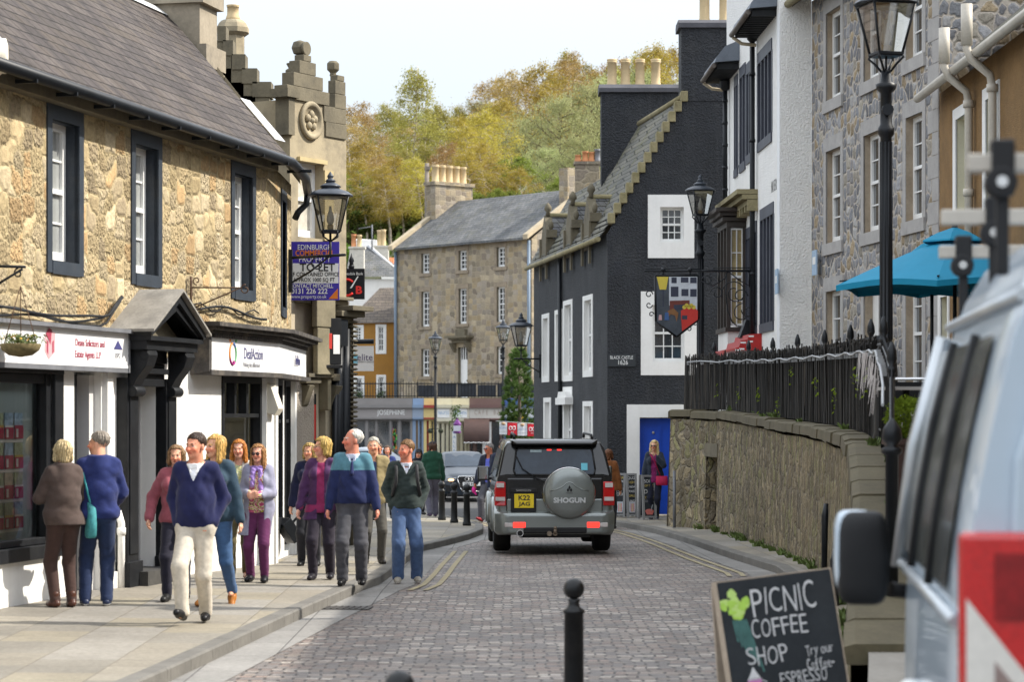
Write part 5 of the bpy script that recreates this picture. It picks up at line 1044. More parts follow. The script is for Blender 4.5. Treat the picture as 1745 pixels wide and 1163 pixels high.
for k in range(6): m.tube([(X - .1 - k * .14, 2.7, cz(380.5 + k * .6)), (X - .1 - k * .14, 3.3, cz(380.5 + k * .6))], .018, 4)
tag(m.build('television_aerial', LEAD, None, (0, CY, 0)), 'television aerial on a pole above the white cottage', 'aerial')
Pt = thing('pantile_house', 'house with an orange pantiled roof behind the white cottage', 'house', (0, 163, 0)); p6 = lambda px: wx(px, 163)
PT = M('orange_pantile', (.5, .17, .06), .8, .2, 6.); m = MB(); m.poly([(p6(650), 0, wz(462, 163)), (p6(690), 0, wz(465, 163)), (p6(690), 3, wz(437, 163)), (p6(650), 3, wz(436, 163))]); m.build('roof', PT, Pt)
m = MB(); [m.tube([(p6(651 + k * 3.3), -.02, wz(461.5, 163)), (p6(651 + k * 3.3), 3, wz(436, 163) + .03)], .06, 5) for k in range(12)]; m.build('tile_rolls', PT, Pt); m = MB(); m.box(p6(650), p6(690), .1, 4, 5, wz(463, 163)); m.build('wall', WHITE, Pt)
# wooded hill
hz = [(150, 3), (166, 11), (180, 14.2), (215, 18), (260, 24), (330, 30), (420, 22)]
fh = lambda Y: pl(hz, Y)
hl = MB(); xs = [-120 + i * 10 for i in range(25)]; hy = [148, 156, 166, 173, 180, 195, 215, 235, 260, 300, 330, 380, 430]; rr = random.Random(9)
hv = {(i, j): (x, y, fh(y) + rr.uniform(-.6, .6)) for i, x in enumerate(xs) for j, y in enumerate(hy)}
hl.add([hv[(i, j)] for i in range(len(xs)) for j in range(len(hy))], [(i * len(hy) + j, (i + 1) * len(hy) + j, (i + 1) * len(hy) + j + 1, i * len(hy) + j + 1) for i in range(len(xs) - 1) for j in range(len(hy) - 1)], smooth=True)
tag(hl.build('hill', M('woodland_floor', (.045, .05, .02), .95, .4, .3)), kind='structure')
def LEAF(name, col, var=.4, trans=.35):
    m, t, p = newmat(name); out = [n for n in t.nodes if n.type == 'OUTPUT_MATERIAL'][0]
    oi = nd(t, 'ObjectInfo'); co = uvw(t, 'obj'); n1 = noise(t, co, .55, 3); n2 = noise(t, co, 6., 2)
    f = math_(t, 'ADD', math_(t, 'MULTIPLY', n1, .5), math_(t, 'MULTIPLY', n2, .5)); f = nd(t, 'MapRange', {0: f, 1: .32, 2: .68, 3: 1 - var, 4: 1 + var}).outputs[0]
    f = math_(t, 'MULTIPLY', f, nd(t, 'MapRange', {0: oi.outputs['Random'], 1: 0., 2: 1., 3: .8, 4: 1.2}).outputs[0])
    c = mixc(t, 1., tuple(col), nd(t, 'CombineColor', {0: f, 1: f, 2: f}).outputs[0], 'MULTIPLY')
    hs = nd(t, 'HueSaturation', {'Hue': nd(t, 'MapRange', {0: oi.outputs['Random'], 1: 0., 2: 1., 3: .485, 4: .515}).outputs[0], 'Color': c}).outputs[0]
    d = nd(t, 'BsdfDiffuse', {0: hs}); tr = nd(t, 'BsdfTranslucent', {0: hs}); mx = nd(t, 'MixShader', {0: trans, 1: d.outputs[0], 2: tr.outputs[0]}); t.nodes.remove(p); t.links.new(mx.outputs[0], out.inputs[0]); MC[name] = m; return m
BARK = M('pale_birch_bark', (.42, .36, .28), .8, .35, 2., dirt=.4, dcol=(.12, .1, .08)); BARKD = M('dark_bark', (.1, .075, .055), .9, .3)
def make_tree(name, label, leafm, barkm, hgt, wid, nb, nl, ls, droop, seed, base=.3, lean=.0, pointed=1.):
    rr = random.Random(seed); t = thing(name, label, 'tree'); m = MB()
    tp = [(lean * hgt * (i / 8) ** 1.3 + rr.uniform(-.1, .1), rr.uniform(-.1, .1), hgt * .97 * i / 8) for i in range(9)]
    m.tube(tp, [max(.02, .2 * (hgt / 14) * (1 - i / 8.3)) for i in range(9)], 6)
    pts = []; tw = MB()
    for i in range(nb):
        h = lerp(base, .97, (i + rr.random()) / nb); a = i * 2.4 + rr.uniform(-.4, .4); k = h * 8; j = min(7, int(k)); b = Vector(tp[j]).lerp(Vector(tp[j + 1]), k - j)
        u = (h - base) / (1 - base); L = wid * (math.sin(math.pi * min(.93, .12 + .88 * u)) ** .75 if pointed < .5 else (1.02 - u) ** .7 * min(1, .45 + u * 3)) * rr.uniform(.65, 1.15)
        up = rr.uniform(.35, .9); d = Vector((math.cos(a), math.sin(a), up)).normalized()
        q = [b + d * L * s_ + Vector((0, 0, -droop * L * s_ * s_)) for s_ in (0, .35, .7, 1)]
        m.tube(q, [.06 * hgt / 14, .04 * hgt / 14, .025, .012], 4)
        for s in range(7):
            tt = rr.uniform(.25, 1); p0 = q[0].lerp(q[3], tt) + Vector((0, 0, .05)); d2 = (d + Vector((rr.gauss(0, .6), rr.gauss(0, .6), rr.gauss(.1, .5)))).normalized(); l2 = L * rr.uniform(.25, .5)
            p1 = p0 + d2 * l2 + Vector((0, 0, -droop * l2 * .8)); tw.tube([p0, p0.lerp(p1, .6) + Vector((0, 0, .08)), p1], [.02, .014, .008], 3, caps=False)
            for _ in range(max(1, nl // (nb * 7))):
                e = rr.random() ** .7; pts.append(p0.lerp(p1, e) + Vector((rr.gauss(0, .3), rr.gauss(0, .3), rr.gauss(-.1 - droop * .3, .3))) * (hgt / 14))
    m.v, m.f, m.m, m.sm = m.v, m.f, m.m, m.sm
    m.build('trunk', barkm, t)
    n0 = len(tw.v); 
    v, f = [], []; leafcloud(pts, ls, rr, v, f)
    vv = np.array(tw.v + v, np.float32) if n0 else np.array(v); ff = [list(x) for x in tw.f] + [[a + n0 for a in x] for x in f]
    mi = [1] * len(tw.f) + [0] * len(f)
    link('crown', np_mesh('crown', vv, ff, [leafm, barkm], mi), t); return t
OLV, RUS, WIL, GRE, DKG, YEL_ = LEAF('leaf_olive', (.33, .3, .085)), LEAF('leaf_rust', (.36, .25, .1)), LEAF('leaf_willow', (.38, .4, .19)), LEAF('leaf_green', (.2, .24, .05)), LEAF('leaf_ivy', (.1, .135, .035)), LEAF('leaf_yellow', (.42, .34, .075))
protos = {
 'birch': make_tree('birch_tree', '', OLV, BARK, 15, 3.8, 34, 11000, .1, .45, 1, .2, .03, .6),
 'birch2': make_tree('birch_tree', '', YEL_, BARK, 14, 3.9, 32, 9500, .1, .5, 2, .4, -.12, .4),
 'rust': make_tree('birch_tree', '', RUS, BARK, 14, 4.0, 32, 9500, .095, .5, 3, .3, -.06, .4),
 'willow': make_tree('willow_tree', '', WIL, BARKD, 13, 5.2, 34, 13000, .1, .12, 4, .12, 0, .3),
 'green': make_tree('young_tree', '', GRE, BARKD, 9, 3.6, 26, 7500, .12, .2, 5, .1, 0, .3),
 'dark': make_tree('ivy_clad_tree', '', DKG, BARKD, 7, 3.4, 26, 7000, .15, .2, 6, .03, 0, .3)}
kindl = {'birch': 'olive leaved birch', 'birch2': 'golden yellow birch', 'rust': 'rust coloured birch', 'willow': 'pale green willow', 'green': 'fresh green tree', 'dark': 'dark ivy covered tree'}
spots = [  # kind, picture column, top row, distance
 ('birch', 703, 100, 205), ('rust', 618, 165, 215), ('rust', 602, 190, 200), ('birch', 655, 165, 230), ('birch2', 640, 230, 190), ('birch', 745, 165, 225), ('birch2', 690, 260, 188), ('rust', 770, 235, 195), ('birch2', 815, 205, 200), ('birch2', 850, 178, 205),
 ('rust', 790, 225, 215), ('birch', 780, 172, 250), ('willow', 815, 172, 265), ('rust', 875, 110, 250), ('rust', 845, 125, 262), ('rust', 905, 118, 258), ('birch2', 950, 95, 248), ('rust', 980, 78, 262), ('birch', 965, 72, 272), ('rust', 1010, 110, 270),
 ('willow', 905, 200, 225), ('willow', 955, 165, 215), ('willow', 1010, 145, 222), ('willow', 990, 230, 198), ('willow', 930, 250, 200), ('green', 1010, 285, 186), ('willow', 1055, 130, 235), ('birch2', 1145, 62, 240), ('rust', 1120, 72, 255), ('birch', 1085, 80, 262), ('willow', 1090, 120, 240), ('birch2', 1165, 70, 250),
 ('green', 870, 265, 190), ('birch2', 900, 280, 187), ('rust', 840, 262, 190), ('birch', 720, 235, 200), ('green', 610, 290, 185), ('birch2', 665, 290, 183), ('green', 740, 300, 184), ('birch', 600, 240, 210), ('willow', 725, 190, 245), ('birch', 835, 165, 245),
 ('birch2', 925, 190, 235), ('rust', 700, 200, 235), ('green', 960, 300, 183), ('birch', 1045, 95, 268), ('birch2', 628, 268, 181), ('birch2', 668, 275, 180), ('rust', 650, 255, 186), ('birch2', 725, 262, 181), ('birch', 690, 245, 192), ('rust', 755, 255, 184), ('birch2', 812, 250, 186), ('birch2', 836, 235, 188), ('birch', 770, 210, 222), ('birch', 675, 178, 238), ('rust', 640, 185, 240), ('birch', 620, 205, 236), ('birch2', 800, 190, 238), ('birch2', 880, 160, 240), ('birch', 920, 145, 262), ('birch', 1000, 95, 272), ('birch', 940, 112, 275), ('rust', 1060, 88, 275), ('birch', 730, 175, 248), ('birch', 860, 142, 268), ('dark', 615, 340, 192), ('green', 645, 345, 192), ('dark', 675, 340, 193), ('dark', 705, 345, 193), ('green', 735, 345, 192), ('dark', 765, 345, 193), ('dark', 595, 330, 182), ('green', 800, 320, 181), ('dark', 830, 330, 182), ('green', 860, 320, 180), ('dark', 900, 330, 181), ('green', 940, 325, 179), ('dark', 975, 335, 180), ('dark', 1005, 330, 181), ('dark', 575, 320, 190), ('birch', 570, 200, 215), ('rust', 545, 190, 220)]
used = set(); tr_ = random.Random(21)
hgt0 = {'birch': 15, 'birch2': 14, 'rust': 14, 'willow': 13, 'green': 9, 'dark': 7}
place = ['above the stone townhouse', 'above the ochre house', 'beside the white cottage', 'behind the black house chimney']
for n, (kd, px, py, Y) in enumerate(spots):
    o = protos[kd]
    if kd in used: o = copy_tree(protos[kd])
    used.add(kd); zb = fh(Y) - .3; ht = max(4, wz(py, Y) - zb); s = ht / hgt0[kd]; s2 = min(s, 1.15) if kd != 'dark' else max(1, s)
    o.location = (wx(px, Y), Y, zb); o.rotation_euler = (0, 0, tr_.uniform(0, 6.28) if kd in ('willow', 'green', 'dark') else tr_.uniform(-.5, .5)); o.scale = (s2, s2, s)
    o['label'] = kindl[kd] + ' on the wooded hillside'; o['group'] = kindl[kd] + 's on the hillside'
    if (kd, px) == ('birch', 703): o['label'] = 'tall slender birch that tops the skyline over the townhouse chimney'; o['group'] = 'skyline birch'
# hedge of bright green ivy
v, f = [], []; q = random.Random(11); pts = []
for i in range(9000):
    u, w_ = q.random(), q.random(); pts.append((lerp(-12.5, -4.5, u), q.uniform(-1, 1), (3.2 + .5 * math.sin(u * 9) + .4 * math.sin(u * 23)) * w_ ** .6))
leafcloud(pts, .13, q, v, f)
tag(link('ivy_hedge', np_mesh('ivy_hedge', v, f, LEAF('leaf_hedge', (.1, .17, .025))), None, (0, 170, 10.2)), 'bright green ivy hedge above the white cottage', 'hedge')
uv_, uf = [], []; pts = [(q.uniform(-45, 45), q.uniform(-6, 30), 0) for i in range(14000)]; pts = [(x, y, fh(178 + y) - 0 + abs(q.gauss(0, .9))) for x, y, _ in pts]
leafcloud(pts, .28, q, uv_, uf); tag(link('undergrowth', np_mesh('undergrowth', uv_, uf, DKG), None, (0, 178, 0)), kind='stuff')
m = MB(); m.tube([(0, 0, 0), (0, 0, wz(278, 172) - 11)], [.2, .15], 8); m.box(-.1, .25, -.2, 0, wz(290, 172) - 11, wz(284, 172) - 11)
tag(m.build('utility_pole', M('grey_timber', (.2, .17, .14), .9, .3, 3.), None, (wx(727.5, 172), 172, 11)), 'tall grey wooden utility pole before the wooded hillside', 'pole')
# pine by the street
def pine():
    t = thing('pine_tree', 'bushy green pine tree growing beside the black house', 'tree', (wx(884, 84), 84, gz(84))); rr = random.Random(6)
    m = MB(); m.tube([(0, 0, 0), (.03, 0, 2.4), (0, .02, 4.4)], [.09, .07, .02], 7); m.build('trunk', BARKD, t)
    v, f = [], []; g = gz(84); z0, z1 = wz(762, 84) - g, wz(597, 84) - g
    for i in range(430):
        u = rr.random() ** .95; z = lerp(z0, z1, u); r = .72 * (1.04 - u) ** .5 * min(1, .65 + u * 2) * rr.uniform(.3, 1.05); a = rr.uniform(0, 6.28); c = Vector((r * math.cos(a), r * math.sin(a), z)); d = Vector((math.cos(a) * .7, math.sin(a) * .7, .8)).normalized()
        for k in range(34):
            e = (d + Vector((rr.gauss(0, .45), rr.gauss(0, .45), rr.gauss(0, .45)))).normalized(); l = rr.uniform(.1, .2); s = e.orthogonal().normalized() * .011; n = len(v); v += [c - s, c + s, c + e * l + s * .4, c + e * l - s * .4]; f.append((n, n + 1, n + 2, n + 3))
    link('crown', np_mesh('crown', v, f, LEAF('pine_needle', (.085, .14, .04), .5)), t)
pine()
# ================================================================ street furniture and signs
LGL = GLASS('lantern_glass', (.9, .9, .88), .22, .92); BULB = M('mantle_glass', (.8, .78, .72), .3, .05)
def lantern(parent, z, s, rz=.25, c=(0, 0)):
    T = Matrix.Translation((c[0], c[1], z)) @ Matrix.Rotation(rz, 4, 'Z') @ Matrix.Scale(s, 4)
    Tc = T @ Matrix.Translation((0, 0, .5)) @ Matrix.Scale(.56, 4, (0, 0, 1)) @ Matrix.Translation((0, 0, -.5))
    m = MB(); b, t, h = .125, .225, .5
    for sx_, sy_ in ((1, 1), (1, -1), (-1, 1), (-1, -1)): m.tube([(sx_ * b, sy_ * b, 0), (sx_ * t, sy_ * t, h)], .014, 4, T=T)
    for w, zz_ in ((b, 0), (t, h)):
        m.box(-w - .014, w + .014, -w - .014, -w + .01, zz_ - .012, zz_ + .012, T=T); m.box(-w - .014, w + .014, w - .01, w + .014, zz_ - .012, zz_ + .012, T=T); m.box(-w - .014, -w + .01, -w, w, zz_ - .012, zz_ + .012, T=T); m.box(w - .01, w + .014, -w, w, zz_ - .012, zz_ + .012, T=T)
    m.box(-b, b, -b, b, -.03, -.012, T=T)
    lo = m.build('lantern', IRON, parent)
    m = MB(); q = .75
    m.lathe([(t * 1.5, h + .01), (t * 1.42, h + .05), (t * 1.15, h + .13), (.14, h + .2), (.13, h + .24), (.16, h + .25), (.13, h + .3), (.07, h + .36), (.06, h + .39), (.085, h + .4), (.05, h + .45), (.035, h + .48), (.05, h + .52), (.04, h + .56), (.012, h + .63), (.002, h + .66)], n=12, T=Tc @ Matrix.Rotation(math.pi / 4, 4, 'Z'), smooth=True)
    m.build('lantern_cap', M('blue_grey_cap', (.03, .037, .05), .4, .2, 5.), lo)
    m = MB()
    for a in range(4):
        R4 = T @ Matrix.Rotation(a * math.pi / 2, 4, 'Z'); m.poly([(-b, -b + .002, 0), (b, -b + .002, 0), (t, -t + .002, h), (-t, -t + .002, h)], T=R4)
    m.build('glass', LGL, lo)
    m = MB(); m.lathe([(.045, 0), (.045, .09)], n=10, T=T); m.lathe([(.03, .09), (.055, .15), (.05, .22), (.022, .3), (.018, .36)], n=10, mat=1, T=T); m.lathe([(.05, h - .02), (.15, h - .03), (.15, h - .015), (.05, h - .01)], n=12, mat=1, T=T)
    m.build('lamp_burner', [POT, BULB], lo); return lo
def lamp_post(label, X, Y, z, zl, s, r=.06, name='street_lamp', rz=.25):
    t = thing(name, label, 'street lamp', (X, Y, z)); hl_ = zl - z; m = MB()
    m.lathe([(r * 2.3, 0), (r * 2.3, .1), (r * 2, .16), (r * 1.9, .8), (r * 1.6, .95), (r * 1.7, 1.0), (r * 1.05, 1.05), (r * 1.0, hl_ * .72), (r * .95, hl_ - .85), (r * 1.35, hl_ - .82), (r * 1.35, hl_ - .76), (r, hl_ - .72), (r * .95, hl_ - .4), (r * 1.6, hl_ - .36), (r * 1.75, hl_ - .31), (r, hl_ - .29), (r * .8, hl_ - .17)], n=14)
    for k in range(10):
        a = 2 * math.pi * k / 10; m.tube([(r * .98 * math.cos(a), r * .98 * math.sin(a), 1.1), (r * .92 * math.cos(a), r * .92 * math.sin(a), hl_ - .9)], r * .16, 4)
    m.build('post', IRON, t); m = MB()
    for k in range(4):
        a = math.pi / 4 + k * math.pi / 2 + rz; c_, s_ = math.cos(a), math.sin(a); m.tube([(.05 * c_, .05 * s_, hl_ - .18), (.12 * c_, .12 * s_, hl_ - .1), (.19 * s * c_, .19 * s * s_, hl_ - .04), (.17 * s * c_, .17 * s * s_, hl_)], .013, 5)
    m.tube([(0, 0, hl_ - .18), (0, 0, hl_)], .012, 5); m.lathe([(.06, -.02), (.06, .02)], n=10, T=Matrix.Translation((.0, -r - .04, hl_ - .58)) @ Matrix.Rotation(R(90), 4, 'X')); m.build('lantern_cradle', IRON, t)
    lantern(t, hl_, s, rz); return t
lamp_post('tall black street lamp with a big glass lantern before the grey rubble house', wx(1510, 24.7), 24.7, fzc(24.7) - .05, wz(92, 24.7), 1.0, .062)
lamp_post('black street lamp with lantern before the black gable', wx(1193.5, 49), 49, 1.95, wz(366, 49), .95, .07)
lamp_post('slender black street lamp with hanging basket bracket by the cream shops', wx(742, 112), 112, gz(112), wz(597, 112), 1.05, .06)
lamp_post('slender black street lamp beside the pine and brown awning', wx(857.5, 108), 108, gz(108), wz(580, 108), 1.1, .06)
m = MB(); Xb = wx(742, 112); [m.ball((s * .25, 0, 0), .12, 8) for s in (-1, 1)]; m.tube([(-.3, 0, .1), (.3, 0, .1)], .02, 5)
tag(m.build('flower_basket', M('dark_foliage', (.03, .035, .02), .9, .4, 9.), None, (Xb, 112, wz(735, 112))), 'dark hanging flower baskets on the slender lamp post', 'flower basket')
def wall_lantern(label, X, Y, zl, s, wallx, wally):
    t = thing('wall_lamp', label, 'street lamp', (X, Y, zl - .35)); m = MB(); dx, dy = wallx - X, wally - Y
    m.tube([(0, 0, .35), (0, 0, 0), (.0, 0, -.03)], .018, 6); m.tube([(-dx * .35, -dy * .35, 0), (dx, dy, 0)], .02, 6); m.tube([(0, 0, -.0), (dx * .5, dy * .5, -.22), (dx, dy, -.38)], .014, 6); m.box(dx - .05, dx + .05, dy - .06, dy + .06, -.5, .12)
    m.tube([(p[0] * (1 if dx > 0 else -1), 0, p[2]) for p in curl((.18, 0, -.12), .1, 1.5, -5)], .01, 5); 
    for k in range(4):
        a = math.pi / 4 + k * math.pi / 2; m.tube([(0, 0, .2), (.14 * s * math.cos(a), .14 * s * math.sin(a), .27), (.16 * s * math.cos(a), .16 * s * math.sin(a), .35)], .012, 5)
    m.build('bracket', IRON, t); lantern(t, .35, s, .25); return t
wall_lantern('black lantern on a bracket at the honey rubble corner beside the let board', wx(563, 34.4), 34.4, wz(394, 34.4), .98, -3.22, 34.9)
wall_lantern('black lantern on a bracket at the far corner of the black house', wx(888, 63.5), 63.5, wz(589, 63.5), 1.0, 2.13 - .139 * 9.8, 63.8)
# railing with reed screen on the retaining wall
rl = thing('wall_railing', 'black iron railing with a dark reed screen on top of the rubble retaining wall', 'railing', (0, 0, 0))
fx = lambda Y: (fwf(Y) + .3 if Y < 46.4 else lerp(fwf(46.4) + .3, 3.35, (Y - 46.4) / .9))
rr = random.Random(12); m = MB(); Y = 25.0; 
def seglen(y): return math.hypot(fx(y + .05) - fx(y - .05), .1) / .1
while Y < 47.2:
    x = fx(Y) - .03; w = rr.uniform(.012, .024); z0 = fzc(Y) + .02; z1 = z0 + 1.02 + rr.uniform(-.05, .07) + (.06 if rr.random() < .1 else 0); th = math.atan2(fx(Y + .1) - fx(Y - .1), .2); dx, dy = math.sin(th), math.cos(th); o = rr.uniform(-.015, .012); le = rr.gauss(0, .012)
    a = [(x - dx * w + o, Y - dy * w), (x + dx * w + o, Y + dy * w), (x + dx * w + .02 + o, Y + dy * w)]
    m.add([(p, q, z0) for p, q in a] + [(p + le, q + le, z1 + (0 if i else -.02)) for i, (p, q) in enumerate(a)], [(0, 3, 4, 1), (1, 4, 5, 2), (2, 5, 3, 0), (3, 5, 4)], rr.choice((0, 0, 0, 1)))
    Y += rr.uniform(.02, .034) / seglen(Y)
m.build('reed_screen', [M('dark_reed', (.018, .016, .014), .9, .5, 6., streak=.5, dcol=(.05, .043, .032)), M('brown_reed', (.045, .038, .03), .9, .4, 5.)], rl)
yr = [17.5 + .5 * i for i in range(60)]; yr = [y for y in yr if y <= 47.2]
m = MB(); m.tube([(fx(y), y, fzc(y) + 1.0) for y in yr], .02, 6); m.tube([(fx(y), y, fzc(y) + .14) for y in yr], .016, 6); m.tube([(fx(y), y, fzc(y) + .9) for y in yr], .014, 6); m.build('rail', IRON, rl)
m = MB(); Y = 17.7
while Y < 47: z = fzc(Y); m.tube([(fx(Y), Y, z), (fx(Y), Y, z + 1.03), (fx(Y), Y, z + 1.1)], [.011, .011, .004], 5); Y += .13 if Y < 30 else .16
m.build('bars', IRON, rl)
for i, Y in enumerate([17.5, 20.4, 23.6, 26.8, 30, 33.2, 36.4, 39.6, 42.8, 46]):
    k = 1.7 if i == 0 else 1.; p = MB(); p.lathe([(.028 * k, 0), (.028 * k, 1.05), (.045 * k, 1.07), (.045 * k, 1.1), (.022 * k, 1.12), (.045 * k, 1.17), (.04 * k, 1.24), (.012, 1.32)], n=8); p.build('rail_post', IRON, rl, (fx(Y), Y, fzc(Y) - .02))
m = MB(); P = [(fx(y) - .075, y, fzc(y) + .93 + .02 * math.sin(y * 3)) for y in yr if y > 19]; m.tube(P, .013, 6)
for y in yr[8:]: m.box(fx(y) - .08, fx(y) - .02, y - .015, y + .015, fzc(y) + .88, fzc(y) + .95)
tag(m.build('rope_light', M('pale_tube', (.36, .37, .38), .4, .1), None), 'pale grey rope light clipped along the top of the reed screen', 'cable')
m = MB()
for i in range(58):
    Y = rr.uniform(20.5, 27.2); x = fx(Y) - rr.uniform(.09, .15); z = fzc(Y) + .92; l = rr.uniform(.15, .42) * (1.2 if Y > 24 else .8); a = rr.gauss(0, .35)
    m.add([(x, Y - .02, z), (x, Y + .02, z), (x - .03 + a * .08, Y + .02 + a * l, z - l), (x - .03 + a * .08, Y - .0 + a * l, z - l)], [(0, 1, 2, 3)])
m.build('torn_reed_strip', M('bleached_reed', (.4, .37, .36), .7, .25, 8.), rl)
v, f = [], []; q = random.Random(4); pts = []
for Y in (45.6, 43.6, 41, 38.4, 36.5, 33.5, 31.2, 28, 26.4): 
    zb = fzc(Y) + q.uniform(.2, .8); n = q.randint(8, 22); pts += [(fx(Y) - .08 + q.gauss(0, .02), Y + q.gauss(0, .05), zb + q.gauss(0, .09)) for _ in range(n)]
leafcloud(pts, .03, q, v, f); tag(link('weeds', np_mesh('weeds', v, f, LEAF('weed_leaf', (.2, .26, .03)))), kind='stuff')
# bollards
BOLL = M('black_bollard_paint', (.008, .009, .01), .42, .3, 5., spec=.3, bmp=.15, bsc=45, dirt=.2, dcol=(.09, .085, .08))
def bollard(h, r, ball=.066):
    m = MB(); m.lathe([(r * 1.5, 0), (r * 1.5, .08), (r * 1.25, .12), (r * 1.12, .18), (r * 1.06, h - .22), (r * 1.22, h - .215), (r * 1.22, h - .2), (r * .7, h - .18), (r * .55, h - .155), (r * .75, h - .13)], n=20); m.ball((0, 0, h - ball), ball, 16)
    return m
b0 = tag(bollard(1.03, .056).build('bollard', BOLL, None, (wx(978, 15), 15, .0)), 'black ball topped bollard standing alone before the chalkboard', 'bollard')
b1 = b0.copy(); COL.objects.link(b1); b1.location = (wx(681, 10.4), 10.4, -.085); b1['label'] = 'black bollard of which only the ball top shows at the picture edge'
hb_ = MB(); hb_.lathe([(.085, 0), (.085, .05), (.07, .09), (.06, .6), (.075, .61), (.075, .64), (.05, .66), (.04, .69), (.065, .71), (.08, .75), (.07, .8), (.03, .83)], n=12)
bo = hb_.build('bollard', BOLL)
for i, (px, Y) in enumerate(((753, 51.6), (774, 49.8), (795.5, 48.2))):
    o = bo if i == 0 else bo.copy(); 
    if i: COL.objects.link(o)
    o.location = (wx(px, Y), Y, gz(Y) + .11); tag(o, ('black bollard on the pavement corner beside the person in the green hoodie', 'black bollard between the two others on the pavement corner', 'black bollard at the kerb end of the pavement corner')[i], 'bollard', 'bollards on the pavement corner')
# planter, parasols, cafe furniture on the terrace
pY = 20.3; pl0 = thing('planter', 'dark brown square planter with a clipped green bush behind the railing', 'planter', (wx(1546, pY), pY, fzc(pY) - .05))
zt = wz(748, pY) - fzc(pY) + .05; m = MB(); m.prism([(-.13, .0), (.13, .0), (.17, zt), (-.17, zt)], 'y', -.15, .15); m.box(-.19, .19, -.17, .17, zt - .05, zt); m.build('pot', M('brown_planter', (.05, .025, .018), .6, .3), pl0)
v, f = [], []; q = random.Random(14); leafcloud([tuple(Vector((q.gauss(0, 1), q.gauss(0, 1), q.gauss(0, 1))).normalized() * (.17 + .03 * q.random()) * q.uniform(.7, 1.05) + Vector((0, 0, zt + .17))) for i in range(2600)], .017, q, v, f); link('foliage', np_mesh('foliage', v, f, LEAF('box_leaf', (.17, .26, .03), .5)), pl0)
TEAL = M('teal_canvas', (.0, .2, .34), .75, .07, 3.)
def parasol(label, X, Y, z, zr, zp, r, rot, n=6):
    t = thing('parasol', label, 'parasol', (X, Y, z)); m = MB(); P = []
    for k in range(n * 6):
        a = rot + 2 * math.pi * k / (n * 6); e = (k % 6) / 6; sag = math.cos(math.pi / n) / math.cos((e - .5) * 2 * math.pi / n); P.append((a, r * sag, .05 * math.sin(math.pi * e)))
    rings = [[(math.cos(a) * q * rr_, math.sin(a) * q * rr_, zp - z - .05 - (zp - zr) * u + d * q) for a, rr_, d in P] for q, u in ((.13, .02), (.4, .3), (.7, .64), (1, 1))]
    rings.append([(x, y, z_ - .07) for x, y, z_ in rings[-1]])
    m.loft(rings, caps=(1, 0), smooth=False); m.build('canopy', TEAL, t)
    m = MB(); m.loft([[(math.cos(a) * q * rr_, math.sin(a) * q * rr_, zp - z + .03 - (zp - zr) * u) for a, rr_, d in P] for q, u in ((.02, -.12), (.15, .0), (.27, .16), (.275, .2))], caps=(1, 0), smooth=False); m.build('vent_cap', TEAL, t)
    m = MB(); m.tube([(0, 0, 0), (0, 0, zp - z + .1)], .024, 8); m.ball((0, 0, zp - z + .12), .04, 8); m.lathe([(.25, 0), (.25, .06), (.05, .09)], n=12); m.build('pole', IRON, t)
    m = MB(); [m.tube([(0, 0, zr - z + .15), (math.cos(rot + 2 * math.pi * k / n) * r * .97, math.sin(rot + 2 * math.pi * k / n) * r * .97, zr - z + .0)], .012, 4) for k in range(n)]; m.build('ribs', IRON, t); return t
parasol('big teal parasol on a black pole before the brown roughcast house', wx(1627, 29), 29, fzc(29) - .05, wz(482, 29), wz(402, 29), 1.5, R(12)); parasol('second teal parasol mostly hidden behind the bigger one', wx(1588, 32.6), 32.6, fzc(32.6) - .05, wz(487, 32.6), wz(420, 32.6), 1.05, R(30))
tb = thing('cafe_table', 'grey topped terrace table behind the railing by the lamp post', 'table', (wx(1535, 22.6), 22.6, fzc(22.6) - .05)); m = MB(); zz2 = wz(660, 22.6) - fzc(22.6) + .05; m.box(-.17, .3, -.3, .3, zz2 - .03, zz2); m.build('tabletop', GREYMAR, tb); m = MB(); m.tube([(.05, 0, 0), (.05, 0, zz2 - .03)], .035); m.lathe([(.22, 0), (.2, .03), (.04, .05)], (.05, 0, 0)); m.build('leg', IRON, tb)
ch = thing('cafe_chair', 'silver framed chair with dark seat on the terrace', 'chair', (wx(1556, 23.2), 23.2, fzc(23.2) - .05)); z8 = wz(646, 23.2) - fzc(23.2) + .05
m = MB(); m.tube([(-.2, .1, z8 - .25), (-.2, .12, z8 - .04), (-.15, .13, z8), (.15, .13, z8), (.2, .12, z8 - .04), (.2, .1, z8 - .25)], .016, 8); m.build('back_frame', M('bright_steel', (.6, .6, .6), .25, .05, metal=.9), ch); m = MB(); m.box(-.21, .21, -.25, .15, z8 - .42, z8 - .38); m.box(-.19, .19, .09, .12, z8 - .3, z8 - .03); m.build('seat', BLACK, ch)
for i in range(4): m = MB(); x, y = (-.19, .19)[i % 2], (-.22, .1)[i // 2]; m.tube([(x, y, 0), (x, y, z8 - .4)], .014, 6); m.build('leg', MC['bright_steel'], ch)
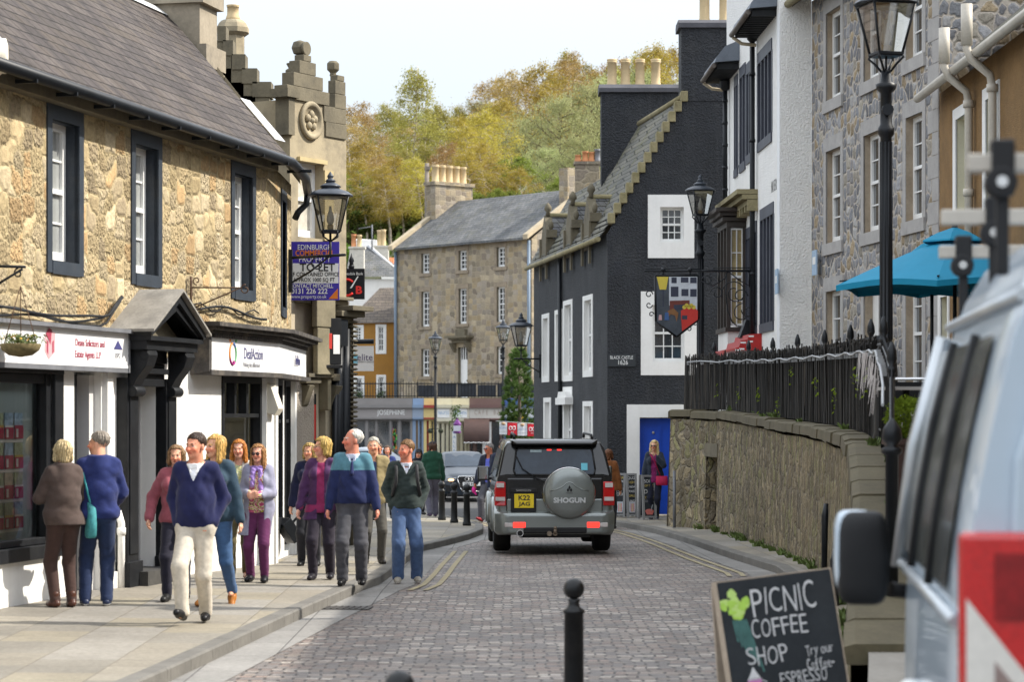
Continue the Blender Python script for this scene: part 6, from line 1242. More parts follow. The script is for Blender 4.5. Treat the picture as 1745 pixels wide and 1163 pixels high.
# signs of the bank building
def boardsign(label, px0, px1, py0, py1, Y, mat, d=.04, rz=0., name='sign_board', cat='sign'):
    w, h = (px1 - px0) * Y / F, (py1 - py0) * Y / F; m = MB(); m.box(-w / 2, w / 2, 0, d, -h / 2, h / 2)
    return tag(m.build(name, mat, None, (wx((px0 + px1) / 2, Y), Y, wz((py0 + py1) / 2, Y)), (0, 0, rz)), label, cat), w, h
BLU = M('let_board_blue', (.05, .03, .36), .5, .05); ORG = M('sign_orange', (.75, .2, .02), .5, .05)
o, w, h = boardsign('blue and white TO LET board on the bank behind the street lantern', 488, 578, 412, 512, 36.6, BLU)
m = MB(); m.box(-w / 2 + .02, w / 2 - .01, -.003, 0, -h * .21, h * .13); m.prism([(w / 2 - .02, -h / 2 + .02), (w / 2 - .02, -h * .3), (w / 2 - .16, -h / 2 + .02)][::-1], 'y', -.003, 0, 1); m.build('printed_panel', [TRIM, ORG], o)
tx = lambda s, z, sz_, mt, x=.06, sx=.85, b=.0: text(s, sz_, mt, o, (x, -.006, z * h), X90, sx=sx, bold=b)
tx('EDINBURGH', .4, .11, TRIM, .03); tx('COMMERCIAL', .3, .12, ORG, .03, .78, .002); tx('PROPERTY', .195, .12, TRIM, .03, .85); tx('TO LET', .055, .17, INK, .07, .95, .003); tx('SELF CONTAINED OFFICE', -.06, .085, INK, .0, .82, .001); tx('APPROX 1000 SQ FT', -.155, .085, INK, .02, .82, .001)
tx('CONTACT MITCHELL', -.26, .085, TRIM, -.02, .8, .001); tx('0131 226 222', -.35, .11, TRIM, -.05, .9, .002); tx('www.property.co.uk', -.44, .075, TRIM, -.06, .85)
bs, w, h = boardsign('black square bank sign with red interlocked letters beside the let board', 576, 621, 458, 510, 38.7, BLACK, .1); REDL = M('bank_sign_red', (.75, .03, .02), .4, .05)
text('Clydesdale Bank', .065, TRIM, bs, (0.005, -.004, h * .33), X90, sx=.85)
m = MB(); m.tube([(-.07 + .13 * math.cos(a), -.006, -.06 + .13 * math.sin(a)) for a in [.75 + j * .3 for j in range(17)]], .022, 6); m.poly([(-.02, -.012, -.07), (.1, -.012, .12), (.12, -.012, .12), (.01, -.012, -.07)], 1); m.build('emblem', [REDL, TRIM], bs); text('B', .17, REDL, bs, (.12, -.008, -.105), X90, sx=1.1, bold=.006)
m = MB(); m.ball((0, .05, 0), .05, 8); m.lathe([(.04, 0), (.03, .04), (.045, .08), (.02, .14), (.003, .2)], (0, .05, .02), 8); m.build('finial', IRON, bs, (0, 0, h / 2 + .03))
es, w, h = boardsign('white hanging banner with blue house emblem and the word elite', 595.5, 637, 590, 633, 44, M('banner_white', (.62, .61, .6), .7, .05), .015, R(-4)); m = MB(); m.tube([(-w / 2 - .12, 0, h / 2 + .08), (w / 2 + .0, 0, h / 2 + .08)], .045, 8); m.tube([(-w / 2 - .15, 0, h / 2 + .08), (-w / 2 - .35, .0, h / 2 + .3)], .012, 5); m.tube([(q[0] - w / 2 - .1, 0, q[2] - .35) for q in curl((0, 0, 0), .2, 1.5, -4)], .012, 5); m.tube([(-w / 2 - .4, 0, -.02), (-w / 2, 0, 0)], .012, 5); m.build('banner_pole', IRON, es)
text('elite', .17, M('plum_ink', (.12, .1, .17), .5), es, (.06, -.004, .02), X90); text('PROPERTY GROUP', .04, GREYI, es, (.06, -.004, -.06), X90); m = MB(); SKB = M('emblem_blue', (.2, .5, .62), .5, .1); m.prism([(-.2, -.09), (-.07, -.09), (-.07, .03), (-.05, .03), (-.135, .11), (-.22, .03), (-.2, .03)], 'y', -.004, -.001); m.build('emblem', SKB, es)
# pub sign with wrought iron bracket
psY = 46.2; ps = thing('pub_sign', 'painted pictorial pub sign with a red pillar box hanging from scrolled ironwork', 'sign', (wx(1152, psY), psY, wz(520, psY))); k = psY / F
X = lambda px: (px - 1152) * k; Z = lambda py: (520 - py) * k
shape = [(1117, 470), (1189, 470), (1190, 545), (1153, 574), (1118, 548)]
m = MB(); m.prism([(X(a), Z(b)) for a, b in shape], 'y', -.02, .02); m.build('board', M('sign_slate', (.05, .06, .075), .5, .4, 5.), ps)
art = MB(); y = -.024
def ap(L, c, yy=y): art.poly([(X(a), yy, Z(b)) for a, b in L], c)
ap([(1140, 521), (1140, 472), (1188, 472), (1188, 535)], 0); 
for a, b, c, d in ((1144, 473, 1153, 483), (1160, 473, 1173, 482), (1176, 473, 1187, 483), (1143, 489, 1156, 506), (1161, 493, 1173, 505), (1176, 493, 1187, 506)): ap([(a, d), (a, b), (c, b), (c, d)], 1, -.026)
ap([(1141, 528), (1141, 513), (1175, 512), (1175, 528)], 2, -.027); ap([(1119, 472), (1139, 472), (1135, 494), (1124, 494)], 3, -.027); ap([(1129, 523), (1129, 494), (1131, 494), (1131, 523)], 1, -.0265); ap([(1148, 528), (1148, 520), (1170, 519), (1172, 528)], 1, -.028)
ap([(1162, 565), (1160, 530), (1168, 525), (1184, 525), (1189, 530), (1189, 545)], 4, -.029); ap([(1162, 545), (1162, 538), (1171, 538), (1171, 545)], 1, -.0305); ap([(1138, 530), (1148, 526), (1156, 534), (1153, 549), (1150, 538), (1142, 536), (1136, 545)], 5, -.029); ap([(1132, 546), (1133, 533), (1139, 533), (1140, 546)], 6, -.0295); ap([(1122, 546), (1123, 537), (1127, 537), (1128, 546)], 7, -.0295)
for q_ in range(5): art.lathe([(.04, -.001), (.04, .001)], n=8, mat=3, T=Matrix.Translation((X(1166 + q_ * 4), -.031, Z(524 - (q_ % 2) * 3))) @ Matrix.Rotation(R(90), 4, 'X'))
art.build('painting', [M('art_white', (.5, .53, .57), .5, .2, 8.), M('art_dark', (.03, .035, .06), .5, .3), M('art_maroon', (.14, .03, .02), .5, .2), M('art_yellow', (.6, .47, .06), .5, .1), M('art_red', (.5, .03, .02), .5, .1), M('art_brown', (.2, .09, .03), .5, .2), M('art_blue', (.04, .1, .25), .5, .2), M('art_pink', (.5, .3, .3), .5, .2)], ps)
m = MB(); pts = [(X(a), -.0, Z(b)) for a, b in shape]
for a, b in zip(pts, pts[1:] + pts[:1]): m.tube([a, b], .028, 6)
m.build('sign_frame', BLACK, ps)
m = MB(); za = Z(462); m.tube([(X(1098), 0, za), (X(1287), 0, za)], .022, 6); m.tube([(X(1100), 0, za + .04), (X(1165), 0, za + .055), (X(1195), 0, za + .03)], .01, 5); m.tube([(X(1215), 0, za + .06), (X(1285), 0, za + .06)], .01, 5)
for a in (1130, 1176): m.tube([(X(a), 0, za), (X(a), 0, Z(470))], .02, 6); m.ball((X(a), 0, za + .02), .05, 8)
for (a, b, r, s, e) in ((1106, 502, .075, 0, 6.5), (1106, 520, .065, 0, -6), (1110, 536, .05, 0, 6), (1174, 561, .06, 3, -3), (1185, 552, .05, 0, 6), (1252, 500, .26, 3.5, -5), (1262, 505, .14, 0, 7), (1275, 530, .13, 3, 9), (1222, 500, .13, 3, -4), (1265, 535, .2, 1.5, 6), (1205, 478, .1, 3, -4)): m.tube([(q[0], 0, q[2]) for q in curl((X(a), 0, Z(b)), r, s, e, ax=1, n=18)], .011, 5)
for P in ([(1240, 462), (1260, 478), (1278, 488), (1284, 462)], [(1195, 480), (1215, 487), (1235, 475), (1240, 462)], [(1238, 470), (1237, 500), (1240, 530), (1247, 548), (1256, 556)], [(1284, 462), (1287, 490), (1286, 520), (1280, 550)], [(1225, 462), (1225, 480)], [(1276, 462), (1277, 490)]): m.tube([(X(a), 0, Z(b)) for a, b in P], .013, 5)
m.build('scrolled_bracket', IRON, ps)
# chalkboards
CHK = M('chalkboard', (.016, .02, .024), .75, .35, 3., dirt=.25, dcol=(.06, .065, .07)); CHW = M('chalk_white', (.62, .62, .62), .9, .12, 30.); WOODP = M('pale_plywood', (.42, .34, .26), .8, .2, 5.); FRW = M('grey_white_frame', (.22, .22, .22), .7, .1)
pY = 13.3; w, h = .655, 1.14
pb = thing('chalkboard_sign', 'big chalkboard for a coffee shop with a painted green flower', 'chalkboard', (wx(1343, pY), pY, 0.04))
TP = Matrix.Translation((0.09, 0, -.01)) @ Matrix.Rotation(R(-6.5), 4, 'Y') @ Matrix.Rotation(R(9), 4, 'Z') @ Matrix.Rotation(R(-9), 4, 'X')
m = MB(); m.box(-w / 2, w / 2, -.012, .012, 0, h); bo_ = m.build('board', [CHK], pb, bevel=.004); bo_.matrix_local = TP
m = MB(); m.box(-w / 2 - .02, -w / 2, -.014, .03, 0, h); m.box(w / 2, w / 2 + .006, -.014, .02, 0, h); m.box(-w / 2 - .02, w / 2 + .006, -.012, .02, h, h + .006); fo = m.build('frame', WOODP, bo_)
m = MB(); m.box(-w / 2 - .02, w / 2, .012, .034, -.02, h - .03); lo = m.build('rear_board', WOODP, pb); lo.matrix_local = TP @ Matrix.Translation((0, 0.01, h)) @ Matrix.Rotation(R(20), 4, 'X') @ Matrix.Translation((0, 0, -h))
cq = random.Random(17)
def ctx(s, x0, x1, z, hh, r=0., b=-.0022):
    wd = [{'I': .3, 'N': 1.05, 'O': 1.1, 'C': .95, ' ': .4, 'r': .6, 't': .6, '-': .7}.get(c, .9) for c in s]; k = (x1 - x0) / sum(wd); x = x0
    for c, w in zip(s, wd):
        if c != ' ': text(c, .2, CHW, bo_, (x + w * k / 2, -.015, h - z + cq.gauss(0, hh * .035) - (hh * .12 if c in 'uroe' else hh * .3 if c == 'y' else 0)), (R(90), cq.gauss(0, .05), 0), bold=b, ext=.001, fit=(w * k * (.8 if c != 'I' else .28), hh * (.62 if c in 'uroe' else .16 if c == '-' else 1) * cq.uniform(.93, 1.07)), name='chalk_letter')
        x += w * k
ctx('PICNIC', -.155, .225, .13, .145); ctx('COFFEE', -.175, .155, .285, .1); ctx('SHOP', -.225, .02, .43, .1); ctx('Try our', .115, .275, .435, .06, b=-.002); ctx('coffee-', .11, .27, .515, .06, b=-.002); ctx('ESPRESSO', -.055, .22, .575, .07); ctx('HAZELNUT', -.08, .19, .69, .07)
m = MB(); q = random.Random(31)
for i in range(26):
    a, r_ = q.uniform(0, 6.28), abs(q.gauss(0, .04)); cx_, cz_ = -.25 + r_ * math.cos(a) * .8, h - .13 + r_ * math.sin(a) * 1.3; n = 7; m.poly([(cx_ + q.uniform(.015, .035) * math.cos(2 * math.pi * j / n), -.0135 - i * .00006, cz_ + q.uniform(.015, .035) * math.sin(2 * math.pi * j / n)) for j in range(n)][::1], q.choice((0, 0, 1)))
for i in range(7): x = -.27 + i * .012; m.poly([(x, -.0136, h - .22), (x + .008, -.0136, h - .22), (x + .02 + i * .008, -.0136, h - .34 - i * .03), (x + .012 + i * .008, -.0136, h - .34 - i * .03)], 2)
m.build('painted_flower', [M('chalk_lime', (.4, .62, .1), .9, .15, 20.), M('chalk_pale_lime', (.5, .68, .2), .9, .1, 20.), M('chalk_teal', (.08, .2, .18), .9, .3, 20.)], bo_)
m = MB(); m.prism([(-.235, h - 0.555), (-.155, h - 0.555), (-.165, h - 0.615), (-.18, h - 0.630), (-.21, h - 0.630), (-.225, h - 0.615)][::-1], 'y', -.015, -.0125, 1); m.tube([(-.235, -.014, h - 0.555), (-.155, -.014, h - 0.555)], .004, 4); m.tube([(-.155, -.014, h - 0.565), (-.13, -.014, h - 0.575), (-.14, -.014, h - 0.600), (-.165, -.014, h - 0.605)], .004, 4); m.tube([(-.25, -.014, h - 0.640), (-.14, -.014, h - 0.635)], .004, 4); m.poly([(-.23, -.014, h - 0.550), (-.16, -.014, h - 0.550), (-.18, -.014, h - 0.515), (-.195, -.014, h - 0.485), (-.21, -.014, h - 0.515)]); m.build('painted_cup', [CHW, M('chalk_pink', (.55, .2, .45), .9, .1)], bo_)
def aboard(label, px0, px1, py0, py1, Y, rz, lines, art, group=None, lean=6):
    t = thing('chalkboard_sign', label, 'chalkboard', (wx((px0 + px1) / 2, Y), Y, gz(Y) + .12), rz); w, h = (px1 - px0) * Y / F, (py1 - py0) * Y / F
    for s in (0, 1):
        T = Matrix.Rotation(math.pi * s, 4, 'Z') @ Matrix.Translation((0, -.2, 0)) @ Matrix.Rotation(R(-lean), 4, 'X'); m = MB(); m.box(-w / 2, w / 2, -.01, .01, .07, h - .02); b = m.build('board', CHK, t); b.matrix_local = T
        m = MB(); m.box(-w / 2 - .03, -w / 2 + .02, -.02, .02, 0.02, h); m.box(w / 2 - .02, w / 2 + .03, -.02, .02, .02, h); m.box(-w / 2 + .02, w / 2 - .02, -.02, .02, h - .04, h); m.box(-w / 2 + .02, w / 2 - .02, -.02, .02, .05, .09); m.build('frame', FRW, b)
        if s: continue
        for tx_, z, sz_, c in lines: text(tx_, sz_, c, b, (0, -.012, h * z), X90, sx=.85, ext=.001)
        m = MB()
        if art == 'glass': m.prism([(-.06, .12), (.06, .12), (.08, .36), (-.08, .36)][::-1], 'y', -.013, -.011, 0); [m.box(-.03 + i * .03, -.015 + i * .03, -.016, -.0135, .14, .32, 1 + i % 2) for i in range(3)]
        else: m.prism([(-.1, .2), (.1, .2), (.06, .12), (-.06, .12)][::1], 'y', -.013, -.011, 1); m.ball((0, -.012, .2), (.09, .004, .04), 8, 1); m.tube([(.03, -.014, .2), (.07, -.014, .33)], .008, 4, 0)
        m.build('chalk_drawing', [M('chalk_grey', (.4, .43, .47), .9, .2, 20.), M('chalk_coral', (.5, .14, .12), .9, .2, 20.), M('chalk_amber', (.5, .3, .08), .9, .2)], b)
    return t
CHY = M('chalk_yellow', (.55, .42, .12), .9, .1)
aboard('chalkboard stand with a pint glass drawing beside the white door margin', 1052, 1066, 797, 873, 53.2, R(-14), [('BEER', .9, .08, CHY), ('GARDEN', .82, .07, CHW), ('&', .75, .07, CHY), ('PINT', .63, .11, CHW), ('£3.50', .53, .09, CHW)], 'glass'); aboard('chalkboard stand chalked with menu lines next to the pint glass board', 1067, 1081, 797, 873, 53.1, R(10), [('QUIZ', .9, .09, CHW), ('EVERY', .8, .07, CHY), ('TUESDAY', .7, .06, CHW), ('MIXED', .6, .07, CHW), ('GRILL', .5, .07, CHY), ('LUNCH', .38, .07, CHW), ('AT 7', .2, .08, CHW)], 'glass')
aboard('chalkboard stand with a red bowl drawing in front of the blonde woman', 1093, 1113, 803, 880, 51.6, R(12), [('SOUP', .86, .1, CHW), ('OF THE', .76, .07, CHY), ('DAY', .63, .13, CHW), ('TOMATO', .5, .07, CHY), ('LENTIL', .42, .07, GREYI)], 'bowl')
# ================================================================ vehicles
TYRE = M('tyre_rubber', (.009, .009, .009), .85, .2, 8., bmp=.3, bsc=60); ALLOY = M('alloy', (.5, .5, .5), .35, .05, metal=.8); CHROME = M('chrome', (.7, .7, .7), .15, .03, metal=1.)
SILV = M('silver_green_paint', (.215, .235, .225), .32, .05, 2., metal=.55, coat=.8, dirt=.08, dcol=(.15, .14, .12)); CARB = M('black_car_paint', (.008, .008, .009), .22, .2, 2., coat=.5, spec=.4)
TINT = M('tinted_glass', (.03, .042, .06), .08, .35, 1.5, spec=.3); PLAST = M('black_plastic', (.01, .01, .011), .6, .15, 8.)
REDG = M('red_lens', (.5, .01, .012), .2, .12, 12., coat=.6); CLR = M('clear_lens', (.55, .5, .48), .2, .2, 14., coat=.5); LITR = EMIT('lit_brake_lens', (1., .03, .02), 1.0)
def wheel(parent, x, y, r, w, rim=True):
    T = Matrix.Translation((x, y, r)) @ Matrix.Rotation(R(90), 4, 'Y'); m = MB()
    m.lathe([(r * .62, -w / 2), (r * .9, -w / 2), (r * .985, -w * .4), (r, -w * .25), (r, w * .25), (r * .985, w * .4), (r * .9, w / 2), (r * .62, w / 2)], n=32, T=T); o = m.build('wheel', TYRE, parent)
    m = MB(); m.lathe([(r * .62, -w * .4), (r * .55, -w * .3), (r * .55, w * .3), (r * .62, w * .4)], n=24, T=T)
    for k in range(5): a = k * 2 * math.pi / 5; m.tube([T @ Vector((0, 0, w * .3 * (1 if x > 0 else -1))), T @ Vector((r * .6 * math.cos(a), r * .6 * math.sin(a), w * .32 * (1 if x > 0 else -1)))], .03, 6)
    m.build('rim', ALLOY, o); return o
def ring(w, pts): return [(x * w, z) for x, z in pts]
SUVY = 38.0; gs = wz(945, SUVY)
sv_ = thing('suv_car', 'silver and black off-road car with a spare wheel on its tailgate, seen from behind', 'car', (wx(945, SUVY), SUVY, gs), R(2.2))
def xl_(px): return (px - 945) * SUVY / F
def zl_(py): return wz(py, SUVY) - gs
def secs(L):   # list of (y, [(x, z) half profile from bottom to top]) -> full rings
    return [[(-x, y, z) for x, z in P] + [(x, y, z) for x, z in P[::-1]] for y, P in L]
m = MB()
lowP = lambda w, b, t: [(w * .9, b), (w, b + .06), (w, t - .1), (w * .985, t)]
m.loft(secs([(.02, lowP(.86, .4, .93)), (.12, lowP(.915, .36, .93)), (.5, lowP(.94, .34, .93)), (3.9, lowP(.94, .34, .93)), (4.4, lowP(.9, .36, .9)), (4.62, lowP(.8, .4, .86))]), 0)
lb = m.build('lower_body', SILV, sv_, bevel=.02)
m = MB()
cab = lambda w, wr, zr: [(w, .9), (w, 1.12), (w * .985, 1.18), (wr + .03, zr - .09), (wr - .02, zr - .02), (wr - .12, zr)]
m.loft(secs([(.0, cab(.9, .88, 1.26)), (.03, cab(.915, .87, 1.3)), (.17, cab(.92, .76, 1.76)), (.3, cab(.92, .755, 1.785)), (2.1, cab(.92, .75, 1.8)), (2.5, cab(.92, .74, 1.76)), (3.2, cab(.92, .8, 1.22)), (4.3, cab(.88, .76, 1.14)), (4.55, cab(.8, .7, 1.08))]), 0)
cb_ = m.build('body', CARB, sv_, bevel=.015)
# rear glazing follows the slope of the tailgate
def rp(x, z, o=.012):
    y = 0 if z < 1.2 else lerp(.0, .17, (z - 1.2) / .56); return (x, y - o, z)
m = MB(); P = [(-.62, 1.245), (.62, 1.245), (.64, 1.33), (.6, 1.62), (.57, 1.655), (-.57, 1.655), (-.6, 1.62), (-.64, 1.33)]
m.poly([rp(x, z, .03) for x, z in P]); m.build('rear_window', TINT, sv_)
m = MB()
for (a, b) in zip(P, P[1:] + P[:1]): m.tube([rp(*a, .026), rp(*b, .026)], .016, 6)
m.build('window_seal', PLAST, sv_)
st = MB(); st.poly([rp(x, z, .036) for x, z in ((.42, 1.32), (.52, 1.32), (.52, 1.43), (.42, 1.43))]); so1 = st.build('window_sticker', M('sticker_blue', (.12, .45, .55), .5, .05), sv_)
st = MB(); st.poly([rp(x, z, .036) for x, z in ((-.38, 1.6), (-.2, 1.6), (-.2, 1.64), (-.38, 1.64))]); st.build('window_sticker', M('sticker_pale', (.3, .38, .4), .5, .2, 40.), sv_)
m = MB(); [m.box(x - .035, x + .035, .1, .135, 1.615, 1.65) for x in (-.08, .08)]; m.build('brake_light', LITR, sv_)
m = MB(); m.loft(secs([(.02, [(.6, 1.72), (.6, 1.75)]), (.1, [(.68, 1.73), (.68, 1.79)]), (.35, [(.7, 1.75), (.7, 1.81)])]), 0); m.build('spoiler', CARB, sv_, bevel=.01)
m = MB(); m.box(-.76, .76, -.02, .03, .66, 1.2); tg = m.build('tailgate', CARB, sv_, bevel=.03)
m = MB(); m.box(-.75, .75, -.035, .0, .64, .87); m.build('tailgate_trim', SILV, tg, bevel=.02)
for s in (-1, 1):
    m = MB(); x0, x1 = (.765, .945) if s > 0 else (-.945, -.765)
    m.loft([[(x0, -.03, .76), (x1 - s * .0 if s > 0 else x0, -.03, .76), (x1, -.03, .76)][:1] + [(x1, -.03 if s < 0 else -.0, .76), (x1, .16, .76), (x0, .16, .76)], [(x0, -.035, .86), (x1, -.01, .86), (x1, .17, .86), (x0, .16, .86)], [(x0, -.035, 1.02), (x1, -.01, 1.02), (x1, .17, 1.02), (x0, .16, 1.02)], [(x0 + (.03 if s < 0 else 0), -.02, 1.14), (x1 - (.03 if s > 0 else 0), .0, 1.14), (x1 - (.03 if s > 0 else 0), .15, 1.14), (x0 + (.03 if s < 0 else 0), .15, 1.14)]], smooth=False)
    tl = m.build('tail_light', REDG, sv_, bevel=.015)
    m = MB(); m.box(x0 + .015, x1 - .015, -.046, -.03, .84, .9); m.box(x0 + .03, x1 - .03, -.042, -.02, 1.05, 1.12); m.build('clear_lens', CLR, tl)
    a, b = (.5, .7) if s > 0 else (-.66, -.46)
    m = MB(); m.box(a, b, -.15, -.11, .42, .51); m.build('brake_light', LITR, sv_, bevel=.01); m = MB(); c, d = (b + .005, b + .13) if s > 0 else (a - .13, a - .005); m.box(c, d, -.148, -.11, .43, .5); m.build('reversing_light', CLR, sv_, bevel=.01)
m = MB(); m.loft(secs([(-.145, [(.7, .34), (.74, .4), (.74, .58), (.7, .62)]), (-.12, [(.8, .32), (.84, .38), (.84, .61), (.8, .65)]), (.02, [(.9, .3), (.94, .36), (.95, .63), (.92, .68)]), (.42, [(.92, .32), (.955, .36), (.96, .7), (.93, .8)])]), 0); m.build('bumper', SILV, sv_, bevel=.02)
m = MB(); m.box(-.5, .5, -.155, -.1, .33, .43); m.box(-.56, .56, -.06, .6, .26, .36); m.box(-.55, .55, .4, 4.2, .26, .4); m.build('underbody', PLAST, sv_, bevel=.02)
m = MB(); m.tube([(-.55, .1, .33), (-.55, -.17, .335)], .055, 12); m.tube([(-.55, -.175, .335), (-.55, -.165, .335)], .042, 12, 1); m.build('exhaust', [CHROME, DARK], sv_)
m = MB(); m.tube([(0, .1, .33), (0, -.2, .33)], .035, 8); m.tube([(0, -.2, .33), (0, -.22, .4)], .025, 8); m.ball((0, -.22, .42), .03, 8); m.tube([(-.09, -.14, .33), (-.09, -.2, .33)], .04, 8); m.build('tow_bar', M('dull_steel', (.25, .2, .15), .5, .3, metal=.6), sv_)
# spare wheel with its hard cover
cx, cz, r = .22, .96, .405; T = Matrix.Translation((cx, -.03, cz)) @ Matrix.Rotation(R(90), 4, 'X')
m = MB(); m.lathe([(r * .96, 0), (r, .04), (r, .13), (r * .97, .17), (r * .9, .195), (r * .6, .21), (.001, .215)], n=48, T=T); sw_ = m.build('spare_wheel_cover', SILV, sv_)
m = MB(); m.lathe([(r * .985, .0), (r * 1.03, .03), (r * 1.03, .1), (r * .985, .12)], n=48, T=T); m.build('cover_rim', CHROME, sw_)
def arc(P, w, o=-.252, mt=None, nm='pressed_ridge'):
    m = MB(); m.tube([(cx + x, o + .03 * abs(x) ** 2 * 2, cz + z) for x, z in P], w, 6); return m.build(nm, mt or SILV, sw_)
arc([(-.3, .04), (-.2, .06), (-.1, .11), (-.05, .16), (0, .175), (.05, .16), (.1, .11), (.2, .06), (.3, .04)], .012, -.236)
text('SHOGUN', .1, M('badge_grey', (.55, .56, .56), .4, .05, metal=.3), sw_, (cx, -.249, cz - .105), X90, fit=(.5, .085), ext=.004, bold=.004)
m = MB(); [m.prism([(cx + x, cz + z), (cx + x + .02, cz + z + .034), (cx + x, cz + z + .068), (cx + x - .02, cz + z + .034)], 'y', -.256, -.247) for x, z in ((0, .06), (-.024, .02), (.024, .02))]; m.build('emblem', PLAST, sw_); text('MITSUBISHI', .02, PLAST, sw_, (cx, -.249, cz + .005), X90, ext=.001)
m = MB(); m.box(-.69, -.29, -.07, -.02, .66, 1.0); m.box(-.7, -.28, -.085, -.02, .97, 1.04); pbx = m.build('plate_holder', PLAST, sv_, bevel=.01); text('SHOGUN', .05, CHROME, pbx, (-.49, -.088, 1.005), X90, fit=(.23, .032))
m = MB(); m.box(-.635, -.33, -.078, -.071, .73, .95); npl = m.build('number_plate', M('plate_yellow', (.75, .55, .02), .4, .04), sv_); text('K22', .1, INK, npl, (-.48, -.08, .89), X90, fit=(.18, .078), bold=.002); text('JAG', .1, INK, npl, (-.48, -.08, .785), X90, fit=(.18, .078), bold=.002)
m = MB(); m.tube([rp(-.3, 1.2, .05), rp(-.5, 1.34, .06), rp(-.62, 1.58, .05)], .01, 6); m.tube([(-.3, -.05, 1.2), (.0, -.06, 1.08)], .014, 6); m.build('wiper', PLAST, sv_)
for s in (-1, 1):
    m = MB(); m.tube([(s * .62, .4, 1.82), (s * .61, .45, 1.87), (s * .6, 2.0, 1.885), (s * .6, 2.1, 1.82)], .022, 6); m.build('roof_rail', PLAST, sv_)
    m = MB(); m.cbox((s * 1.04, 2.95, 1.2), (.2, .09, .24)); m.cbox((s * .93, 2.97, 1.12), (.1, .05, .06)); mo = m.build('mirror', CARB, sv_, bevel=.03); m = MB(); m.cbox((s * 1.04, 2.9, 1.2), (.16, .006, .19)); m.build('mirror_glass', M('mirror_glass', (.4, .45, .5), .05, .1, metal=.9), mo)
    m = MB(); w = lambda y, z: (s * (lerp(.935, .815, (z - 1.16) / .5)), y, z); m.poly([w(.3, 1.2), w(2.95, 1.2), w(2.4, 1.64), (w(.42, 1.64))]); m.build('side_window', TINT, sv_)
    for y in (.92, 3.68): wheel(sv_, s * .8, y, .385, .27)
    m = MB(); m.tube([(s * .93, .92 + .46 * math.cos(a), .38 + .46 * math.sin(a)) for a in [R(-5 + 19 * k) for k in range(11)]], .045, 8); m.tube([(s * .93, 3.68 + .46 * math.cos(a), .38 + .46 * math.sin(a)) for a in [R(-5 + 19 * k) for k in range(11)]], .045, 8); m.build('wheel_arch', SILV, sv_)
    m = MB(); m.box(s * .9 - .05, s * .9 + .05, .9, 3.7, .3, .36); m.build('side_step', PLAST, sv_)
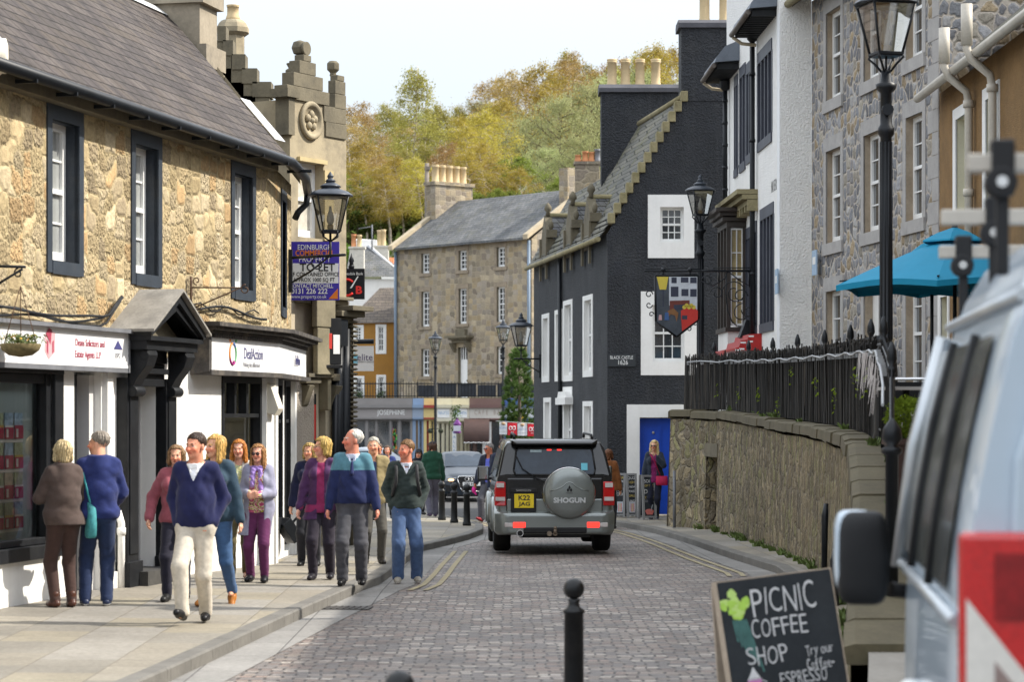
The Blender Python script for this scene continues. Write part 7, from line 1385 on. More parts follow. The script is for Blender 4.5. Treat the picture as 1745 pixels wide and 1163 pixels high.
# generic hatchback seen from the front
def hatch(label, X, Y, rz, paint, z=None, w=.87, hgt=1.42, front=True, name='parked_car', plate=None):
    t = thing(name, label, 'car', (X, Y, gz(Y) if z is None else z), rz); H_ = hgt
    def P(y, wb, zs, wt, zt): return (y, [(wb * .9, .2), (wb, .3), (wb * 1.0, zs - .15), (wb * .98, zs), (lerp(wb * .95, wt, .5), lerp(zs, zt, .5)), (wt, zt - .05), (wt * .9, zt), (wt * .4, zt + .025)])
    L = [P(-.02, w * .72, .6, w * .55, .66), P(.1, w * .9, .68, w * .7, .74), P(.35, w * .98, .76, w * .78, .82), P(1.0, w, .88, w * .78, .94), P(1.15, w, .9, w * .76, 1.0), P(1.75, w, .93, w * .68, H_ - .04), P(2.2, w, .94, w * .67, H_), P(3.1, w, .95, w * .65, H_ - .06), P(3.85, w * .96, .95, w * .6, 1.1), P(4.0, w * .85, .8, w * .5, .9)]
    S_ = secs(L); m = MB(); m.loft(S_); m.build('body', paint, t)
    def q(i, k, o=.012): p = Vector(S_[i][k]); n = Vector((p.x, 0, .25)).normalized() if abs(p.x) > .1 else Vector((0, 0, 1)); return p + n * o
    def up(p): return tuple(Vector(p) + Vector((0, -.012, .012)))
    n8 = 8; a, b = S_[4], S_[5]; wsx = lambda i, sh: [Vector(S_[i][k]) for k in sh]
    A_, B_ = Vector((-w * .74, 1.12, 1.0)), Vector((-w * .62, 1.73, H_ - .06)); m = MB(); m.loft([[(x * A_.x / -1 * -1 if False else lerp(A_.x, -A_.x, k / 6), A_.y - .03 * math.sin(math.pi * k / 6), A_.z + .012) for k in range(7)], [(lerp(B_.x, -B_.x, k / 6), B_.y - .03 * math.sin(math.pi * k / 6), B_.z + .012) for k in range(7)]], closed=False, caps=(0, 0)); m.build('windscreen', TINT, t)
    for s in (-1, 1):
        m = MB(); m.poly([(s * (w * .965), 1.35, .97), (s * (w * .965), 3.5, .99), (s * (w * .71), 3.0, H_ - .12), (s * (w * .72), 1.95, H_ - .09)]); m.build('side_window', TINT, t)
        m = MB(); m.cbox((s * (w + .1), 1.35, 1.0), (.2, .1, .13)); m.build('mirror', paint, t, bevel=.03)
        for y in (.75, 3.25): wheel(t, s * (w - .1), y, .31, .2)
    if front:
        gp = [(-.38, .74), (.38, .74), (.41, .66), (.33, .4), (.26, .3), (-.26, .3), (-.33, .4), (-.41, .66)]
        m = MB(); m.prism(gp, 'y', -.05, .1); m.build('grille', PLAST, t); m = MB(); [m.tube([(a_[0], -.055, a_[1]), (b_[0], -.055, b_[1])], .014, 6) for a_, b_ in zip(gp, gp[1:] + gp[:1])]; [m.box(-.36, .36, -.056, -.05, z_, z_ + .008) for z_ in (.45, .52, .59, .66, .71)]; m.build('grille_trim', CHROME, t)
        m = MB(); [m.tube([(x + .058 * math.cos(a_), -.065, .655 + .058 * math.sin(a_)) for a_ in [j * .53 for j in range(13)]], .011, 6) for x in (-.135, -.045, .045, .135)]; m.build('emblem', CHROME, t)
        m = MB(); m.box(-.26, .26, -.07, -.055, .46, .57); po_ = m.build('number_plate', TRIM, t); text(plate or 'S80 HUT', .1, INK, po_, (0, -.073, .515), X90, fit=(.42, .075), bold=.002)
        for s in (-1, 1):
            m = MB(); m.prism([(s * .44, .7), (s * .8, .72), (s * .76, .6), (s * .5, .58)] if s > 0 else [(s * .44, .7), (s * .5, .58), (s * .76, .6), (s * .8, .72)][::1], 'y', -.02 if True else 0, .25); ho_ = m.build('headlight', M('headlamp', (.3, .33, .36), .12, .3, 9., coat=.8), t, bevel=.01); ho_.rotation_euler = (0, 0, s * R(0))
            m = MB(); m.ball((s * .6, -.02, .63), (.09, .03, .035), 8); m.build('indicator', EMIT('amber_indicator', (1, .5, .22), 1.6) if s < 0 else CLR, ho_)
            m = MB(); m.prism([(s * .45, .45), (s * .78, .48), (s * .72, .3), (s * .42, .26)] if s > 0 else [(s * .45, .45), (s * .42, .26), (s * .72, .3), (s * .78, .48)], 'y', -.02, .2); m.build('air_intake', PLAST, t)
        m = MB(); m.box(-.7, .7, .0, .3, .14, .24); m.build('lower_lip', PLAST, t)
    return t
ad = hatch('dark grey hatchback facing the camera behind the bollards with its indicator lit', wx(803, 71), 71, R(9), M('slate_blue_paint', (.02, .028, .04), .35, .1, 2., coat=.2), plate='S80 HUT')
hatch('silver grey car behind the dark hatchback', wx(735, 78), 78, R(70), M('silver_paint', (.25, .28, .32), .4, .05, coat=.4), hgt=1.48, front=False); hatch('pale silver car behind the walking crowd', wx(672, 84), 84, R(80), M('pale_silver_paint', (.4, .43, .47), .4, .05, coat=.4), hgt=1.55, front=False)
hatch('white car before the grey shopfront', wx(640, 99), 99, R(85), M('white_car_paint', (.7, .7, .7), .25, .04, coat=.8), hgt=1.75, front=False); hatch('dark car parked close to the grey shopfront', wx(622, 106), 106, R(88), M('dark_car_paint', (.05, .055, .065), .25, .1, coat=.8), hgt=1.9, front=False)
# pale van parked close on the terrace side
def sball(m, c, r, e=.45, n=20):
    sg_ = lambda v: math.copysign(abs(v) ** e, v); k = 12
    m.add([(c[0] + r[0] * sg_(math.sin(math.pi * i / k)) * sg_(math.cos(2 * math.pi * j / n)), c[1] + r[1] * sg_(math.sin(math.pi * i / k)) * sg_(math.sin(2 * math.pi * j / n)), c[2] - r[2] * sg_(math.cos(math.pi * i / k))) for i in range(k + 1) for j in range(n)],
          [(i * n + j, i * n + (j + 1) % n, (i + 1) * n + (j + 1) % n, (i + 1) * n + j) for i in range(k) for j in range(n)], smooth=True)
vn = thing('parked_van', 'pale blue white van with roof ladder bars parked close by, cut by the picture edge', 'van', (1.29, 7.0, 0.02), R(-6)); VP = M('pale_van_paint', (.46, .55, .63), .3, .04, 1.5, coat=.7, dirt=.05)
prof = [(.07, .3), (.02, .5), (.0, .9), (.005, 1.3), (.025, 1.55), (.06, 1.8), (.1, 2.0), (.16, 2.25), (.24, 2.47), (.32, 2.6), (.46, 2.69), (.95, 2.74)]; VW = 1.92
def vr(y, sh=0, zk=1., f=0.): return [(x + sh, y, .3 + (z - .3) * zk) for x, z in prof] + [(VW - x - sh, y, .3 + (z - .3) * zk) for x, z in prof[::-1]]
m = MB(); m.loft([vr(0), vr(.5), vr(1.5), vr(2.7), vr(2.95, .02, .98), vr(3.3, .04, .82), vr(3.7, .06, .6), vr(4.5, .1, .46)]); m.build('body', VP, vn, bevel=.03)
def vs(y, z, o=.012):
    for (x0, z0), (x1, z1) in zip(prof, prof[1:]):
        if z <= z1: return (lerp(x0, x1, (z - z0) / (z1 - z0)) - o, y, z)
    return (.95, y, z)
VGL = M('van_side_glass', (.05, .055, .05), .16, .6, 2.5, spec=.35)
for a, b in ((.6, 1.22), (1.3, 2.15), (2.25, 2.95)): m = MB(); m.loft([[vs(y, z) for z in (1.48, 1.6, 1.75, 1.9, 2.05, 2.2, 2.28)] for y in (a, (a + b) / 2, b)], closed=False, caps=(0, 0)); m.build('side_window', VGL, vn)
m = MB(); [m.tube([vs(y, 1.45, .02), vs(y, 1.7, .02), vs(y, 2.0, .02), vs(y, 2.3, .02)], .016, 6, 1) for y in (1.25, 2.2)]; m.tube([vs(.1, 1.42, .015), vs(3.0, 1.42, .015)], .02, 6); m.tube([vs(.05, 2.38, .015), vs(2.9, 2.38, .015)], .022, 6); m.tube([vs(2.95, 1.4, .02), vs(2.97, 1.9, .02), vs(2.9, 2.34, .02)], .035, 8); m.build('trim', [M('dull_aluminium', (.5, .53, .55), .35, .08, metal=.7), PLAST], vn)
m = MB(); m.prism([(.1, .55), (VW - .1, .55), (VW - .16, 1.9), (VW - .34, 2.5), (VW - .5, 2.62), (.5, 2.62), (.34, 2.5), (.16, 1.9)], 'y', -.03, .0); m.build('rear_door', VP, vn, bevel=.04)
m = MB(); m.box(.0, .32, -.055, .02, .95, 1.69); tl = m.build('tail_light', M('van_red_lens', (.55, .012, .012), .15, .25, 60., bmp=.3, bsc=120, coat=1.), vn, bevel=.02)
m = MB(); m.box(.1, .3, -.064, -.05, 1.44, 1.63); m.build('dark_lens', M('dark_red_lens', (.25, .008, .01), .25, .3, 20., coat=.5), tl); m = MB(); m.prism([(.02, 1.5), (.02, 1.0), (.3, 1.0), (.3, 1.14)][::-1], 'y', -.068, -.054); m.prism([(.1, 1.32), (.1, 1.0), (.28, 1.0), (.28, 1.1)][::-1], 'y', -.074, -.068, 1); m.build('reversing_light', [M('van_white_lens', (.75, .72, .66), .3, .08, 40.), M('smoked_lens', (.3, .22, .2), .3, .2, 30.)], tl)
m = MB(); sball(m, (-.165, 2.75, 1.45), (.105, .1, .19)); mo = m.build('mirror', PLAST, vn); m = MB(); sball(m, (-.195, 2.775, 1.475), (.085, .11, .168)); m.build('mirror_cover', VP, mo); m = MB(); m.tube([(-.05, 2.8, 1.32), (.06, 2.85, 1.3)], .03); m.build('mirror_arm', PLAST, mo)
m = MB(); m.ball((-.02, 1.9, 1.02), (.05, .07, .035), 10); m.build('side_lamp', TRIM, vn)
for s, x in ((0, .08), (1, VW - .08)):
    for y in (.9, 3.6): wheel(vn, x + (.02 if s == 0 else -.02), y, .34, .22)
WDB = M('weathered_bar', (.47, .43, .37), .5, .12, 4., metal=.2); lr = thing('ladder_rack', 'pale roof bars with black clamps on the roof of the van', 'roof rack', vn.location, R(-6))
for i, (px, py, Y, l) in enumerate(((1648, 279, 7.35, 1.5), (1603, 371, 8.9, 1.75), (1600, 430, 10.6, .22))):
    x0, z = wx(px, Y), wz(py, Y); Mi = (Matrix.Translation(vn.location) @ Matrix.Rotation(R(-6), 4, 'Z')).inverted(); p = Mi @ Vector((x0, Y, z))
    l = 1.7 if i < 2 else 1.6; m = MB(); m.box(p.x, p.x + l, p.y - .03, p.y + .03, p.z - .028, p.z + .028); b_ = m.build('crossbar', WDB, lr, bevel=.006)
    m = MB(); m.box(p.x + (.07, .16, .07)[i], p.x + (.14, .23, .14)[i], p.y - .045, p.y + .045, p.z - .1, p.z + .07); m.tube([(p.x + (.1, .19, .1)[i], p.y - .05, p.z - .06), (p.x + (.1, .19, .1)[i], p.y + .05, p.z - .06)], .05, 10); m.box(p.x + (.085, .175, .085)[i], p.x + (.125, .215, .125)[i], p.y - .02, p.y + .02, p.z - .34, p.z - .1); m.build('clamp', PLAST, b_, bevel=.008); m = MB(); m.lathe([(.018, 0), (.018, .008)], n=8, T=Matrix.Translation((p.x + (.1, .19, .1)[i], p.y - .052, p.z - .06)) @ Matrix.Rotation(R(90), 4, 'X')); m.build('bolt', CHROME, b_)
# ================================================================ people (implicit surfaces, one continuous body mesh each; hair and clothes are its children)
def snet(fn, lo, hi, h):
    """naive surface nets over fn(P) < 0, evaluated finely only near the surface"""
    lo = np.array(lo, float); hi = np.array(hi, float); n = np.ceil((hi - lo) / h).astype(int) + 2; n += (-n) % 4; n += 1
    ax = [lo[i] + h * np.arange(n[i]) for i in range(3)]
    cs = [a[::4] for a in ax]; G = np.stack(np.meshgrid(*cs, indexing='ij'), -1); C_ = fn(G.reshape(-1, 3)).reshape(G.shape[:3])
    near = np.abs(C_) < h * 4 * 1.9
    for a in range(3):
        s = near.copy(); s[tuple(slice(1, None) if i == a else slice(None) for i in range(3))] |= near[tuple(slice(None, -1) if i == a else slice(None) for i in range(3))]
        s[tuple(slice(None, -1) if i == a else slice(None) for i in range(3))] |= near[tuple(slice(1, None) if i == a else slice(None) for i in range(3))]; near = s
    up = lambda A: np.repeat(np.repeat(np.repeat(A, 4, 0), 4, 1), 4, 2)[2:2 + n[0], 2:2 + n[1], 2:2 + n[2]] if False else np.repeat(np.repeat(np.repeat(A, 4, 0), 4, 1), 4, 2)[:n[0], :n[1], :n[2]]
    V = up(C_).astype(float); mk = up(near); idx = np.argwhere(mk); P = lo + h * idx; V[mk] = fn(P)
    S_ = V < 0; cnt = sum(S_[i:n[0] - 1 + i, j:n[1] - 1 + j, k:n[2] - 1 + k].astype(np.int8) for i in (0, 1) for j in (0, 1) for k in (0, 1))
    act = (cnt > 0) & (cnt < 8); ids = np.full(act.shape, -1); c = np.argwhere(act); ids[act] = np.arange(len(c)); acc = np.zeros((len(c), 3)); w = np.zeros(len(c))
    cor = [(i, j, k) for i in (0, 1) for j in (0, 1) for k in (0, 1)]
    for p in cor:
        for a in range(3):
            if p[a]: continue
            q = list(p); q[a] = 1; va = V[c[:, 0] + p[0], c[:, 1] + p[1], c[:, 2] + p[2]]; vb = V[c[:, 0] + q[0], c[:, 1] + q[1], c[:, 2] + q[2]]
            x = (va < 0) != (vb < 0); t = np.where(x, va / np.where(x, va - vb, 1), 0); pt = np.array(p, float)[None] + 0 * acc; pt[:, a] += t; acc[x] += pt[x]; w[x] += 1
    vert = lo + h * (c + acc / w[:, None]); F_ = []
    for a in range(3):
        b, d = (a + 1) % 3, (a + 2) % 3
        s0 = [slice(None)] * 3; s1 = [slice(None)] * 3; s0[a] = slice(None, -1); s1[a] = slice(1, None); e = S_[tuple(s0)] != S_[tuple(s1)]; e = np.argwhere(e); e = e[(e[:, b] > 0) & (e[:, d] > 0) & (e[:, b] < n[b] - 1) & (e[:, d] < n[d] - 1)]
        def cell(db, dd): q = e.copy(); q[:, b] -= db; q[:, d] -= dd; return ids[q[:, 0], q[:, 1], q[:, 2]]
        quad = np.stack([cell(1, 1), cell(0, 1), cell(0, 0), cell(1, 0)], 1); ins = S_[e[:, 0], e[:, 1], e[:, 2]]; quad[~ins] = quad[~ins][:, ::-1]; F_.append(quad)
    f = np.concatenate(F_); return vert, f[(f >= 0).all(1)]
V3 = lambda *a: np.array(a, float)
def cap(P, a, b, r1, r2, sy=1.):
    q = np.array([1, sy, 1.]); P = P * q; a = np.asarray(a, float) * q; b = np.asarray(b, float) * q; ab = b - a; t = np.clip(((P - a) @ ab) / max(1e-9, ab @ ab), 0, 1)
    return (np.linalg.norm(P - a - t[:, None] * ab, axis=1) - (r1 + t * (r2 - r1))) * (1. if sy == 1 else .8)
def ell(P, c, r):
    q = (P - np.asarray(c)) / np.asarray(r); k0 = np.linalg.norm(q, axis=1); k1 = np.linalg.norm(q / np.asarray(r), axis=1); return k0 * (k0 - 1) / np.maximum(k1, 1e-6)
def smin(a, b, k):
    h_ = np.clip(.5 + .5 * (b - a) / k, 0, 1); return b + (a - b) * h_ - k * h_ * (1 - h_)
def uni(ds, k):
    d = ds[0]
    for e in ds[1:]: d = smin(d, e, k)
    return d
def wob(P, amp, fr, seed, st=(1, 1, 1)):
    r = np.random.RandomState(seed); d = np.zeros(len(P))
    for i in range(6): k = r.normal(size=3) * fr * (1 + i * .5) * np.array(st); d += np.sin(P @ k + r.uniform(0, 6.28)) / (1 + i * .6)
    return d * amp * .5
def rid(P, amp, fr, seed, st=(1, 1, 1)):
    r = np.random.RandomState(seed); d = np.zeros(len(P)); wp = wob(P, .6, fr * .6, seed + 1)
    for i in range(4): k = r.normal(size=3) * fr * (1 + i * .6) * np.array(st); d += (.5 - np.abs(np.sin(P @ k + r.uniform(0, 6.28) + wp))) / (1 + i * .5)
    return d * amp
def attrmat(name, rough, sheen=0., bmp=.25, bsc=160., var=.14, sss=0.):
    m, t, p = newmat(name); a = nd(t, 'Attribute', attribute_name='Col'); co = uvw(t, 'obj'); n = noise(t, co, 22., 5, .6); v = nd(t, 'MapRange', {0: n, 1: .3, 2: .7, 3: 1 - var, 4: 1 + var}).outputs[0]
    t.links.new(mixc(t, 1., a.outputs[0], nd(t, 'CombineColor', {0: v, 1: v, 2: v}).outputs[0], 'MULTIPLY'), p.inputs['Base Color']); p.inputs['Roughness'].default_value = rough; p.inputs['Specular IOR Level'].default_value = .3
    if sheen: p.inputs['Sheen Weight'].default_value = sheen
    if sss: p.inputs['Subsurface Weight'].default_value = sss; p.inputs['Subsurface Radius'].default_value = (.012, .004, .002)
    t.links.new(bump(t, noise(t, co, bsc, 3, .6), bmp, .004), p.inputs['Normal']); return m
CLOTH, SKIN, LEATH, HAIRM = attrmat('woven_cloth', .9, .1, .2), attrmat('skin', .5, 0, .1, 120., .05, .15), attrmat('shoe_leather', .4, 0, .1, 60.), attrmat('hair', .55, 0, .5, 90., .25)
def ik(a, t, l1, l2, pole):
    a, t, pole = V3(*a), V3(*t), V3(*pole); d = t - a; L = np.linalg.norm(d); L2 = min(L, (l1 + l2) * .999); u = d / L; t = a + u * L2; x = (l1 * l1 - l2 * l2 + L2 * L2) / (2 * L2); y = math.sqrt(max(0, l1 * l1 - x * x)); p = pole - u * (pole @ u); p /= max(1e-6, np.linalg.norm(p)); return a + u * x + p * y, t
def rotz(P, c, a):
    q = P - c; ca, sa = math.cos(a), math.sin(a); return np.stack([q[:, 0] * ca + q[:, 1] * sa, -q[:, 0] * sa + q[:, 1] * ca, q[:, 2]], 1)
def rgb(h): return np.array([((int(h[i:i + 2], 16) / 255 + .055) / 1.055) ** 2.4 if int(h[i:i + 2], 16) > 10 else int(h[i:i + 2], 16) / 255 / 12.92 for i in (0, 2, 4)])
def person(label, px, Y, Hh, face=0., yaw=0., X=None, z=None, fem=False, g=1., skin='d8a184', hair=('short', '3a2a20'), legs=None, arms=None, top=None, inner=None, trs='2a2c33', shoe=('222222', .07), coat=None, collar=None, scarf=None, glasses=None, tie=None, lean=0., fine=.007, pockets=(0, 0), cap_=None, trw=0., trmat=None, curl_=.9):
    X = wx(px, Y) if X is None else X; z = pz(X, Y) if z is None else z; s = Hh
    sw = (.08 if fem else .091) * s; hipw = .042 * s
    legs = legs or ((.062, .0, .042), (-.062, .0, .042)); legs = [V3(*q) * s for q in legs]
    arms = arms or ((.15, -.02, .46), (-.15, -.02, .46)); arms = [V3(*q) * s for q in arms]
    sh = [V3(sw, .005 + lean * -.0, .812 * s), V3(-sw, .005, .812 * s)]; hp = [V3(hipw, 0, .5 * s), V3(-hipw, 0, .5 * s)]
    sg = (1, -1); knee = []; ank = []; elb = []; wri = []
    for i in (0, 1):
        k, a = ik(hp[i], legs[i], .245 * s, .238 * s, (sg[i] * .12, -1, 0)); knee.append(k); ank.append(a)
        hd = arms[i]; k, a = ik(sh[i], hd, .172 * s, .15 * s, (sg[i] * .65, .9, -.2)); elb.append(k); wri.append(a)
    HC = V3(0, -.015 * s, s - .118 * (s / 1.75)); hs = s / 1.75 * (1.0 if not fem else .96); A_ = R(yaw)
    ft = 1.58
    def torso(P, o=0.):
        return uni([cap(P, (0, .01, .66 * s), (0, .01, .755 * s), .08 * s * g + o, .074 * s + o, 1.3 / g ** .5), cap(P, (-.055 * s, .012, .77 * s), (.055 * s, .012, .77 * s), .044 * s + o, .044 * s + o, 1.1), cap(P, (-.022 * s, .016, .825 * s), sh[1] + V3(.02, 0, -.005), .026 * s + o, .024 * s + o), cap(P, (.022 * s, .016, .825 * s), sh[0] + V3(-.02, 0, -.005), .026 * s + o, .024 * s + o),
                    cap(P, (0, -.012 * (g > 1.08), .6 * s), (0, 0, .66 * s), .075 * s * g + o, .075 * s * g + o, 1.3 / g), cap(P, (-.03 * s, .004, .535 * s), (.03 * s, .004, .535 * s), .064 * s * g + o, .064 * s * g + o, 1.2)] + ([ell(P, (k * .042 * s, -.05 * s, .738 * s), (.03 * s + o, .026 * s + o, .036 * s + o)) for k in sg] if fem else []), .03)
    def arm(P, i, o=0., end=1., taper=1.):
        e = elb[i] + (wri[i] - elb[i]) * end; return uni([cap(P, sh[i] + V3(-sg[i] * .012, 0, 0), elb[i], .03 * s * taper + o, .0245 * s * taper + o), cap(P, elb[i], e, .0245 * s * taper + o, (.0245 - .008 * end) * s * taper + o)], .02)
    def leg(P, i, o=0., o2=0.):
        return uni([cap(P, hp[i] + V3(0, 0, .0), knee[i], .052 * s * (.8 + .2 * g) + o, .033 * s + o + o2 * .6), cap(P, knee[i], ank[i], .033 * s + o + o2 * .6, .021 * s + o + o2)], .02)
    def hand(P, i):
        d = wri[i] - elb[i]; d /= np.linalg.norm(d); if_ = V3(-sg[i], -.2, 0); nrm = if_ - d * (if_ @ d); nrm /= np.linalg.norm(nrm); sd_v = np.cross(d, nrm); sd_v *= np.sign(sd_v @ V3(0, -1, .3)) or 1
        w = wri[i]; ds = [cap(P, w + d * .012, w + d * .07 + sd_v * .018, .021, .02), cap(P, w + d * .02, w + d * .07 - sd_v * .018, .021, .02)]
        for k, (o, l) in enumerate(((.03, .068), (.011, .078), (-.009, .072), (-.028, .058))):
            a = w + d * .078 + sd_v * o; b = a + (d * .8 + nrm * .35 * curl_) * l * .55; c = b + (d * .35 + nrm * .8 * curl_) * l * .5; ds += [cap(P, a, b, .0095, .009), cap(P, b, c, .009, .0075)]
        t0 = w + d * .03 + sd_v * .024; ds += [cap(P, t0, t0 + d * .035 + sd_v * .02 + nrm * .012, .012, .01), cap(P, t0 + d * .035 + sd_v * .02 + nrm * .012, t0 + d * .065 + sd_v * .018 + nrm * .024, .01, .008)]
        return uni(ds, .008)
    def head(P):
        q = rotz(P, HC, A_) / hs
        d = uni([ell(q, (0, .02, .033), (.074, .093, .083)), ell(q, (0, -.028, -.03), (.06, .066, .083)), cap(q, (0, -.05, -.088), (0, -.062, -.093), .03, .024)], .03)
        d = smin(d, cap(q, (-.03, -.084, .014), (.03, -.084, .014), .012, .012), .015)
        for k in sg: d = smin(d, ell(q, (k * .034, -.07, -.03), (.022, .022, .022)), .02)
        for k in sg: d = -smin(-d, cap(q, (k * .031, -.1, -.001), (k * .031, -.098, -.001), .012, .012), .012)
        d = smin(d, uni([cap(q, (0, -.09, .004), (0, -.113, -.034), .008, .012), ell(q, (0, -.1, -.037), (.017, .013, .009))], .008), .01)
        d = smin(d, ell(q, (0, -.088, -.064), (.023, .012, .01)), .008)
        for k in sg: d = smin(d, ell(q, (k * .076, .012, -.015), (.01, .02, .032)), .006)
        return d * hs
    def neck(P, o=0.): return cap(P, (0, .02, .8 * s), HC + V3(0, .022, -.06), .045 * s * (.85 if fem else 1) + o, .036 * s * (.85 if fem else 1) + o)
    def bodyf(P): return uni([torso(P), neck(P), head(P)] + [arm(P, i) for i in (0, 1)] + [smin(leg(P, i), cap(P, ank[i] + V3(0, .02, -.02), ank[i] + V3(0, -.08, -.03), .03, .02), .03) for i in (0, 1)] + [hand(P, i) for i in (0, 1)], .02)
    allp = np.array(legs + arms + elb + knee + ank + wri + sh); lo = np.minimum(allp.min(0), [-.25, -.25, 0]) - .14; hi = np.maximum(allp.max(0), [.25, .25, s]) + .14; lo[2] = -.02; hi[2] = s + .06
    sk, hc = rgb(skin), rgb(hair[1])
    v, f = snet(bodyf, lo, hi, fine); q = rotz(v, HC, A_) / hs; col = np.tile(sk, (len(v), 1))
    red = np.exp(-((np.abs(q[:, 0]) - .04) ** 2 + (q[:, 2] + .035) ** 2) / .0007) * (q[:, 1] < -.04) + np.exp(-(q[:, 0] ** 2 + (q[:, 1] + .11) ** 2 + (q[:, 2] + .035) ** 2) / .0004); col += (sk * np.array([1.08, .72, .66]) - sk) * np.clip(red, 0, 1)[:, None]
    fr = q[:, 1] < -.06
    ey = fr & ((np.abs(np.abs(q[:, 0]) - .031) / .0125) ** 2 + ((q[:, 2] + .001) / .0065) ** 2 < 1); col[ey] = (.42, .4, .38); pu = fr & ((np.abs(np.abs(q[:, 0]) - .031)) ** 2 + (q[:, 2] + .001) ** 2 < .0062 ** 2); col[pu] = (.05, .035, .03)
    bw = fr & (np.abs(np.abs(q[:, 0]) - .033) < .019) & (np.abs(q[:, 2] - .021 + .12 * (np.abs(q[:, 0]) - .033) ** 2 * 30) < .0055); col[bw] = hc * .7 + sk * .12
    lp = fr & ((q[:, 0] / .024) ** 2 + ((q[:, 2] + .064) / .0085) ** 2 < 1); col[lp] = sk * np.array([.75, .38, .38]); ml = fr & (np.abs(q[:, 0]) < .022) & (np.abs(q[:, 2] + .064) < .0022); col[ml] = (.12, .03, .03)
    root = link('person', np_mesh('person', v, f, SKIN, None, True, col)); root.location = (X, Y, z); root.rotation_euler = (0, 0, R(face)); tag(root, label, 'person')
    seed = int(px * 7 + Y) % 9999
    def part(name, fn, lo_, hi_, colf, mat=CLOTH, h=None):
        v, f = snet(fn, lo_, hi_, h or max(.01, fine))
        if not len(f): return None
        if name != 'hair':
            e = np.concatenate([f[:, [0, 1]], f[:, [1, 2]], f[:, [2, 3]], f[:, [3, 0]]]); e = np.concatenate([e, e[:, ::-1]]); cn = np.bincount(e[:, 0], minlength=len(v))[:, None]
            for _ in range(3): v = v * .4 + .6 * np.stack([np.bincount(e[:, 0], v[e[:, 1], a], len(v)) for a in range(3)], 1) / np.maximum(cn, 1)
        c = colf(v) if callable(colf) else np.tile(rgb(colf) if isinstance(colf, str) else colf, (len(v), 1)); return link(name, np_mesh(name, v, f, mat, None, True, c), root)
    # trousers
    pk = [wri[i] + (wri[i] - elb[i]) / np.linalg.norm(wri[i] - elb[i]) * .05 for i in (0, 1)]
    def trf(P):
        d = uni([leg(P, i, .005, .010 + trw) for i in (0, 1)], .012); d = smin(d, uni([cap(P, (-.035 * s, .004, .535 * s), (.035 * s, .004, .535 * s), .066 * s * g + .006, .066 * s * g + .006, 1.2), cap(P, (0, 0, .57 * s), (0, 0, .6 * s), .074 * s * g + .004, .074 * s * g + .004, 1.3 / g)], .03), .03)
        for i in (0, 1):
            if pockets[i]: d = smin(d, ell(P, pk[i] + V3(-sg[i] * .012, 0, -.01), (.046, .06, .085)), .03)
        kz = np.exp(-((P[:, 2] - .27 * s) / (.1 * s)) ** 2) + 1.1 * np.exp(-((P[:, 2] - .07 * s) / (.06 * s)) ** 2) + .6 * np.exp(-((P[:, 2] - .47 * s) / (.05 * s)) ** 2)
        d = d + rid(P, .0042 + trw * .05, 13, seed, (1, 1, 2.4)) * (.3 + kz)
        lowcut = np.full(len(P), -9.)
        for i in (0, 1): pass
        zc = np.minimum(ank[0][2], ank[1][2]) ; near0 = np.linalg.norm(P[:, :2] - ank[0][:2], axis=1) < np.linalg.norm(P[:, :2] - ank[1][:2], axis=1); az = np.where(near0, ank[0][2], ank[1][2]); az = np.where(P[:, 2] < .25 * s, az, zc); lowcut = az - .018 * s - P[:, 2]
        return np.maximum(np.maximum(d, lowcut), P[:, 2] - .6 * s)
    part('trousers', trf, [lo[0], lo[1], 0], [hi[0], hi[1], .62 * s], trs)
    # shoes
    for i in (0, 1):
        a = ank[i]; back = max(0, a[1]) / s; pit = -.35 if a[1] < -.1 * s else (.9 if a[1] > .1 * s else 0.); fa_ = V3(sg[i] * .12, -1, 0); fa_ /= np.linalg.norm(fa_); cp_, sp_ = math.cos(pit), math.sin(pit); up_ = V3(0, 0, 1); F2 = fa_ * cp_ - up_ * sp_; U2 = fa_ * sp_ + up_ * cp_
        def shf(P, a=a, F2=F2, U2=U2):
            heel = a - F2 * .035 - U2 * (.033 * s / 1.75 * 1.0); toe = a + F2 * .15 - U2 * .042; q = P - a; d = uni([cap(P, heel, a + F2 * .06 - U2 * .034, .038, .042), cap(P, a + F2 * .06 - U2 * .038, toe, .042, .034), cap(P, a + U2 * .005, a + U2 * shoe[1], .042, .042 + .1 * max(0, shoe[1] - .06))], .025)
            return np.maximum(d, -(q @ U2) - .07 * s / 1.75)
        def shc(v, a=a, U2=U2):
            c = np.tile(rgb(shoe[0]), (len(v), 1)); h_ = (v - a) @ U2; c[h_ < -.052 * s / 1.75] = rgb(shoe[2]) if len(shoe) > 2 else rgb(shoe[0]) * .5; return c
        part('shoe', shf, a - .26, a + .26 + V3(0, 0, shoe[1]), shc, LEATH, max(.008, fine))
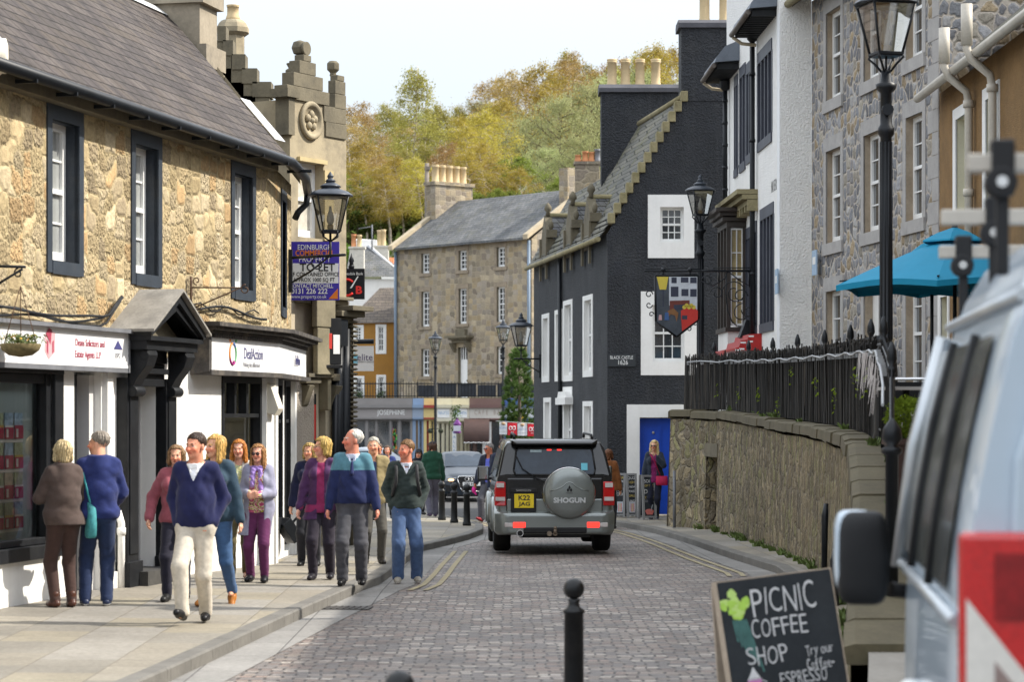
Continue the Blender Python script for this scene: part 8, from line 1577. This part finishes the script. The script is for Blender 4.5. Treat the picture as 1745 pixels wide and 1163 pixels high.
    # tops: dict(c colour or function, hem, inf, v neck depth, open half width, sleeve)
    def garment(name, G):
        o = G.get('inf', .014); hem = G.get('hem', .52) * s; vn_ = G.get('v', 0); op = G.get('open', 0); sl = G.get('sleeve', .97)
        def fn(P):
            ds = [torso(P, o)] + ([smin(arm(P, i, o * .85, sl, G.get('fat', 1.0)), 9 * np.ones(len(P)), .01) for i in (0, 1)] if sl else [])
            if hem < .5 * s: ds.append(cap(P, (-.03 * s, .005, hem - .02), (.03 * s, .005, .56 * s), (.078 if fem else .072) * s * g + o + G.get('flare', 0), .07 * s * g + o, 1.15))
            d = uni(ds, .022); ez = np.exp(-((P[:, 2] - hem - .035 * s) / (.03 * s)) ** 2)
            d = d + rid(P, G.get('fold', .006) * .75, G.get('ff', 13), seed + 5, (1, 1, 1.2)) - ez * G.get('rib', .006)
            hz = hem + G.get('uneven', 0) * np.sin(P[:, 0] * 9)
            if sl:
                near = np.minimum.reduce([cap(P, elb[i], wri[i], .03 * s, .03 * s) for i in (0, 1)]); d = np.where(near < .035, np.maximum(d, np.minimum(hz - P[:, 2], near)), np.maximum(d, hz - P[:, 2]))
            else: d = np.maximum(d, hz - P[:, 2])
            d = np.maximum(d, -(neck(P, G.get('nk', .012)))) if not G.get('high') else smin(d, np.maximum(neck(P, .014 + o), P[:, 2] - G['high'] * s), .03)
            if vn_: zv = (.825 - vn_) * s; d = np.maximum(d, np.minimum.reduce([-(np.abs(P[:, 0]) - (P[:, 2] - zv) * .55) * .8, -P[:, 1] + .0 - .02 + 0 * P[:, 0], P[:, 2] - zv + .0]) * 1. if False else np.minimum(np.minimum((P[:, 2] - zv) * .48 - np.abs(P[:, 0]), -P[:, 1] - .01), .06))
            if op: d = np.maximum(d, np.minimum(op * (1 + G.get('ow', .0) * (.8 * s - P[:, 2])) - np.abs(P[:, 0] - G.get('ox', 0)), -P[:, 1] - .015))
            return d
        c = G['c']; return part(name, fn, lo, [hi[0], hi[1], .92 * s], (lambda v: c(v / s)) if callable(c) else c)
    if inner: garment('shirt', inner)
    if top: garment(top.get('n', 'jumper'), top)
    if coat: garment(coat.get('n', 'jacket'), coat)
    if collar:
        def cf(P):
            zc = .826 * s; d = np.abs(neck(P, .016)) - .006; d = np.maximum(np.maximum(d, P[:, 2] - zc - .03 - .25 * np.maximum(P[:, 1], 0)), zc - .02 - P[:, 2])
            for k in sg: d = smin(d, cap(P, (k * .045, -.052 * s / 1.75 - .01, zc + .012), (k * .028, -.1, zc - .05), .012, .007), .01)
            d = smin(d, np.maximum(torso(P, .008), np.maximum(.735 * s - P[:, 2], np.maximum(np.abs(P[:, 0]) - .06, P[:, 1] + .0))), .01); return np.maximum(d, -neck(P, .004))
        part('collar', cf, [-.2, -.25, .7 * s], [.2, .2, .9 * s], collar, CLOTH, .007)
    if tie: part('tie', lambda P: uni([ell(P, (0, -.108, .808 * s), (.017, .012, .018)), cap(P, (0, -.11, .79 * s), (0, -.135 * g, .72 * s), .014, .026, 1.)], .008), [-.08, -.2, .68 * s], [.08, 0, .85 * s], tie, CLOTH, .007)
    if scarf:
        part('scarf', lambda P: uni([np.maximum(np.abs(neck(P, .03)) - .02, np.abs(P[:, 2] - .825 * s) - .032), cap(P, (.04, -.09, .81 * s), (.055, -.125, .66 * s), .03, .026, 1.), cap(P, (-.04, -.09, .81 * s), (-.05, -.125, .7 * s), .03, .026, 1.)], .02) + wob(P, .009, 45, seed), [-.2, -.25, .6 * s], [.2, .2, .92 * s], scarf, CLOTH, .008)
    # hair
    st = hair[0]
    def hf(P):
        q = rotz(P, HC, A_) / hs; z_ = q[:, 2]; th = np.arctan2(q[:, 0], q[:, 1]); strand = .004 * np.sin(th * 23 + z_ * 30) + .003 * np.sin(th * 41 - z_ * 50)
        if st == 'short':
            d = ell(q, (0, .024, .042), (.082, .1, .086)); line = np.where(q[:, 1] < -.055, .068, np.where(q[:, 1] < .0, .012 + (-q[:, 1]) * 1.0, -.055)); d = np.maximum(d, line - z_)
        elif st == 'thin':
            d = ell(q, (0, .03, .036), (.083, .098, .082)); line = np.where(q[:, 1] < -.03, .095, np.where(q[:, 1] < .01, .03 + (-q[:, 1]) * 1.6, -.07)); d = np.maximum(d, line - z_)
        else:
            L = {'bob': -.12, 'long': -.26, 'shoulder': -.19}[st]; wv = .085 + (.018 if st != 'bob' else .008)
            d = ell(q, (0, .02, .04), (.09, .106, .092)); fall = uni([cap(q, (k * .06, .02, .02), (k * wv * .85, .02 if st == 'bob' else -.01, L + .04), .045, .034) for k in sg] + [cap(q, (0, .06, .02), (0, .075, L + .03), .07, .05)], .03); d = smin(d, fall, .03)
            face_ = np.maximum(np.abs(q[:, 0]) - (.054 + .01 * (z_ < -.03)), np.maximum(q[:, 1] + .012, z_ - .072)); d = np.maximum(d, -(face_ - .01)); strand = strand * 1.6
        return (d + strand + wob(q, .004, 60, seed)) * hs
    def hcol(v):
        q = rotz(v, HC, A_); t = .5 + .5 * np.sin(np.arctan2(q[:, 0], q[:, 1]) * 31 + q[:, 2] * 25); c = hc[None] * (.5 + .62 * t[:, None]); 
        return c
    part('hair', hf, HC + V3(-.17, -.17, -.32), HC + V3(.17, .19, .17), hcol, HAIRM, max(.007, fine))
    if glasses:
        m = MB(); T = Matrix.Translation(HC) @ Matrix.Rotation(A_, 4, 'Z') @ Matrix.Scale(hs, 4)
        for k in sg:
            P_ = [(k * .031 + .023 * math.cos(a), -.103, -.003 + .017 * math.sin(a)) for a in [j * .698 for j in range(10)]]
            if glasses == 'dark': m.lathe([(.001, 0), (.025, .0), (.025, .004), (.001, .005)], n=12, T=T @ Matrix.Translation((k * .031, -.1, -.003)) @ Matrix.Rotation(R(90), 4, 'X'))
            m.tube(P_, .0025, 4, T=T, caps=False); m.tube([(k * .052, -.1, .002), (k * .078, .0, .004)], .0025, 4, T=T)
        m.tube([(-.01, -.107, .002), (.01, -.107, .002)], .0025, 4, T=T); m.build('glasses', M('dark_lens_glass', (.05, .02, .018), .15, .1, coat=1.) if glasses == 'dark' else M('spectacle_frame', (.2, .15, .12), .4), root)
    if cap_:
        part('cap', lambda P: (lambda q: np.maximum(uni([ell(q, (0, .015, .055), (.085, .104, .075)), np.maximum(ell(q, (0, -.1, .055), (.07, .085, .014)), q[:, 1] + .03)], .01), .035 - q[:, 2]))(rotz(P, HC, A_)), HC + V3(-.2, -.22, 0), HC + V3(.2, .22, .18), cap_, CLOTH, .009)
    return root
def loc(root, p): return root.matrix_basis @ Vector(p)
def held(o, label, cat, root): o.location = root.location; o.rotation_euler = root.rotation_euler; return tag(o, label, cat)
def bag(name, label, root, c, size, colr, strap=None, mat=None, lab2=None):
    m = MB(); w, d, h = size; m.loft([[(c[0] + math.copysign(abs(math.cos(a)) ** .6, math.cos(a)) * w / 2 * k, c[1] + math.copysign(abs(math.sin(a)) ** .6, math.sin(a)) * d / 2 * k2, c[2] - h / 2 + h * u) for a in [j * math.pi / 8 for j in range(16)]] for u, k, k2 in ((0, .85, .6), (.06, .97, .95), (.4, 1.0, 1.05), (.8, .97, .8), (1, .92, .3))])
    if strap: m.tube(strap, .011, 6, 1)
    return held(m.build(name, [mat or M('bag_' + colr, tuple(rgb(colr)), .7, .3, 14.), M('strap_' + colr, tuple(rgb(colr) * .8), .7, .2)]), label, 'bag', root)
mott = lambda *cs: (lambda v: np.array([rgb(c) for c in cs])[(np.floor(v[:, 0] * 62 + 3 * np.sin(v[:, 2] * 70)) * 7 + np.floor(v[:, 2] * 62 + 3 * np.sin(v[:, 0] * 55)) * 13).astype(int) % len(cs)])
P1 = person('person in a quilted brown jacket looking into the estate agents window, back turned', 108, 23.9, 1.65, -152, 0, fem=True, g=1.12, hair=('bob', 'c9b48a'), arms=((.05, -.16, .68), (-.06, -.16, .66)), coat=dict(n='jacket', c='4d403b', hem=.495, inf=.026, high=.865, fold=.006, rib=.0, flare=.008), trs='3f2d28', shoe=('4a2c20', .06), legs=((.05, .0, .042), (-.05, .01, .042)))
bag('tote_bag', 'teal patterned tote bag hanging from the arm of the person in brown', P1, (-.27, .03, .86), (.09, .2, .36), '2f8a90', [(-.25, -.06, 1.03), (-.2, -.03, 1.3), (-.19, .03, 1.33), (-.24, .1, 1.03)], M('bag_teal_print', (.05, .25, .27), .8, .6, 16.))
P2 = person('person in a bright navy jacket and jeans studying the shop window, hand at chin', 168, 24.1, 1.74, -168, 62, g=1.1, hair=('short', '8d8378'), arms=((.03, -.12, .8), (-.09, -.16, .57)), coat=dict(n='jacket', c='222d60', hem=.5, inf=.028, high=.865, fold=.009, rib=.012), trs='1f2c4a', shoe=('27304a', .05, 'd8d8d6'), legs=((.075, -.02, .042), (-.045, .0, .042)), trw=.008)
P3 = person('person in a navy V-neck jumper and cream trousers striding ahead of the group', 334, 22.3, 1.76, -6, -22, g=1.17, skin='d69478', hair=('short', '3b2b22'), legs=((.03, .1, .05), (-.035, -.15, .07)), arms=((.09, -.012, .532), (-.09, -.012, .532)), pockets=(1, 1), top=dict(c='1b1f47', hem=.505, inf=.02, v=.075, fold=.008), inner=dict(c='e9eaf0', hem=.62, inf=.008, sleeve=0), collar='f2f2f4', trs='c4bbac', shoe=('17171a', .05), trw=.008)
P4 = person('person in a dusty pink jacket walking half hidden behind the navy jumper', 301, 24.9, 1.6, 0, 0, fem=True, hair=('bob', '8a6a48'), coat=dict(n='jacket', c='94505a', hem=.5, inf=.025, high=.85, open=.03), inner=dict(c='cfcfd2', hem=.5, inf=.012), trs='23222f', arms=((.14, -.05, .52), (-.17, -.04, .53)), legs=((.05, .06, .045), (-.05, -.08, .045)))
P5 = person('person with long blonde hair, denim blue jacket and tan boots behind the navy jumper', 367, 24.4, 1.72, -8, -38, fem=True, g=1.05, hair=('shoulder', 'd2a860'), skin='dfa88a', coat=dict(n='jacket', c='2b3f4e', hem=.49, inf=.024, open=.04, high=.83), inner=dict(c='6d8ca6', hem=.49, inf=.012), trs='3d5a80', shoe=('a86a2c', .05), legs=((.06, .16, .075), (-.05, -.08, .045)), arms=((.16, -.02, .47), (-.14, -.08, .5)))
P6 = person('person with ginger hair, pale jacket, olive trousers and brown ankle boots', 407, 28.2, 1.62, 4, -6, fem=True, hair=('shoulder', 'b9742e'), skin='dca58c', coat=dict(n='jacket', c='b9b3aa', hem=.47, inf=.022, open=.035), inner=dict(c=mott('c8c06a', 'b5b9a0', '8a9a58', 'd5d0b0'), hem=.5, inf=.012), trs='5a5236', shoe=('8a4a24', .13), legs=((.055, .03, .045), (-.05, -.05, .045)), arms=((.13, -.1, .5), (-.15, -.03, .47)))
P7 = person('person in sunglasses, long grey cardigan, floral top and purple trousers, hands clasped', 440, 27.7, 1.58, -4, -8, fem=True, g=1.08, hair=('long', 'a87a4c'), skin='dda68e', glasses='dark', scarf='9a7fc0', inner=dict(c=mott('a83a68', 'd8d4a0', '7a2a58', '9aa030', 'e0dcc8', 'c05a80'), hem=.5, inf=.016), coat=dict(n='cardigan', c='8f8fa3', hem=.34, inf=.022, open=.075, ow=.25, flare=.03, fold=.01, rib=0), trs='5c2850', shoe=('1c1c20', .1), legs=((.055, -.05, .045), (-.06, .03, .045)), arms=((.02, -.15, .635), (-.025, -.155, .64)))
bag('shoulder_bag', 'small black handbag at the hip of the person in the grey cardigan', P7, (-.22, -.08, .86), (.12, .07, .17), '18181a', [(-.2, -.08, .95), (-.15, -.03, 1.28)])
P10 = person('person in dark navy mostly hidden behind the purple cardigan', 527, 31.5, 1.6, 0, -20, fem=True, hair=('bob', 'b89a5c'), top=dict(n='jumper', c='1a1e3a', hem=.48, inf=.022, high=.84), trs='1e1e24', fine=.009)
P8 = person('person in a purple cardigan over a pink top, head turned to the shops', 549, 28.3, 1.67, -4, -62, fem=True, g=1.1, hair=('bob', 'c8a860'), skin='dca48c', glasses='clear', inner=dict(c='8a2c58', hem=.47, inf=.014), coat=dict(n='cardigan', c='4a2c52', hem=.43, inf=.02, open=.04, ow=.1, flare=.015, fold=.009, uneven=.02, rib=0), trs='2a2530', shoe=('26242a', .05), legs=((.05, .05, .045), (-.055, -.06, .045)), arms=((.15, -.03, .46), (-.165, -.05, .46)), trw=.006)
two = lambda v: np.where((v[:, 2] > .738)[:, None], rgb('54808f')[None], rgb('1f2850')[None])
P9 = person('elderly person in a two tone teal and navy jumper, grey trousers and tie', 601, 27.3, 1.77, 0, -68, g=1.14, skin='d98f78', hair=('thin', 'd9d5cc'), top=dict(c=two, hem=.525, inf=.02, v=.045, fold=.007), inner=dict(c='c6d0e6', hem=.65, inf=.008, sleeve=0), collar='cfd8ee', tie='1f2750', trs='45454a', shoe=('121214', .05), legs=((.055, .02, .045), (-.06, -.07, .05)), arms=((.165, -.03, .445), (-.16, -.05, .45)), trw=.012)
P11 = person('person in a khaki jacket behind the two tone jumper', 636, 32.4, 1.7, 12, -15, g=1.1, hair=('short', 'b5b0a4'), coat=dict(n='jacket', c='8a7c58', hem=.46, inf=.03, open=.03, high=.85), inner=dict(c='3a4a6a', hem=.5, inf=.012), trs='4e4b45', shoe=('2c2825', .05), arms=((.17, -.03, .46), (-.15, -.03, .46)), fine=.009)
P14 = person('person in a dark green half zip sweater and blue jeans standing in the road gutter', 692, 29.6, 1.75, 6, -50, z=gz(29.6) + .006, g=1.05, skin='d88e74', hair=('short', '7a5a38'), top=dict(c='2e3836', hem=.52, inf=.022, v=.06, fold=.01), inner=dict(c='d6d8e4', hem=.65, inf=.008, sleeve=0), collar='c9cedb', trs='44597c', shoe=('9a9488', .05, 'd8d4cc'), legs=((.075, .0, .045), (-.06, -.06, .045)), arms=((.088, -.012, .53), (-.088, -.012, .53)), pockets=(1, 1), trw=.02)
m = MB(); m.loft([[(.0 + .17 * k * math.cos(a), .2 + .09 * k * math.sin(a), 1.0 + .46 * u) for a in [j * math.pi / 8 for j in range(16)]] for u, k in ((0, .7), (.08, .95), (.5, 1), (.9, .9), (1, .6))])
for k in (-1, 1): m.tube([(k * .13, .13, 1.42), (k * .13, .0, 1.48), (k * .125, -.13, 1.38), (k * .13, -.15, 1.25), (k * .17, -.05, 1.08), (k * .15, .12, 1.04)], .022, 6)
held(m.build('backpack', M('charcoal_nylon', (.03, .03, .032), .8, .2, 9.)), 'charcoal backpack on the person in the green half zip sweater', 'backpack', P14)
P12 = person('person in dark sunglasses and navy coat further back among the crowd', 645, 51, 1.62, 10, -25, skin='c98a6c', hair=('short', '5a4a40'), glasses='dark', coat=dict(n='coat', c='1e2236', hem=.42, inf=.03, high=.86), trs='26355a', fine=.013)
P13 = person('person with curly grey brown hair, white top and blue jacket in the crowd', 660, 52.5, 1.58, 0, 0, fem=True, skin='cf9478', hair=('bob', '5c4a3c'), coat=dict(n='jacket', c='28356a', hem=.45, inf=.026, open=.05), inner=dict(c='c8ccd8', hem=.5, inf=.012), trs='24262e', fine=.013)
P16 = person('person in a dark hat glimpsed behind the green sweater', 713, 56, 1.5, 20, -30, hair=('bob', '1c1a1c'), coat=dict(n='coat', c='1c1d26', hem=.45, inf=.03, high=.88), cap_='15161c', fine=.014)
P15 = person('person in a bottle green hoodie and cap walking away by the bollards', 737, 54, 1.68, -168, 25, hair=('bob', '4a3222'), cap_='1a1820', coat=dict(n='hoodie', c='17402f', hem=.5, inf=.035, high=.88, fold=.01, rib=.01), trs='54525e', shoe=('4a3a5a', .05), legs=((.05, .1, .055), (-.05, -.06, .045)), arms=((.15, -.08, .5), (-.15, -.06, .5)), trw=.015, fine=.012)
P17 = person('person with grey hair, sunglasses, open navy jacket and red shoes stepping off the kerb', 834, 53.5, 1.76, -28, -25, z=gz(53.5), skin='b9745a', hair=('short', '7f7b78'), glasses='dark', inner=dict(c='5a62b8', hem=.5, inf=.014), coat=dict(n='jacket', c='1d2130', hem=.47, inf=.03, open=.05, high=.86), trs='4a4a50', shoe=('8a1c28', .05, '5a1018'), legs=((.04, .12, .05), (-.05, -.12, .055)), arms=((.15, .02, .46), (-.15, -.1, .47)), trw=.012, fine=.011)
m = MB(); m.ball((-.285, -.19, .73), (.05, .06, .075), 8); m.tube([(-.285, -.19, .7), (-.22, -.2, .62)], .02, 6); held(m.build('glove', M('hot_pink_wool', (.6, .03, .25), .9, .2)), 'hot pink glove held by the person with red shoes', 'glove', P17)
P18 = person('person in a navy hooded jacket seen from behind beside the off-road car', 858, 46.5, 1.83, 176, 0, z=gz(46.5), hair=('short', '40302a'), coat=dict(n='jacket', c='20263a', hem=.48, inf=.034, high=.86), trs='2a2c38', fine=.012)
P19 = person('person in a tan brown jacket walking behind the off-road car', 1037, 49.6, 1.63, 170, 0, z=gz(49.6), fem=True, hair=('bob', '6a4228'), coat=dict(n='jacket', c='7a4a26', hem=.48, inf=.028, high=.85), trs='242428', fine=.012)
P20 = person('blonde person with hand at mouth waiting before the blue door', 1115, 51.6, 1.7, -8, -10, z=gz(51.6) + .12, fem=True, g=1.05, skin='d8a88e', hair=('long', 'd8c08a'), glasses='dark', inner=dict(c=mott('7a1f58', '902a68', '5a1645'), hem=.47, inf=.016), coat=dict(n='jacket', c='28303c', hem=.44, inf=.028, open=.055), trs='191c2c', shoe=('222a44', .04, 'd0d0d0'), arms=((.02, -.13, .8), (-.14, -.03, .47)), legs=((.03, .0, .045), (-.035, -.03, .045)), fine=.01)
bag('shoulder_bag', 'magenta shoulder bag of the blonde person by the blue door', P20, (.17, -.12, .84), (.26, .09, .2), 'b01848', [(.14, -.12, .94), (.02, -.15, 1.25), (-.1, -.05, 1.42)])
